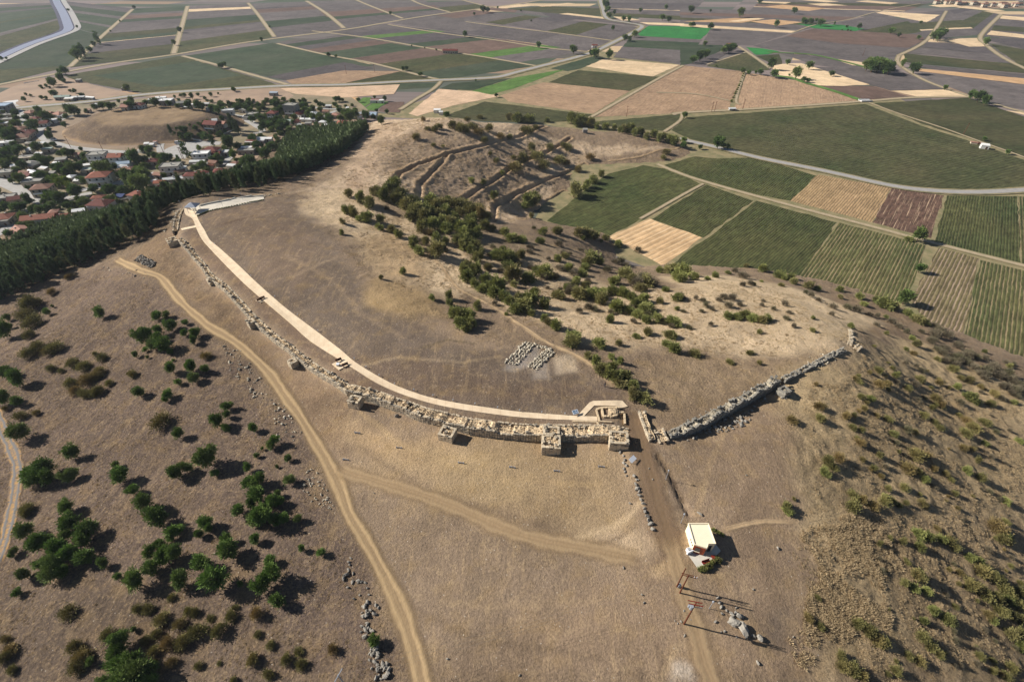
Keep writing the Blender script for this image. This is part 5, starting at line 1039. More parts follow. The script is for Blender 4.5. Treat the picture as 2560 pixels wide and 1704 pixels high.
for k, s, nu, nv, nm in (('Z6', '960,170 1330,270 700,980 230,890', 4, 17, 'left row'), ('Z6', '1380,290 1850,420 1800,500 1340,380', 7, 2, 'short far row'), ('Z6', '1560,470 1960,540 1330,1120 1010,1010', 4, 16, 'right row')):
    q = gl(k, s)
    for p in quad_rows(k, s, nu, nv, .22, nu+nv): rock('stone_block', p, r.uniform(.62, .95), lay % nm, 'stone blocks of the %s in the yard' % nm, 'stone block', .05, r)
for p in quad_rows('B0', '960,600 1075,652 1040,692 915,640', 10, 6, .3, 5): rock('stone_block', p, r.uniform(.8, 1.3), 'grey block in the stone heap beside the start of the winding track', 'grey blocks of the heap', 'stone block', .05, r)
def rocks_in(k, s, n, s0, s1, lab, group, seed, cat='boulder', name='boulder'):
    P = xy(gl(k, s)); xs = [p[0] for p in P]; ys = [p[1] for p in P]; r = random.Random(seed); c = 0
    while c < n:
        x, y = r.uniform(min(xs), max(xs)), r.uniform(min(ys), max(ys))
        if bool(in_poly(np.array([x]), np.array([y]), P)[0]): rock(name, Vector((x, y, hgt(x, y))), s0+(s1-s0)*r.random()**2.2, lab, group, cat, .1, r); c += 1
rocks_in('C0', '1500,40 1640,60 1760,200 1850,340 1900,520 1780,500 1700,330 1560,200', 65, .3, .95, 'pale stone strewn on the upper left side of the winding track', 'stones strewn above along the track', 2, 'stone', 'stone')
rocks_in('C0', '1850,400 1940,440 2070,640 2040,720 1900,680', 34, .35, 1.0, 'pale stone strewn left of the track near the row of small pines', 'stones strewn by the small pines', 3, 'stone', 'stone')
rocks_in('C0', '2090,890 2170,880 2260,1060 2310,1178 2250,1178 2040,1040', 55, .3, .8, 'small broken stone in the pale rubble heap left of the track junction', 'stones of the pale rubble heap', 4, 'stone', 'stone')
rocks_in('D1', '20,330 110,330 200,560 260,640 290,720 160,720 90,620 10,450', 26, .5, 1.1, 'grey boulder scattered above the boulder line beside the lower track', 'boulders above the boulder line', 5)
rocks_in('D1', '130,700 200,690 230,860 330,1050 340,1160 240,1160 190,980 130,800', 52, .6, 1.15, 'grey boulder in the tumbled boulder line beside the lower track', 'boulders of the tumbled line', 6)
rocks_in('C2', '180,580 300,500 470,500 480,570 340,630 160,640', 60, .5, 1.25, 'grey fallen block below the shaded wall on the right', 'fallen blocks below the right wall', 7, 'stone block', 'fallen_block')
rocks_in('P', '1700,1092 1800,1048 1850,1022 1930,975 1945,985 1880,1032 1800,1070 1710,1105', 48, .4, .95, 'small fallen stone in the shade at the foot of the right wall', 'small stones at the foot of the right wall', 14, 'stone', 'fallen_stone')
rocks_in('P', '1690,1062 1790,1018 1850,985 1920,948 1930,954 1850,998 1790,1030 1700,1074', 40, .4, .9, 'pale stone scattered along the top side of the right wall', 'stones along the top of the right wall', 15, 'stone', 'fallen_stone')
rocks_in('C2', '680,350 780,340 760,400 700,420', 9, .5, 1.0, 'fallen block beside the tower of the right wall', 'fallen blocks by the right tower', 8, 'stone block', 'fallen_block')
rocks_in('C2', '860,110 1060,80 1080,150 960,200 880,190', 24, .4, .9, 'pale stone lying along the thin end of the right wall', 'stones along the thin wall end', 9, 'stone', 'stone')
rocks_in('B0', '690,665 780,680 1060,740 1070,800 1020,790 860,740 700,700', 16, .4, 1.0, 'grey stone near the start of the winding track below the pine belt', 'stones below the pine belt', 10, 'stone', 'stone')
rocks_in('Z1', '240,360 330,350 260,600 60,760 20,740 150,640 300,400', 26, .5, 1.1, 'grey stone tumbled beside the top corner of the fortification wall', 'stones by the top wall corner', 12, 'stone', 'stone')
rocks_in('Z1', '1920,70 2356,0 2356,30 1930,90', 16, .5, .9, 'stone on the rim of the plateau beyond the paved terrace', 'stones on the plateau rim', 13, 'stone', 'stone')
for i, (x, y, s_) in enumerate([(1900, 722, .9), (1912, 745, .8), (1920, 770, .9), (1940, 795, .7), (1950, 822, .8), (1945, 845, .8), (1960, 860, .7), (1945, 885, .7), (1952, 905, .6), (1962, 930, .5), (2010, 930, .8), (2028, 955, .6), (2025, 990, .8), (2035, 1015, .9), (2045, 1040, .7), (2050, 1065, .9), (2058, 1090, .7), (2078, 1120, .8), (2085, 1150, .7), (2088, 1172, .7)]):
    p = gp(850+x*TS, 850+y*TS); rock('boulder', p, s_*1.2, '%s boulder counting down the stone row below the gate tower' % ordn(i+1), 'stone row below the gate')
for i, (x, y, s_) in enumerate([(2090, 15, .9), (2102, 45, 1.0), (2112, 72, 1.0), (2130, 95, 1.0), (2140, 130, .9), (2152, 135, .7)]):
    p = gp(850+x*TS, 1274+y*TS); rock('boulder', p, s_*1.2, '%s boulder down the lowest group of the stone row beside the gate track' % ordn(i+1), 'lowest boulders beside the gate track')
for x, y, s_, l in ((1320, 1050, 2.3, 'large grey megalith, second from the bottom beside the utility pole shadow'), (1180, 960, 1.9, 'pale grey megalith leaning in the middle of the row near the utility poles'), (1250, 850, 1.5, 'grey megalith with hollows at the upper right of the group near the poles'), (1570, 1180, 1.5, 'grey megalith lying alone at the lower right of the group near the poles'), (1470, 1140, .8, 'pale small rock touching the lone lower right megalith'), (1140, 870, 1.0, 'grey rock above the middle megalith'), (1130, 810, .8, 'small grey rock at the left of the hollowed megalith'), (1200, 800, .9, 'grey rock just above the hollowed megalith'), (1060, 760, .6, 'small tan rock beside the lamp post shadow'), (1000, 810, .6, 'small tan rock left of the megaliths'), (985, 700, .9, 'pale flat rock under the crossing pole shadows'), (960, 640, .9, 'pale flat rock above the crossing pole shadows'), (925, 570, .7, 'topmost pale rock of the megalith group'), (1205, 715, .5, 'small white stone between the two pole shadows'), (900, 930, .7, 'pale broken stone right of the lower dirt track'), (1035, 1065, .5, 'small pale stone on the long pole shadow'), (980, 1080, .4, 'tiny pale stone touching the long pole shadow'), (420, 765, .5, 'small pale stone left of the tall utility pole'), (525, 895, .4, 'small pale stone on the track edge right of the tall pole'), (380, 925, .45, 'small tan stone at the foot of the tall utility pole'), (325, 950, .35, 'tiny tan stone left of the foot of the tall pole'), (280, 910, .3, 'tiny stone farthest left of the tall pole foot'), (1465, 440, .5, 'single small pale stone on open ground right of the double pole'), (430, 1135, .5, 'faint grey stone in the grass below the tall pole'), (1215, 1160, .4, 'small grey stone below the large megalith')):
    p = gp(*T('Z5', '%f,%f' % (x, y))[0]); rock('boulder', p, s_, l, None, 'boulder', .1, flat=.9)
for k, x, y, s_, l in (('Z2', 1270, 1030, 1.1, 'big tan boulder lying below the long wall segment'), ('C1', 2040, 955, .5, 'small stone in the soil track below the gate'), ('C1', 2140, 955, .5, 'tan stone right of the gate track'), ('C1', 2115, 880, .5, 'tan stone lying beside the gate track above the other one'), ('C2', 455, 925, .5, 'small dark stone on the open slope right of the gate track'), ('D2', 135, 30, .9, 'tan rock beside the ditch end above the white kiosk roof'), ('D2', 670, 265, .7, 'pale stone on open ground right of the kiosk'), ('D2', 775, 870, .4, 'small stone on open ground near the bottom right'), ('D2', 530, 1045, .7, 'flat grey slab on the ground near the bottom'), ('D2', 500, 545, .4, 'small stone below the kiosk shadow'), ('D1', 2065, 580, .5, 'pale stone on the mown ground left of the double pole'), ('D1', 2080, 635, .5, 'grey stone on the mown ground left of the double pole'), ('D1', 1940, 395, .5, 'pale stone at the lower edge of the branching track'), ('D1', 735, 1020, .5, 'dark stone in the mown ground near the bottom centre'), ('D1', 1230, 1130, .4, 'grey stone in the mown ground at the bottom'), ('C1', 1985, 1118, .6, 'grey boulder standing left of the stone row'), ('C1', 235, 1048, .4, 'small stone above the branching track')):
    p = gp(*T(k, '%f,%f' % (x, y))[0]); rock('boulder', p, s_, l, None, 'boulder', .05)
# ---------------------------------------------------------------- built things on the hill
M_CREAM = plain_mat('cream_render', (236, 220, 188), .7, .05, 1); M_ROOFC = plain_mat('pale_roof_sheet', (240, 228, 196), .6, .03, .8); M_REDW = plain_mat('rust_red_panel', (158, 72, 40), .6, .1, 2)
M_DARK = plain_mat('dark_glass', (24, 28, 36), .15, .05, 1, .5); M_WHITE = plain_mat('white_paint', (225, 226, 228), .5, .05, 2); M_CONC = plain_mat('pale_concrete_slab', (198, 192, 178), .85, .1, .8)
M_WOODP = plain_mat('brown_tarred_pole', (98, 56, 38), .85, .25, 3); M_METAL = plain_mat('grey_metal', (150, 154, 160), .4, .1, 3, .5); M_BLACK = plain_mat('black_steel', (38, 36, 36), .6, .1, 3); M_BLUEG = plain_mat('blue_grey_canopy', (138, 144, 156), .6, .08, 1.5); M_REDB = plain_mat('red_wood', (120, 40, 28), .7, .15, 4)
kg = gp(1745, 1385); KZ = kg.z; zr = KZ+2.9
def zp(x, y, z): p = at(*T('Z4', '%f,%f' % (x, y))[0], z); return (p.x, p.y)
roofP = [zp(*q, zr) for q in ((712, 168), (800, 474), (982, 530), (1005, 465), (1112, 465), (1005, 168))]
e = empty('ticket_kiosk', (0, 0, 0)); tag(e, 'small cream ticket kiosk with flat pointed roof beside the track junction', 'kiosk')
def inset(P, k): c = Vector((sum(p[0] for p in P)/len(P), sum(p[1] for p in P)/len(P))); return [tuple(c+(Vector(p)-c)*k) for p in P]
mb = MB(); mb.prism(roofP, KZ-.3, zr-.15); mb.build('wall', M_CREAM, e)
mb = MB(); mb.prism(inset(roofP, 1.03), zr-.15, zr+.02); rf = mb.build('roof', M_ROOFC, e)
mb = MB()
RP = inset(roofP, 1.03); RI = inset(roofP, .96)
for i in range(len(RP)):
    a, b = RP[i], RP[(i+1) % len(RP)]; c, d = RI[(i+1) % len(RP)], RI[i]; mb.prism([a, b, c, d], zr+.024, zr+.2)
mb.build('parapet', M_CREAM, rf)
def panel(name, a, b, z0, z1, out, m, par, t0=0, t1=1, th=.06):
    A = Vector(a).lerp(Vector(b), t0); B = Vector(a).lerp(Vector(b), t1); d = (B-A).normalized(); n_ = Vector((d.y, -d.x))*out; mb = MB()
    c = (A+B)/2+n_*(th/2+.01); mb.box((c.x, c.y, (z0+z1)/2), ((B-A).length, th, z1-z0), math.atan2(d.y, d.x)); return mb.build(name, m, par)
a, b = roofP[1], roofP[2]; out = 1
nn = Vector((b[1]-a[1], -(b[0]-a[0]))); cc_ = Vector(inset(roofP, 0)[0]); out = 1 if nn.dot((Vector(a)+Vector(b))/2-cc_) > 0 else -1
panel('wall_panel', a, b, KZ, zr-.3, out, M_REDW, e, .02, .98); wdw = panel('window', a, b, KZ+1.0, KZ+2.3, out, M_DARK, e, .18, .58, .12); panel('window_frame', a, b, KZ+.85, KZ+1.0, out, M_CREAM, wdw, .15, .62, .2)
panel('door', roofP[3], roofP[4], KZ, KZ+2.2, out, M_DARK, e, .25, .65, .1)
for t in (.62, .75, .88): panel('window', roofP[0], roofP[1], KZ+1.7, KZ+2.1, out, M_DARK, e, t, t+.05, .06)
slab = [zp(*q, KZ+.15) for q in ((688, 592), (870, 852), (1010, 745), (1095, 662), (1188, 565), (1115, 470), (1000, 400), (800, 470))]
mb = MB(); mb.prism(slab, KZ-.5, KZ+.15); o = mb.build('paved_forecourt', M_CONC); tag(o, kind='structure')
p = zp(722, 545, KZ+.9); e = empty('equipment_cabinet', (p[0], p[1], KZ+.15)); tag(e, 'white cabinet with a grey lid at the left end of the kiosk counter', 'cabinet')
mb = MB(); mb.box((0, 0, .45), (.8, .7, .9), .3); mb.build('housing', M_WHITE, e); mb = MB(); mb.box((0, 0, .94), (.6, .5, .08), .3); mb.build('lid', M_METAL, e)
p, q = zp(700, 590, KZ+.9), zp(800, 545, KZ+.9); mb = MB(); d = Vector(q)-Vector(p); mb.box(((p[0]+q[0])/2, (p[1]+q[1])/2, KZ+.6), (d.length, .3, .9), math.atan2(d.y, d.x)); tag(mb.build('counter', M_WHITE), 'low white counter wall at the front left corner of the kiosk', 'counter')
def bench(x, y, k, lab, rz, mat=None, grp=None):
    g = gp(*T(k, '%f,%f' % (x, y))[0]); g.z += .14; e = empty('bench', g, rz); tag(e, lab, 'bench', grp)
    mb = MB(); mb.box((0, 0, .43), (1.7, .5, .08)); mb.build('seat', mat or M_WOODP, e); mb = MB(); mb.box((0, .25, .7), (1.7, .06, .4)); mb.build('backrest', mat or M_WOODP, e)
    for s_ in (-.65, .65): mb = MB(); mb.box((s_, 0, .2), (.12, .45, .4)); mb.build('leg', M_METAL, e)
    return e
bench(962, 748, 'Z4', 'small red bench on the kiosk forecourt beside the hedge', .3, M_REDB)
g = Vector((*zp(1075, 668, KZ+.5), KZ+.15)); e = empty('table', g); tag(e, 'small dark red table at the corner of the kiosk forecourt', 'table')
mb = MB(); mb.box((0, 0, .72), (.7, .7, .06)); mb.build('tabletop', M_REDB, e)
for sx in (-.28, .28):
    for sy in (-.28, .28): mb = MB(); mb.box((sx, sy, .345), (.07, .07, .69)); mb.build('leg', M_REDB, e)
for i, (x, y) in enumerate([(885, 835), (915, 825), (950, 810), (985, 795), (1020, 770), (1050, 745), (1080, 720), (1110, 695), (1140, 665), (1165, 700), (1050, 790), (960, 835), (1010, 800)]):
    q = zp(x, y, KZ+.6); plant('green_shrub', Vector((q[0], q[1], KZ)), .95, '%s dark leafy plant from the forecourt tip in the hedge beside the kiosk slab' % ordn(i+1), 'plant', 'hedge plants of the kiosk', 1.5)
for i, (x, y) in enumerate([(690, 215), (692, 265), (700, 310), (705, 355), (715, 400), (730, 440), (745, 490)]):
    q = zp(x, y, KZ+.2); plant('olive_brown_shrub', Vector((q[0], q[1], KZ)), .55, '%s small ochre plant from the top along the kiosk left wall' % ordn(i+1), 'plant', 'ochre plants along the kiosk')
for i, (x, y) in enumerate([(1130, 270), (1170, 285), (1200, 310), (1085, 250), (1225, 330)]):
    q = zp(x, y, KZ+.4); plant('green_shrub', Vector((q[0], q[1], hgt(*q))), .8, '%s bush from the left behind the kiosk at its shadow edge' % ordn(i+1), 'shrub', 'bushes behind the kiosk', .9)

# utility poles
def cross(mb, c, L, rz, w=.12): mb.box(c, (L, w, w), rz)
g = gp(1709.6, 1559.2); tz = 9.0; e = empty('utility_pole', g); tag(e, 'tall brown wooden utility pole with double red crossarm and transformer', 'utility pole')
mb = MB(); mb.tube((0, 0, -.3), (0, 0, tz), .15, .1, 8); mb.build('pole', M_WOODP, e)
for s_ in (-.25, .25):
    mb = MB(); cross(mb, (0-.04, s_, tz-.3), 2.3, -.2); mb.build('crossarm', M_REDB, e)
t = MB(); t.tube((-.45, -.1, 6.9), (-.45, -.1, 7.9), .3, .3, 10); t.tube((-.8, .1, 7.1), (-.8, .1, 7.8), .18, .18, 8); tr = t.build('transformer', M_METAL, e)
mb = MB(); cross(mb, (.3, -.05, 7.3), 1.9, -.15, .08)
for x in (-.9, .7, 1.2): mb.tube((x+.2, 0, 7.3), (x+.2, 0, 7.6), .05, .05, 6)
mb.build('insulator_bar', M_METAL, e)
gA, gB = gp(1691.4, 1466.3), gp(1698.9, 1482.0); hT = 7.4; e = empty('double_utility_pole', gA); tag(e, 'pair of brown wooden poles joined by crossbeams near the kiosk forecourt', 'utility pole')
dd = gB-gA
# the two poles stand apart, crossbeams between their upper halves
for q in (Vector((0, 0, 0)), Vector((dd.x, dd.y, 0))): mb = MB(); mb.tube((q.x, q.y, -.3), (q.x, q.y, hT), .14, .1, 8); mb.build('pole', M_WOODP, e)
mb = MB(); rz = math.atan2(-3.2, 12)
for s_ in (-.15, .15): cross(mb, (.75+dd.x*.5, dd.y*.5+s_, hT-1.6), 2.6, rz, .11)
mb.build('crossarm', M_WOODP, e)
mb = MB(); mb.box((.35, -.05, .7), (.5, .4, .9)); mb.build('meter_box', M_METAL, e)
mb = MB()
for x in (1.4, 1.8, .4): mb.tube((x+.2, dd.y*.5-x*.25, hT-1.5), (x+.2, dd.y*.5-x*.25, hT-1.1), .05, .05, 6)
mb.build('insulator', M_WHITE, e)
pt = at(845, 1686, 46.5); gz = hgt(pt.x, pt.y); e = empty('utility_pole', (pt.x, pt.y, gz)); tag(e, 'pale utility pole top with crossarm at the bottom edge', 'utility pole')
mb = MB(); mb.tube((0, 0, -.3), (0, 0, pt.z-gz), .14, .1, 8); mb.build('pole', M_METAL, e); mb = MB(); cross(mb, (0, 0, pt.z-gz-.2), 2.0, 1.2); mb.build('crossarm', M_METAL, e)
M_WIRE = plain_mat('steel_wire', (150, 140, 126), .5, .02, 1)
for j, (s0, s1) in enumerate((((-.4, .4), (-.5, 1.0)), ((0, 0), (0, 0)), ((.5, -.4), (.4, -1.0)))):
    a = gA+Vector((.75+s0[0], -.9+s0[1]*.3, hT-1.3)); b = pt+Vector((s1[0]*.3, s1[1]*.9, -.1)); mb = MB(); pr = None
    for i in range(13):
        u = i/12; q = a.lerp(b, u); q.z -= 1.5*4*u*(1-u)
        if pr is not None: mb.tube(pr, q, .012, .012, 3)
        pr = q
    tag(mb.build('power_line', M_WIRE), '%s wire strung between the double pole and the bottom left pole' % ('upper', 'middle', 'lower')[j], 'wire', 'wires of the power line')
def lamp(k, x, y, H, lab, grp=None, cap=.35):
    g = gp(*T(k, '%f,%f' % (x, y))[0]); e = empty('street_lamp', g); tag(e, lab, 'lamp post', grp); mb = MB(); mb.tube((0, 0, -.2), (0, 0, H), .06, .045, 6); mb.build('post', M_METAL, e)
    mb = MB(); mb.tube((0, 0, H), (0, 0, H+.12), cap*.6, cap*.5, 8); mb.tube((0, 0, H+.12), (0, 0, H+.3), cap*.5, .08, 8); mb.build('lamp_head', M_METAL, e)
lamp('Z4', 600, 158, 3.4, 'grey lamp post just left of the kiosk roof corner'); lamp('Z5', 800, 727, 2.9, 'grey lamp post between the poles and the megaliths'); lamp('C1', 2230, 955, 3.4, 'grey lamp post right of the gate track')
lamp('Z1', 1160, 272, 3.6, 'middle lamp post on the paved terrace', 'terrace lamps'); lamp('Z1', 1530, 156, 3.4, 'lamp post near the right end of the paved terrace', 'terrace lamps'); lamp('Z1', 410, 290, 3.2, 'lamp post left of the canopy at the wall corner', 'terrace lamps'); lamp('Z1', 665, 435, 2.4, 'short lamp post where the terrace meets the paved path', 'terrace lamps')
# small path lamps and floodlights
PL = [('Z1', 1010, 965), ('B0', 1720, 745), ('B0', 1885, 885), ('B0', 2040, 1010), ('B0', 2180, 1120), ('C1', 100, 132), ('C1', 180, 190), ('C1', 270, 247), ('C1', 375, 307), ('C1', 507, 347), ('C1', 638, 385), ('C1', 775, 418), ('C1', 925, 442), ('C1', 1080, 467), ('C1', 1230, 487), ('C1', 1382, 500), ('C1', 1540, 510)]
for i, (k, x, y) in enumerate(PL):
    g = gp(*T(k, '%f,%f' % (x, y))[0]); e = empty('path_light', g, .5); tag(e, '%s small spotlight down from the top along the far side of the paved path' % ordn(i+1), 'path light', 'small lights along the paved path')
    mb = MB(); mb.tube((0, 0, -.1), (0, 0, .55), .05, .05, 6); mb.build('post', M_METAL, e); mb = MB(); mb.box((0, 0, .62), (.3, .22, .16)); mb.build('lamp_head', M_METAL, e)
for i, (x, y) in enumerate([(40, 820), (120, 637), (405, 738), (830, 842), (1180, 872), (1485, 898), (1790, 868)]):
    g = gp(850+x*TS, 850+y*TS); e = empty('floodlight_bank', g, -.15); tag(e, '%s bank of white floodlights from the left on the ground below the wall' % ordn(i+1), 'floodlights', 'floodlight banks below the wall')
    mb = MB(); mb.box((0, 0, .12), (1.5, .12, .08)); mb.box((-.6, 0, .05), (.1, .4, .1)); mb.box((.6, 0, .05), (.1, .4, .1)); mb.build('rail', M_METAL, e)
    for j in range(4): mb = MB(); mb.box((-.6+.4*j, 0, .34), (.2, .16, .28), 0, tilt=.3, r=rng); mb.build('lamp_head', M_METAL, e)
# sign boards
def board(k, x, y, w, d, rz, lab, mat, pict=None):
    g = gp(*T(k, '%f,%f' % (x, y))[0]); e = empty('information_board', g, rz); tag(e, lab, 'sign board'); mb = MB()
    P = [(-w/2, -d/2, .75), (w/2, -d/2, .75), (w/2, d/2, 1.15), (-w/2, d/2, 1.15)]; mb.face(P); mb.face([(a, b, c-.05) for a, b, c in P][::-1])
    for i in range(4): a, b = P[i], P[(i+1) % 4]; mb.face([a, (a[0], a[1], a[2]-.05), (b[0], b[1], b[2]-.05), b])
    mb.build('panel', mat, e)
    for s_ in (-.35, .35): mb = MB(); mb.box((s_*w, 0, .42), (.07, .07, .84)); mb.build('leg', M_METAL, e)
    if pict:
        mb = MB(); f_ = lambda u, v: (-w/2+u*w, -d/2+v*d, .75+.4*v+.012)
        for u0, v0, u1, v1 in ((.08, .45, .5, .9), (.56, .5, .9, .85), (.1, .1, .9, .35)): mb.face([f_(u0, v0), f_(u1, v0), f_(u1, v1), f_(u0, v1)])
        mb.build('printed_map', pict, e)
board('C1', 2000, 830, 1.8, 1.0, .75, 'plain white information board beside the stone row below the gate', M_WHITE); board('C1', 1610, 508, 1.5, 1.0, .35, 'blue and white information board at the start of the path loop', M_WHITE, plain_mat('blue_print', (96, 124, 150), .5, .2, 6))
bench(205, 25, 'Z2', 'brown bench at the top end of the square paved pad', .6); bench(325, 110, 'Z2', 'brown bench at the lower end of the square paved pad', .6); bench(1800, 900, 'B0', 'brown bench on the small upper paved pad', .7); bench(1782, 912, 'B0', 'second brown bench nearer the wall on the upper paved pad', .7)
g = gp(*T('Z2', '190,105')[0]); g.z += .14; e = empty('stone_plinth', g); tag(e, 'low pale plinth with white top on the square paved pad', 'plinth'); mb = MB(); mb.box((0, 0, .3), (.7, .7, .6)); mb.build('block', M_CONC, e); mb = MB(); mb.box((0, 0, .64), (.85, .85, .08)); mb.build('cap', M_WHITE, e)
# canopy
g = gp(*T('Z1', '640,350')[0]); e = empty('canopy', g); tag(e, 'blue grey pyramid canopy on posts at the end of the paved terrace', 'canopy')
for sx in (-1.8, 1.8):
    for sy in (-1.6, 1.6): mb = MB(); mb.tube((sx, sy, -.2), (sx, sy, 2.6), .08, .08, 6); mb.build('post', M_METAL, e)
mb = MB(); q = [(-2.5, -2.2, 2.6), (2.5, -2.2, 2.6), (2.5, 2.2, 2.6), (-2.5, 2.2, 2.6)]
for i in range(4): mb.face([q[i], q[(i+1) % 4], (0, 0, 3.9)])
mb.face([(a, b, 2.55) for a, b, c in q][::-1]); mb.build('roof', M_BLUEG, e)
bench(640, 352, 'Z1', 'pale bench under the blue grey canopy', .05, M_CREAM)
tl = gl('Z1', '700,440 900,355 1250,285 1650,195 1900,150')
for i in range(34):
    t = i/33*4; k_ = min(3, int(t)); q = tl[k_].lerp(tl[k_+1], t-k_); q.z = hgt(q.x, q.y); plant('green_shrub', q, .75, '%s small clipped plant from the left along the lower edge of the terrace' % ordn(i+1), 'plant', 'edge planting of the terrace', .9)
mb = MB(); L = [p for p in gl('Z1', '740,265 1100,190 1280,160 1400,130 1700,95 1915,88')]
for a, b in zip(L[:-1], L[1:]): d = b-a; c = (a+b)/2; mb.box((c.x, c.y, c.z+.35), (Vector((d.x, d.y)).length, .35, .9), math.atan2(d.y, d.x))
tag(mb.build('parapet_wall', M_CONC), 'low pale parapet wall along the forest side of the terrace', 'low wall')
# the walker
def person(g, lab, rz):
    V = {'pelvis': (0, 0, .95, .15), 'chest': (0, 0, 1.3, .17), 'neck': (0, 0, 1.5, .06), 'head': (0, .01, 1.64, .1), 'top': (0, .01, 1.72, .085)}
    pts = list(V.values()); E = [(0, 1), (1, 2), (2, 3), (3, 4)]
    for s_ in (-1, 1):
        n = len(pts); pts += [(s_*.1, 0, .88, .095), (s_*.12, .03*s_, .5, .065), (s_*.12, -.06*s_-.02, .08, .045), (s_*.12, .12-.06*s_, .04, .04)]; E += [(0, n), (n, n+1), (n+1, n+2), (n+2, n+3)]
        n = len(pts); pts += [(s_*.2, 0, 1.4, .06), (s_*.25, -.03, 1.12, .045), (s_*.24, .08, .88, .035), (s_*.24, .11, .8, .03)]; E += [(1, n), (n, n+1), (n+1, n+2), (n+2, n+3)]
    me = bpy.data.meshes.new('person'); me.from_pydata([p[:3] for p in pts], E, []); o = bpy.data.objects.new('person', me); link(o); o.location = g; o.rotation_euler = (0, 0, rz)
    m = o.modifiers.new('s', 'SKIN'); sv = me.skin_vertices
    if not sv:
        bpy.context.view_layer.objects.active = o; bpy.ops.mesh.customdata_skin_add() if hasattr(bpy.ops.mesh, 'customdata_skin_add') else None
    for i, p in enumerate(pts):
        if me.skin_vertices: me.skin_vertices[0].data[i].radius = (p[3], p[3])
    if me.skin_vertices: me.skin_vertices[0].data[0].use_root = True
    o.modifiers.new('b', 'SUBSURF').levels = 1; o.modifiers['b'].render_levels = 1
    k = NT('dark_clothes', .9); z = k.n('SeparateXYZ'); k.l(k.coord(), z.inputs[0]); c = k.mix(k.math('GREATER_THAN', z.outputs[2], .92), lin((48, 52, 70)), lin((40, 40, 46))); c = k.mix(k.math('GREATER_THAN', z.outputs[2], 1.5), c, lin((196, 150, 120)))
    k.out(c); me.materials.append(k.m); tag(o, lab, 'person')
    mb = MB(); mb.box((0, -.01, 1.74), (.19, .2, .1), jit=.15); mb.build('hair', M_BLACK, o)
person(gp(*T('C1', '1812,318')[0]), 'person in dark clothes standing on the plateau left of the tree clump above the gate', 2.0)
# ---------------------------------------------------------------- the village
def tile_mat(name, c):
    k = NT(name, .85, .2); ob = k.coord(); sx = k.n('SeparateXYZ'); k.l(ob, sx.inputs[0]); s_ = k.math('SINE', k.math('MULTIPLY', k.math('ADD', sx.outputs[0], sx.outputs[1]), 14.0))
    f = k.math('MULTIPLY', k.rng(k.noise(ob, .8, 4, .7), .3, .7, .8, 1.15), k.rng(s_, -1, 1, .92, 1.05)); f = k.math('MULTIPLY', f, k.rng(k.n('ObjectInfo').outputs['Random'], 0, 1, .85, 1.12)); return k.out(k.gain(lin(c), f))
RC = {'red': ('dark red tiled', tile_mat('dark_red_tiles', (112, 62, 52))), 'org': ('orange red tiled', tile_mat('orange_tiles', (146, 90, 70))), 'brn': ('faded brown tiled', tile_mat('faded_brown_tiles', (140, 104, 86))), 'pnk': ('pinkish tiled', tile_mat('pinkish_tiles', (166, 122, 104))),
      'gry': ('grey concrete', plain_mat('grey_concrete_roof', (150, 146, 136), .9, .15, .5)), 'lgt': ('pale sheet', plain_mat('pale_roof_sheets', (206, 206, 202), .5, .1, .5)), 'wht': ('white', plain_mat('white_roof', (232, 230, 224), .5, .05, .5)), 'grn': ('greenish', plain_mat('greenish_roof', (150, 164, 150), .6, .1, .5)), 'blu': ('light blue grey', plain_mat('blue_grey_sheet', (160, 176, 190), .5, .1, .5))}
WC = [plain_mat('whitewashed_wall', (212, 208, 200), .85, .08, .7), plain_mat('beige_house_wall', (186, 172, 150), .85, .1, .7), plain_mat('grey_block_wall', (142, 138, 132), .9, .12, .7), plain_mat('fieldstone_wall', (138, 122, 104), .9, .2, 1.5)]
M_SHUT = plain_mat('dark_window', (46, 50, 56), .4, .1, 2); M_CHIM = plain_mat('chimney_white', (220, 214, 204), .8, .08, 1); M_DOOR = plain_mat('brown_door', (92, 66, 48), .7, .1, 2)
HQ = []
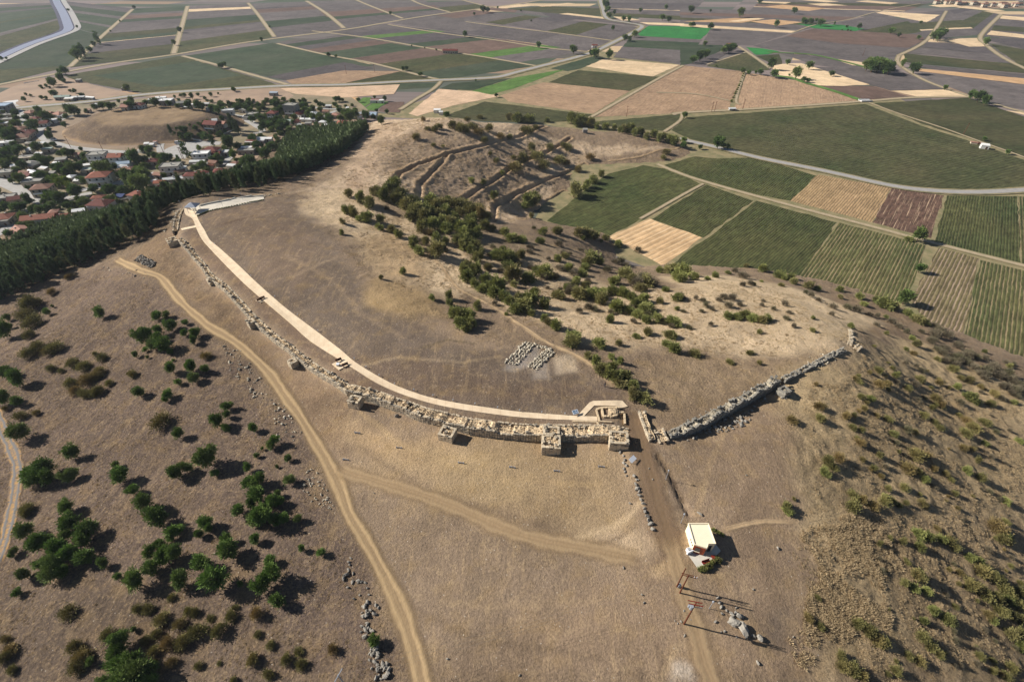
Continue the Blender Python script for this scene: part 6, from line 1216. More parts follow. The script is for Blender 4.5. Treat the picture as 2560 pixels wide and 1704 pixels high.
def house(k, x, y, w, d, rot, H, roof, col, wc=0, cat='house', nm=None, lab=None, z=None):
    w *= .88; d *= .88; off = H+(.9 if roof in 'hg' else .1); g = gp(*T(k, '%f,%f' % (x, y))[0], off) if z is None else z; e = empty(nm or ('house' if w*d > 40 else 'shed'), g, R(rot)); r = random.Random(int(x*7+y*13)); small = w*d < 40
    mb = MB(); mb.prism([(-w/2, -d/2), (w/2, -d/2), (w/2, d/2), (-w/2, d/2)], -.5, H); mb.build('wall', WC[wc], e)
    ov = .45 if roof in 'hg' else .15; a, b = w/2+ov, d/2+ov; mb = MB(); m = RC[col][1]
    if roof == 'h':
        rh = .34*min(a, b)*2*.62; q = max(0, a-b); t = max(0, b-a); E = [(-a, -b, H), (a, -b, H), (a, b, H), (-a, b, H)]; r1, r2 = ((-q, 0, H+rh), (q, 0, H+rh)) if a >= b else ((0, -t, H+rh), (0, t, H+rh))
        if a >= b: mb.face([E[0], E[1], r2, r1]); mb.face([E[1], E[2], r2]); mb.face([E[2], E[3], r1, r2]); mb.face([E[3], E[0], r1])
        else: mb.face([E[0], E[1], r1]); mb.face([E[1], E[2], r2, r1]); mb.face([E[2], E[3], r2]); mb.face([E[3], E[0], r1, r2])
        mb.prism([(-a, -b), (a, -b), (a, b), (-a, b)], H-.16, H-.004)
    elif roof == 'g':
        rh = .28*d; mb.face([(-a, -b, H), (a, -b, H), (a, 0, H+rh), (-a, 0, H+rh)]); mb.face([(a, b, H), (-a, b, H), (-a, 0, H+rh), (a, 0, H+rh)]); mb.face([(a, -b, H), (a, b, H), (a, 0, H+rh)]); mb.face([(-a, b, H), (-a, -b, H), (-a, 0, H+rh)]); mb.prism([(-a, -b), (a, -b), (a, b), (-a, b)], H-.16, H-.004)
    elif roof == 'l':
        mb.face([(-a, -b, H-.3), (a, -b, H-.3), (a, b, H+.5), (-a, b, H+.5)]); mb.face([(-a, -b, H-.4), (-a, b, H+.4), (a, b, H+.4), (a, -b, H-.4)]); mb.face([(a, b, H+.4), (-a, b, H+.4), (-a, b, H+.5), (a, b, H+.5)]); mb.face([(-a, -b, H-.4), (a, -b, H-.4), (a, -b, H-.3), (-a, -b, H-.3)])
    else:
        mb.prism([(-a, -b), (a, -b), (a, b), (-a, b)], H+.01, H+.22)
        if not small:
            for (cx, cy, lx, ly) in ((0, -b+.12, 2*a, .2), (0, b-.12, 2*a, .2), (-a+.12, 0, .2, 2*b-.5), (a-.12, 0, .2, 2*b-.5)): mb.box((cx, cy, H+.4), (lx, ly, .35))
    rf = mb.build('roof', m, e)
    if not small:
        cx, cy = r.uniform(-.25, .25)*w, r.uniform(-.2, .2)*d; mb = MB(); mb.box((cx, cy, H+.8), (.6, .6, 1.9)); mb.build('chimney', M_CHIM, rf)
        for fl in range(2 if H > 5 else 1):
            z0 = 1.5+fl*3.0; nW = max(2, int(w/3.2))
            for i in range(nW):
                wx = -w/2+(i+.5)*w/nW; mb = MB()
                if fl == 0 and i == nW//2: mb.box((wx, -d/2-.03, 1.05), (1.1, .12, 2.1)); mb.build('door', M_DOOR, e)
                else: mb.box((wx, -d/2-.02, z0), (1.1, .12, 1.2)); mb.build('window', M_SHUT, e)
            for s_ in (-1, 1):
                for dy in (-.22, .22): mb = MB(); mb.box((s_*(w/2+.02), dy*d, z0), (.12, 1.0, 1.2)); mb.build('window', M_SHUT, e)
        if H > 5: mb = MB(); mb.box((0, -d/2-.7, 2.95), (w*.7, 1.4, .16)); bl = mb.build('balcony', WC[0], e); mb = MB(); mb.box((0, -d/2-1.36, 3.45), (w*.7, .06, .8)); mb.build('railing', M_WHITE, bl)
    elif w > 4:
        mb = MB(); mb.box((w*.2, -d/2-.02, 1.0), (1.2, .1, 1.9)); mb.build('door', M_DOOR, e)
    tag(e, lab, cat); 
    if not lab: HQ.append((e, T(k, '%f,%f' % (x, y))[0], col, roof, H, small))
    return e
HS = '''V1 555 640 9 8 -15 3 h pnk 1|V1 650 750 9 7 -10 3 h red 0|V1 750 840 11 7 20 3 g red 0|V1 1080 670 10 8 -20 3 h pnk 0|V1 900 660 7 6 -20 3 g pnk 0|V1 280 945 14 9 10 3.2 h brn 1|V1 470 1010 12 9 15 3.5 h red 1|V1 60 1000 9 8 5 3 h brn 2|V1 130 790 11 7 10 3 f gry 1|V1 130 710 10 6 8 3 f gry 1|V1 1140 360 15 5 12 3.2 g grn 2|V1 1260 410 9 5 8 2.8 l wht 1|V1 1420 385 14 4 10 2.8 l lgt 2|V1 1640 390 12 3 -15 2.5 l wht 2|V1 20 530 16 12 5 6 f blu 2|V1 950 805 8 5 5 2.8 l lgt 0|V1 1110 720 5 4 0 2.6 l wht 0|V1 60 860 8 5 8 3 f lgt 1|V1 1600 620 6 4 10 2.6 l brn 1|V1 1770 520 5 4 0 2.6 l lgt 2|V1 380 1080 12 9 12 3.3 h brn 1|V1 420 1140 8 4 14 2.8 l pnk 1|V1 2290 540 6 5 5 3 g pnk 1|V1 520 890 7 4 -35 2.6 l lgt 0
V2 320 500 11 8 0 3 h red 0|V2 620 430 12 6 12 3.5 l lgt 2|V2 740 395 11 5 12 5 l wht 2|V2 840 440 13 9 5 4 f wht 2|V2 1140 465 10 5 22 3.5 g gry 2|V2 1330 520 3 3 0 2.6 f wht 0|V2 1980 625 11 7 12 3.5 f lgt 0|V2 2250 615 7 4 10 2.8 l gry 1|V2 1575 505 7 3 0 2.5 l lgt 2|V2 1640 590 6 3 0 2.5 l grn 2|V2 1735 790 4 5 20 3 g lgt 0|V2 1880 840 7 6 -15 3 g pnk 0|V2 2330 735 7 5 10 3 f wht 0|V2 1250 570 8 2 -10 1.6 f lgt 2|V2 90 530 7 6 0 3 g pnk 1
V3 490 243 9 4 0 3 l blu 2|V3 740 420 13 9 -10 9.5 f gry 2|V3 180 555 10 8 5 3.5 f gry 0|V3 100 590 6 5 5 3 f wht 0|V3 470 520 9 8 -5 6 h red 2|V3 890 530 8 8 60 3.5 g red 0|V3 1070 535 9 8 10 3 h lgt 1|V3 1405 550 8 7 -5 3 h pnk 1|V3 680 638 9 4 -4 2.8 g grn 0|V3 820 655 6 6 80 3 g org 0|V3 1500 665 10 8 5 3.2 h org 0|V3 1060 632 7 4 -5 2.8 l wht 0|V3 910 630 4 3 0 2.5 l wht 0|V3 985 632 4 3 0 2.5 l lgt 0|V3 1985 350 10 4 -3 2.8 l red 0|V3 2080 355 5 4 0 2.8 f wht 0|V3 1800 530 8 5 30 3 g lgt 1|V3 1875 545 6 5 -10 3 g brn 2|V3 1960 545 7 7 -5 3.2 g blu 1|V3 360 897 13 3.5 -2 2.8 g wht 0|V3 300 940 7 4 -2 2.6 l lgt 2|V3 150 958 9 4 -5 2.8 l red 0|V3 90 1085 14 6 3 3.2 f gry 2|V3 90 1048 9 2.5 3 3.4 l wht 0|V3 1300 435 6 3 0 2.5 l lgt 2|V3 1220 655 7 5 -8 2.8 h lgt 1|V3 1390 675 7 4 -3 2.8 f wht 1|V3 870 720 4 4 10 2.6 l lgt 0|V3 1240 715 5 3 0 2.5 l wht 0|V3 1260 500 6 4 0 2.7 g brn 1|V3 1755 600 4 3 0 2.6 l wht 0|V3 1580 465 3 2 0 2.4 l wht 0|V3 1000 690 6 3 5 2.6 l gry 2|V3 1330 725 5 3 0 2.5 l wht 0|V3 40 492 7 4 0 2.8 l gry 0
V4 1780 395 13 9 8 6.2 f gry 0|V4 2120 415 10 8 5 5.8 g org 0|V4 1420 375 5 4 -8 2.8 g pnk 1|V4 1800 760 14 11 12 6 h org 0|V4 2000 770 5 5 -25 5 l gry 1|V4 600 890 13 7 14 3.4 f gry 1|V4 745 980 12 9 14 5.8 h brn 1|V4 100 720 11 8 12 3.5 f gry 1|V4 510 765 6 5 -25 3 g red 1|V4 580 715 9 5 -30 3 g lgt 1|V4 440 720 7 5 0 3 g brn 1|V4 560 555 12 9 -20 3.2 h gry 1|V4 500 450 13 5 14 3 l gry 1|V4 1680 590 13 3 22 2.6 l wht 0|V4 1590 680 7 4 0 2.6 l grn 1|V4 2260 545 9 5 18 3 g blu 0|V4 2250 610 6 4 20 2.8 g lgt 1|V4 2320 650 9 8 5 3 h brn 1|V4 1280 790 5 5 0 2.8 h wht 0|V4 940 740 5 4 0 2.8 l gry 2|V4 70 185 14 4 15 2.8 l wht 0|V4 180 130 5 3 60 2.5 l wht 0|V4 1010 570 5 4 0 2.6 l wht 0|V4 720 205 8 5 10 3 l lgt 1|V4 540 310 6 4 -10 2.8 l lgt 0|V4 270 610 6 4 30 2.8 l wht 0|V4 1650 200 0 0 0 0 x x 0|V4 780 660 7 4 -15 2.8 l lgt 1|V4 520 200 6 3 0 2.6 l gry 1|V4 1400 885 4 3 0 2.6 l wht 0|V4 150 80 0 0 0 0 x x 0|V4 530 850 5 3 -20 2.6 l wht 0|V4 860 300 8 4 12 2.8 f grn 1|V4 1110 490 8 5 20 2.8 l gry 2|V4 700 390 6 3 0 2.6 l lgt 1|V4 2230 740 6 3 10 2.6 l pnk 0
V5 480 395 8 7 5 3 h red 1|V5 1340 230 12 9 -5 5 h red 0|V5 1190 305 13 8 8 5.5 f wht 0|V5 1400 295 7 6 15 3.2 g red 0|V5 1545 285 5 5 0 3 l lgt 2|V5 740 485 14 10 10 6 f gry 0|V5 780 660 14 4 18 3 g lgt 1|V5 1080 600 14 7 5 5 h red 0|V5 1210 575 6 6 60 5 h red 0|V5 1000 740 13 9 -8 4.5 h red 0|V5 1300 655 12 9 0 6 f gry 3|V5 1545 620 11 5 0 3.5 g org 0|V5 690 765 13 6 -10 3.5 h org 0|V5 575 715 7 5 10 3 g org 0|V5 235 885 10 8 -15 4.5 h org 0|V5 645 930 9 6 25 3.5 g red 0|V5 1450 545 8 7 15 4 h red 1|V5 1630 485 7 3 -12 2.8 l lgt 0|V5 470 700 5 4 15 2.8 g wht 0|V5 1320 470 4 4 30 3 h org 1|V5 1130 430 12 3.5 5 2.8 l lgt 2|V5 1180 470 11 3 15 2.8 l gry 2|V5 1370 420 7 5 -15 3 g brn 1|V5 100 525 13 8 -5 3.5 h brn 1|V5 60 450 9 5 10 3 l blu 0|V5 1870 560 4 3 15 2.6 l wht 0|V5 1820 525 4 3 10 2.6 l wht 0|V5 385 165 4 3 10 2.2 l wht 0|V5 460 176 4 3 -5 2.2 l lgt 0|V5 512 138 3 2 0 2.2 l pnk 0|V5 300 258 4 3 -20 2.6 l wht 0|V5 1560 550 7 5 -10 3 g brn 2|V5 30 500 5 3 0 2.6 l wht 0|V5 870 560 7 5 35 3 g brn 1|V5 1690 430 6 4 -20 2.8 h brn 1|V5 560 600 7 5 -20 3 g brn 2|V5 920 520 5 4 0 2.6 l lgt 0|V5 400 670 8 5 -10 2.6 l gry 2
V6 30 570 11 9 15 3.5 h org 1|V6 700 580 19 7 14 4 g org 0|V6 965 475 5 5 20 3 h pnk 1|V6 1130 555 7 5 20 3 g org 2|V6 1440 450 7 4 20 3 g wht 0|V6 1830 315 14 10 -5 4.5 h red 0|V6 1790 210 8 5 15 3.2 h org 0|V6 340 810 8 7 -35 3.5 g pnk 1|V6 40 660 9 6 12 3 f gry 2|V6 90 230 12 8 20 2.5 f gry 2|V6 250 235 7 6 25 3 g red 1|V6 1030 580 4 3 0 2.6 l wht 2'''
for line in HS.split('\n'):
    k = line.split()[0]
    for it in line[3:].split('|'):
        v = it.split(); 
        if v[0] == k: v = v[1:]
        if v[6] == 'x': continue
        house(k, *[float(q) for q in v[:6]], v[6], v[7], int(v[8]))
# church on the mound's flank, farm buildings on the plain
g = gp(*T('V2', '1740,1010')[0]); e = house('V2', 0, 0, 13, 9, -12, 6, 'g', 'red', 3, 'church', 'church', 'stone church with red tiled roof on the flank of the village mound', g)
mb = MB(); mb.box((-7.3, 0, 2.5), (1.8, 5, 5)); mb.build('porch', WC[3], e); 
fl = field('V2', '1490,970 1560,950 1760,1040 1640,1080 1580,1060', M_YARD, name='church_yard', z=.33)
for s, lab in (('A1 755 340 22 7 -5 3.5 g red 1', 'red roofed farm building alone in the far plain fields'), ('A1 725 338 6 5 0 3 f wht 0', 'white shed beside the red roofed far farm building'), ('A1 252 682 11 5 -3 3 g red 0', ''), ('A1 1745 305 8 5 0 3 g red 0', 'small farm hut by the bare patch beside the plain road'), ('A1 665 750 7 4 0 2.8 l wht 0', 'white shed at the back foot of the ridge'), ('A1 690 765 4 3 0 2.6 l lgt 0', 'tiny pale shed right of the white shed behind the ridge'), ('A1 1680 884 4 3 0 2.4 l gry 2', 'small dark hut in the hedge behind the ridge'), ('A2 340 298 8 5 0 3 g org 1', 'small red roofed farmhouse beside the tree row in the right plain'), ('A2 2095 990 6 4 -25 3 l wht 0', 'white pump shed beside the thin track in the big olive field'), ('A2 2030 975 8 3 -25 1.2 f pnk 1', 'low roofless pen next to the white pump shed'), ('A2 360 742 7 4 0 1.8 f lgt 2', 'low ruined hut at the corner of the tan fields'), ('A0 535 545 6 4 0 3 l gry 2', 'grey barn on the bare ground edge by the olive field'), ('A0 850 600 6 4 0 2.6 l gry 2', 'small grey barn beside the orange plot')):
    v = s.split()
    if lab: house(v[0], *[float(q) for q in v[1:7]], v[7], v[8], int(v[9]), lab=lab, cat='farm building')
rr = random.Random(4)
for i in range(26):
    x = rr.uniform(1740, 2356); y = 0+(x-1740)*.055+rr.uniform(-14, 8); house('A2', x, y, rr.uniform(7, 12), rr.uniform(6, 9), rr.uniform(-20, 20), rr.choice((3.2, 6)), rr.choice('hg'), rr.choice(('pnk', 'brn', 'red', 'brn')), 1, lab='tiny pale house of the far village at the top right edge'); bpy.data.objects[-1] if False else None
for o in S.objects:
    if o.get('label', '').startswith('tiny pale house'): o['group'] = 'houses of the far village'
# house labels: what the roof is, then its place in the row of such houses
from collections import defaultdict
grp = defaultdict(list)
for h in HQ: grp[(h[2], h[3] in 'hg', h[4] > 5, h[5], 'upper' if h[1][1] < 320 else ('middle' if h[1][1] < 400 else 'lower'))].append(h)
for (col, pit, two, small, band), L in grp.items():
    L.sort(key=lambda h: h[1][0])
    for i, h in enumerate(L):
        nm = RC[col][0]+' roofed '+('shed' if small else ('two storey house' if two else 'low house')); nm = ('pitched ' if pit else 'flat ')+nm
        o = h[0]; o['label'] = (nm+', '+(ordn(i+1)+' such from the left' if len(L) > 1 else 'the only such')+' in the %s village' % band); o['category'] = 'shed' if small else 'house'; o['group'] = 'village buildings'
def wallstrip(k, s, lab, h=1.2, mat=None):
    L = gl(k, s); mb = MB()
    for a, b in zip(L[:-1], L[1:]): d = b-a; c = (a+b)/2; mb.box((c.x, c.y, c.z+h/2-.1), (Vector((d.x, d.y)).length, .3, h), math.atan2(d.y, d.x))
    tag(mb.build('garden_wall', mat or WC[0]), lab, 'wall')
wallstrip('V2', '1860,1100 2190,970 2150,940', 'long pale wall right of the church terrace'); wallstrip('V4', '1850,965 2130,880 2230,850', 'grey garden wall below the big orange roofed house'); wallstrip('V6', '1170,350 1650,235', 'long grey garden wall left of the red roofed house by the pines'); wallstrip('V6', '0,715 160,660', 'white garden wall at the left edge'); wallstrip('V5', '0,1010 130,980', 'pale garden wall beside the blue tarpaulin'); wallstrip('V5', '1050,95 1200,150 1280,160', 'low wall behind the village square', 1.0)
wallstrip('V3', '1980,545 2180,560', 'low white wall at the end of the gardens behind the ridge'); wallstrip('V1', '440,140 720,95', 'long white fence line on the bare ground by the diagonal road', .8)
g = gp(*T('V6', '2195,225')[0], 2); e = empty('tarpaulin_shelter', g); tag(e, 'dark blue tarpaulin shelter between the trees left of the orange roofed house', 'shelter'); mb = MB(); mb.face([(-3, -2.2, 2.3), (3, -2.2, 2.3), (3, 2.2, 2.9), (-3, 2.2, 2.9)]); mb.face([(-3, -2.2, 2.25), (-3, 2.2, 2.85), (3, 2.2, 2.85), (3, -2.2, 2.25)]); mb.build('sheet', plain_mat('blue_tarpaulin', (34, 52, 96), .6, .1, 1), e)
for sx in (-2.8, 2.8):
    for sy in (-2, 2): mb = MB(); mb.tube((sx, sy, 0), (sx, sy, 2.3), .05, .05, 5); mb.build('post', M_METAL, e)
CARM = {'white': plain_mat('white_car_paint', (225, 226, 228), .3, .03, 1, .5), 'dark': plain_mat('dark_car_paint', (40, 44, 52), .3, .03, 1, .5), 'blue': plain_mat('blue_car_paint', (60, 80, 130), .3, .03, 1, .5), 'red': plain_mat('red_car_paint', (140, 40, 36), .3, .03, 1, .5)}
def car(k, x, y, rot, c, lab, L=4.3, H=1.45, van=False):
    g = gp(*T(k, '%f,%f' % (x, y))[0]); g.z = max(g.z, .40); e = empty('van' if van else 'parked_car', g, R(rot)); tag(e, lab, 'van' if van else 'car')
    def lo(secs, nm, m):
        mb = MB()
        for (x0, z0, z1, hw), (x1, z2, z3, hw2) in zip(secs[:-1], secs[1:]):
            A = [(x0, -hw, z0), (x0, hw, z0), (x0, hw, z1), (x0, -hw, z1)]; B = [(x1, -hw2, z2), (x1, hw2, z2), (x1, hw2, z3), (x1, -hw2, z3)]
            for i in range(4): j = (i+1) % 4; mb.face([A[i], A[j], B[j], B[i]])
        mb.face([(secs[0][0], s_*secs[0][3], z) for s_, z in ((-1, secs[0][1]), (1, secs[0][1]), (1, secs[0][2]), (-1, secs[0][2]))]); q = secs[-1]; mb.face([(q[0], s_*q[3], z) for s_, z in ((1, q[1]), (-1, q[1]), (-1, q[2]), (1, q[2]))]); return mb.build(nm, m, e)
    h = L/2; hb = H*.62; top = H
    lo([(-h, .3, hb*.85, .8), (-h*.9, .25, hb, .86), (h*.9, .25, hb*.88, .86), (h, .3, hb*.6, .8)], 'body', CARM[c])
    lo([(-h*(.95 if van else .8), hb-.01, hb+.02, .78), (-h*(.9 if van else .5), hb-.01, top-.04, .68), (h*(.5 if van else .1), hb-.01, top-.04, .68), (h*(.75 if van else .5), hb-.05, hb, .76)], 'windows', M_DARK)
    mb = MB(); mb.box(((-.2 if not van else -.2)*h, 0, top-.02), (L*(.66 if van else .3), 1.32, .06)); mb.build('car_roof', CARM[c], e)
    for sx in (-.6, .6):
        for sy in (-.82, .82): mb = MB(); mb.tube((sx*h, sy-.1, .32), (sx*h, sy+.1, .32), .32, .32, 10); mb.build('wheel', M_BLACK, e)
car('V6', 640, 190, -25, 'white', 'white car parked at the roadside below the brown roofed house'); car('V6', 710, 215, -25, 'dark', 'dark car parked just right of the white roadside car'); car('V4', 2300, 925, 15, 'white', 'white car in the lane right of the big orange roofed house'); car('V5', 100, 735, 10, 'white', 'white car at the start of the lane among lower trees')
car('V5', 880, 185, 8, 'white', 'white van at the far edge of the village square', 6.5, 2.3, True); car('V4', 1000, 160, -10, 'white', 'white van beside the ring road below the mound', 5, 2.0, True); car('V2', 1860, 1120, 20, 'dark', 'dark car on the road below the church'); car('V1', 660, 1060, 60, 'dark', 'dark car in the lane at the bend of the ring road'); car('V1', 790, 900, 15, 'blue', 'blue car beside the ring road near the red gable roof')
# village trees
PRO['garden_tree'] = PRO['broadleaf_tree']; PRO['plain_tree'] = PRO['broadleaf_tree']; PRO['copse_tree'] = PRO['broadleaf_tree']
VT = {'V1': '700,620,120 1100,30,100 1170,85,60 990,100,80 900,110,60 850,180,60 980,310,110 430,420,70 1360,265,70 1330,290,50 1500,340,70 270,680,110 290,760,110 280,850,150 600,900,150 830,740,170 780,720,100 1250,600,150 1320,620,140 1420,630,120 1210,560,80 1740,550,110 1870,540,100 2000,540,120 2080,530,80 480,770,80 60,660,60 230,650,60 900,1090,120 900,970,80 1180,900,80 120,1080,150 50,1050,120 200,1120,130 240,1020,140 640,1000,90 860,840,80 1090,800,60 0,740,80 0,850,100 100,990,110 600,790,70 1190,730,80 2180,460,60 2300,500,60 1580,640,60 520,350,50 610,375,50 760,390,60 840,395,60 740,180,50 950,225,40 810,235,40',
 'V2': '200,450,110 180,500,120 460,470,100 640,480,110 900,500,80 1250,450,90 1250,530,100 1090,450,50 1050,530,80 1430,530,120 1500,560,100 1690,560,120 1850,520,130 2010,510,90 1790,620,120 1900,600,90 2130,560,120 2290,560,90 1880,790,90 1110,960,70 1200,980,100 1140,980,70 1035,970,50 1280,890,50 1440,860,55 1380,950,80 1500,900,70 1600,840,60 1530,830,60 1270,1090,120 1100,1060,90 1450,1080,80 1530,1060,90 1670,1050,70 1830,1060,110 1930,1010,60 2070,940,70 1000,1040,60 2000,1160,110 1180,350,60 1110,345,60 1310,365,80 1000,370,60 1430,330,60 1560,410,50 1600,440,60 1680,450,60 2080,240,50 1830,335,40 1670,340,60 2150,435,60',
 'V3': '470,370,100 500,400,80 80,450,100 150,490,70 280,430,60 590,490,90 820,430,100 930,420,100 950,470,80 1010,500,90 1070,480,70 880,370,40 1000,560,90 1070,590,90 1170,600,110 1160,560,80 1460,490,80 1540,540,100 1610,590,130 1690,560,110 1600,510,70 1700,490,60 1310,620,110 1330,660,80 1290,580,60 1850,570,110 1960,590,70 1740,350,50 1980,300,45 2130,330,55 1410,340,60 1460,340,60 1500,340,50 2010,500,50 2160,520,50 170,620,90 280,590,80 350,720,110 430,720,110 440,660,90 540,640,110 600,700,120 680,690,100 570,780,90 470,790,80 780,680,70 960,760,110 870,770,90 180,900,90 230,1000,110 450,1010,110 320,1020,70 520,890,60 350,610,60 1170,420,60 1230,420,50 1430,440,60 310,770,70 240,590,70 720,770,90 1120,720,60',
 'V4': '240,200,110 350,280,140 100,310,120 200,330,130 280,370,120 80,400,120 50,560,140 660,270,150 850,240,110 960,210,80 1000,230,70 1200,370,140 1300,370,130 1100,380,110 1530,420,120 1490,310,70 700,440,110 810,530,160 940,480,90 390,590,150 290,690,130 1000,630,130 1100,640,140 1200,680,140 1300,650,160 1400,620,150 1260,570,100 1450,640,120 1850,640,200 1780,640,100 1950,640,120 2070,500,120 2110,640,100 720,790,150 350,850,160 290,840,110 1470,840,120 1530,890,110 1370,1080,170 1700,1000,130 2000,1060,150 2200,1060,140 1920,1100,100 2320,830,160 2180,780,110 2050,800,120 1080,720,80 500,1010,90 170,470,110 260,500,100 20,460,110 140,600,100 900,80,90 620,480,80 1530,550,80 200,900,80 1030,700,90 1650,480,70',
 'V5': '1590,150,170 1690,200,80 170,340,170 420,250,120 330,240,90 640,380,110 720,370,90 500,330,90 340,410,90 600,420,90 420,340,60 1010,70,90 60,620,150 150,600,140 330,580,180 280,740,200 350,700,130 210,780,120 700,850,150 760,870,130 660,800,90 430,840,120 520,830,110 400,960,130 460,900,110 230,970,140 60,850,100 1210,490,110 1090,510,100 1830,390,160 1940,440,150 1350,380,90 1430,370,90 1500,400,60 1730,640,150 1570,720,90 2140,310,120 2220,190,110 2010,170,110 1940,80,100 1740,210,90 2000,250,60 840,440,60 890,450,60 640,640,70 250,440,70 820,800,80 940,860,90 1480,440,70 900,60,80 1230,60,90',
 'V6': '1000,240,160 1080,250,180 480,270,150 540,290,110 250,400,170 400,370,150 100,400,130 30,440,120 600,440,160 700,470,150 850,420,150 930,380,110 800,330,90 1230,390,140 1370,110,190 1700,60,150 1480,340,90 430,590,140 400,700,110 1960,110,150 2050,240,130 2140,300,130 2080,90,120 2250,110,130 150,890,150 180,560,80 330,420,110'}
bn = {'V1': 'around the upper left village', 'V2': 'around the church and mound', 'V3': 'in the upper right village', 'V4': 'in the left village gardens', 'V5': 'in the central village', 'V6': 'near the pines at the left'}
allv = []
for k, s in VT.items():
    for q in s.split(): x, y, w = [float(v) for v in q.split(',')]; allv.append((w*TILES[k][2], k, q))
allv.sort(reverse=True); keep = defaultdict(list); rest_v = allv[295:]
for w, k, q in allv[:295]: keep[k].append(q)
for k, L in keep.items(): veg('garden_tree', k, ' '.join(L), 'green tree', bn[k], 'village trees', 'tree', perrow=18, scale=1.05)
pl = []
for w, k, q in rest_v:
    x, y, ww = [float(v) for v in q.split(',')]; g = gp(*T(k, q)[0][:2]); D = w*mpp(g); pl.append((g.x, g.y-D*.8, g.z+D*.6, D, D, x))
VPoly = xy([at(*q, 0) for q in T('P', '-200,600 -200,330 0,300 100,285 140,300 50,380 70,410 300,395 420,390 560,370 640,350 600,300 540,262 700,250 880,265 900,285 760,330 680,400 560,460 300,520 60,590')])
HX = np.array([(h[0].location.x, h[0].location.y) for h in HQ]); streets = [o for o in S.objects if o.type == 'MESH' and o.name.startswith(('street', 'village_square'))]
SX = np.array([tuple(v.co[:2]) for o in streets for v in o.data.vertices]); rv = random.Random(21); xs = [p[0] for p in VPoly]; ys = [p[1] for p in VPoly]; c_n = 0
while c_n < 1100:
    x, y = rv.uniform(min(xs), max(xs)), rv.uniform(min(ys), max(ys))
    if not bool(in_poly(np.array([x]), np.array([y]), VPoly)[0]): continue
    c_n += 1
    if np.hypot(HX[:, 0]-x, HX[:, 1]-y).min() < 6.5 or np.hypot(SX[:, 0]-x, SX[:, 1]-y).min() < 4.5: continue
    D = rv.uniform(1.5, 5.5); z = hgt(x, y); 
    if z < 3: pl.append((x, y, z+D*.45, D, D*.9, rv.uniform(0, 6)))
scatter('garden_greenery', PRO['broadleaf_tree'][0], pl, L_BROAD, 'small garden trees and bushes filling the plots between the village houses', 'garden greenery')
veg('light_tree', 'V4', '900,860,110 1000,850,150 1100,900,160 1200,900,160 1250,960,130 1000,960,100 860,770,90 870,1110,120', 'light green tree', 'in the left village gardens', 'light green village trees', 'tree')
veg('light_tree', 'V5', '1160,230,80 250,560,100 560,930,80 1660,320,100 560,520,70', 'yellow green tree', 'in the central village', 'light green village trees', 'tree'); veg('light_tree', 'V6', '880,210,180 1850,370,110', 'yellow green tree', 'near the pines at the left', 'light green village trees', 'tree')
veg('poplar_tree', 'V5', '940,260,70 1340,100,70 850,385,50', 'tall slim tree', 'beside the village square', 'slim trees by the square', 'tree'); veg('forest_pine', 'V2', '2040,830,110 2100,900,120 2150,940,100 2020,900,100 920,990,80', 'dark conifer', 'beside the church', 'conifers by the church', 'tree', parts=False)
PT = {'A0': '520,370,60 540,350,60 430,470,60 400,480,40 410,530,45 915,45,25 1225,195,40 1190,290,30 1510,440,40 1540,440,30 1845,180,15 1790,270,25 2250,375,25 2300,380,25 865,600,40 1600,610,30 350,560,50 40,395,20 10,400,25 525,180,20 465,65,18 610,330,40 640,300,30 755,210,15 820,145,12',
 'A1': '920,90,20 980,64,35 1010,60,35 1360,305,35 1600,330,55 1750,355,60 1725,360,40 1845,370,55 1955,255,35 1985,265,30 2020,225,40 1945,120,35 1982,125,40 1870,190,30 2210,115,35 2255,125,35 2060,65,30 1880,85,25 1825,30,40 1835,55,35 1845,100,35 2235,50,25 855,230,35 550,505,30 1070,650,25 1310,140,15 345,90,20 490,312,12 580,328,12 660,340,14 930,550,15 430,467,30 455,465,25 730,780,30 1080,52,15 1240,72,14 1810,12,25 1820,75,25 1300,675,0',
 'A2': '80,60,40 210,72,20 420,80,50 550,5,30 790,65,40 850,140,35 905,140,35 970,145,45 665,160,40 75,165,28 92,168,28 215,170,45 175,290,35 95,395,50 140,380,55 180,370,45 1230,180,30 1145,178,18 1060,160,20 1455,200,45 1650,150,20 1620,455,70 1530,430,45 630,435,60 650,490,60 740,425,30 890,445,45 805,500,60 850,535,40 1045,495,40 555,485,40 475,490,35 520,495,20 430,483,30 2005,640,60 2060,655,65 2100,680,60 1820,597,30 2100,285,40 265,975,70 300,990,40 330,1000,35 35,785,35 30,950,45 25,990,40 140,1000,35 2250,1035,35 1500,240,25 1110,205,10 250,450,12 750,510,18 880,545,30 1640,250,30 2090,945,30 870,145,30 890,140,25 935,138,22 1170,208,12 1150,207,12'}
pn = {'A0': 'along the left plain roads', 'A1': 'in the middle of the plain', 'A2': 'in the right half of the plain'}
for k, s in PT.items(): veg('plain_tree', k, ' '.join(q for q in s.split() if not q.endswith(',0')), 'plain tree', pn[k], 'trees dotted over the plain', 'tree', perrow=18, scale=.9)
veg('copse_tree', 'A2', '1290,440,60 1310,425,60 1330,440,70 1350,425,65 1370,440,70 1390,425,60 1410,445,70 1430,450,60 1440,465,60 1400,465,50 1360,460,50 1320,455,50', 'dark tree', 'of the copse in the right plain', 'trees of the copse', 'tree'); veg('copse_tree', 'A2', '1755,235,50 1770,225,50 1785,240,55 1800,222,45', 'dark tree', 'of the small clump in the right plain', 'trees of the small clump', 'tree'); veg('copse_tree', 'A2', '305,335,40 320,325,45 340,325,45 360,320,40 375,318,35', 'dark tree', 'of the row hiding the farmhouse', 'trees hiding the farmhouse', 'tree'); veg('poplar_tree', 'A0', '650,255,22 662,262,22 560,345,24', 'light poplar', 'beside the left farm track', 'light poplars', 'tree')
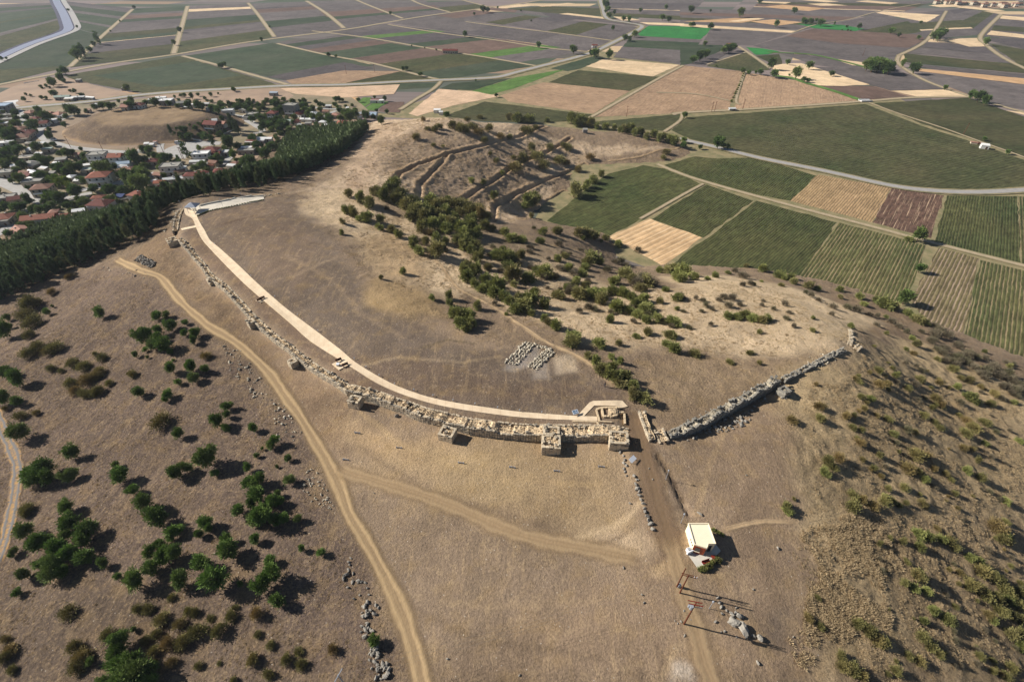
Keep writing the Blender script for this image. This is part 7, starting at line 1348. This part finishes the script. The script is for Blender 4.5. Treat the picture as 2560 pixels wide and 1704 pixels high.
r = random.Random(12); L = T('A2', '440,500 400,600 350,700')
for i in range(16): t = i/15*2; k_ = min(1, int(t)); x = L[k_][0]+(L[k_+1][0]-L[k_][0])*(t-k_); y = L[k_][1]+(L[k_+1][1]-L[k_][1])*(t-k_); g = gp(x, y); plant('green_shrub', g, r.uniform(1.5, 3), '%s bush down the hedge between the two big tan fields' % ordn(i+1), 'shrub', 'hedge between the tan fields')
for i, (k, x, y) in enumerate((('A2', 1250, 385), ('A2', 1940, 920), ('A2', 215, 768), ('A2', 235, 766), ('A2', 428, 752), ('A1', 45, 510), ('A1', 240, 500), ('A1', 1962, 800), ('V5', 925, 405), ('V5', 950, 415), ('V5', 650, 320), ('V4', 1310, 300), ('V4', 1930, 400), ('V3', 0, 0))[:13]):
    g = gp(*T(k, '%f,%f' % (x, y))[0]); e = empty('utility_pole', g); tag(e, ('thin distant utility pole, %s from the left over plain and village' % ordn(i+1)), 'utility pole', 'distant utility poles'); mb = MB(); mb.tube((0, 0, 0), (0, 0, 9), .2, .14, 5); mb.build('pole', M_WOODP, e); mb = MB(); mb.box((0, 0, 8.6), (2, .15, .15)); mb.build('crossarm', M_WOODP, e)
dl = sorted([o for o in S.objects if o.get('group') == 'distant utility poles'], key=lambda o: 1280+FPX*o.location.x/(o.location.y*cP+(CAMH-o.location.z)*sP))
for i, o in enumerate(dl): o['label'] = 'thin distant utility pole, %s from the left over plain and village' % ordn(i+1)
g = at(2163, 252, .5); e = empty('culvert_bridge', g, .05); tag(e, 'small pale concrete bridge where the thin road crosses the green ditch', 'bridge'); mb = MB(); mb.box((0, 0, .1), (11, 6, .4)); mb.build('deck', M_YARD, e)
for s_ in (-2.8, 2.8): mb = MB(); mb.box((0, s_, .65), (11, .3, .7)); mb.build('railing', M_YARD, e)

# ---------------------------------------------------------------- the air
def haze(dens):
    mb = MB(); mb.box((0, 2800, 70), (9400, 9000, 160)); m = bpy.data.materials.new('haze_air'); m.use_nodes = True; t = m.node_tree; t.nodes.remove(t.nodes['Principled BSDF']); v = t.nodes.new('ShaderNodeVolumePrincipled')
    v.inputs['Color'].default_value = (.80, .88, 1, 1); v.inputs['Density'].default_value = dens; v.inputs['Anisotropy'].default_value = .1; t.links.new(v.outputs[0], t.nodes['Material Output'].inputs['Volume']); o = mb.build('haze', m); tag(o, 'thin blue haze over the far plain', 'haze', None, 'stuff')
haze(0.00007)
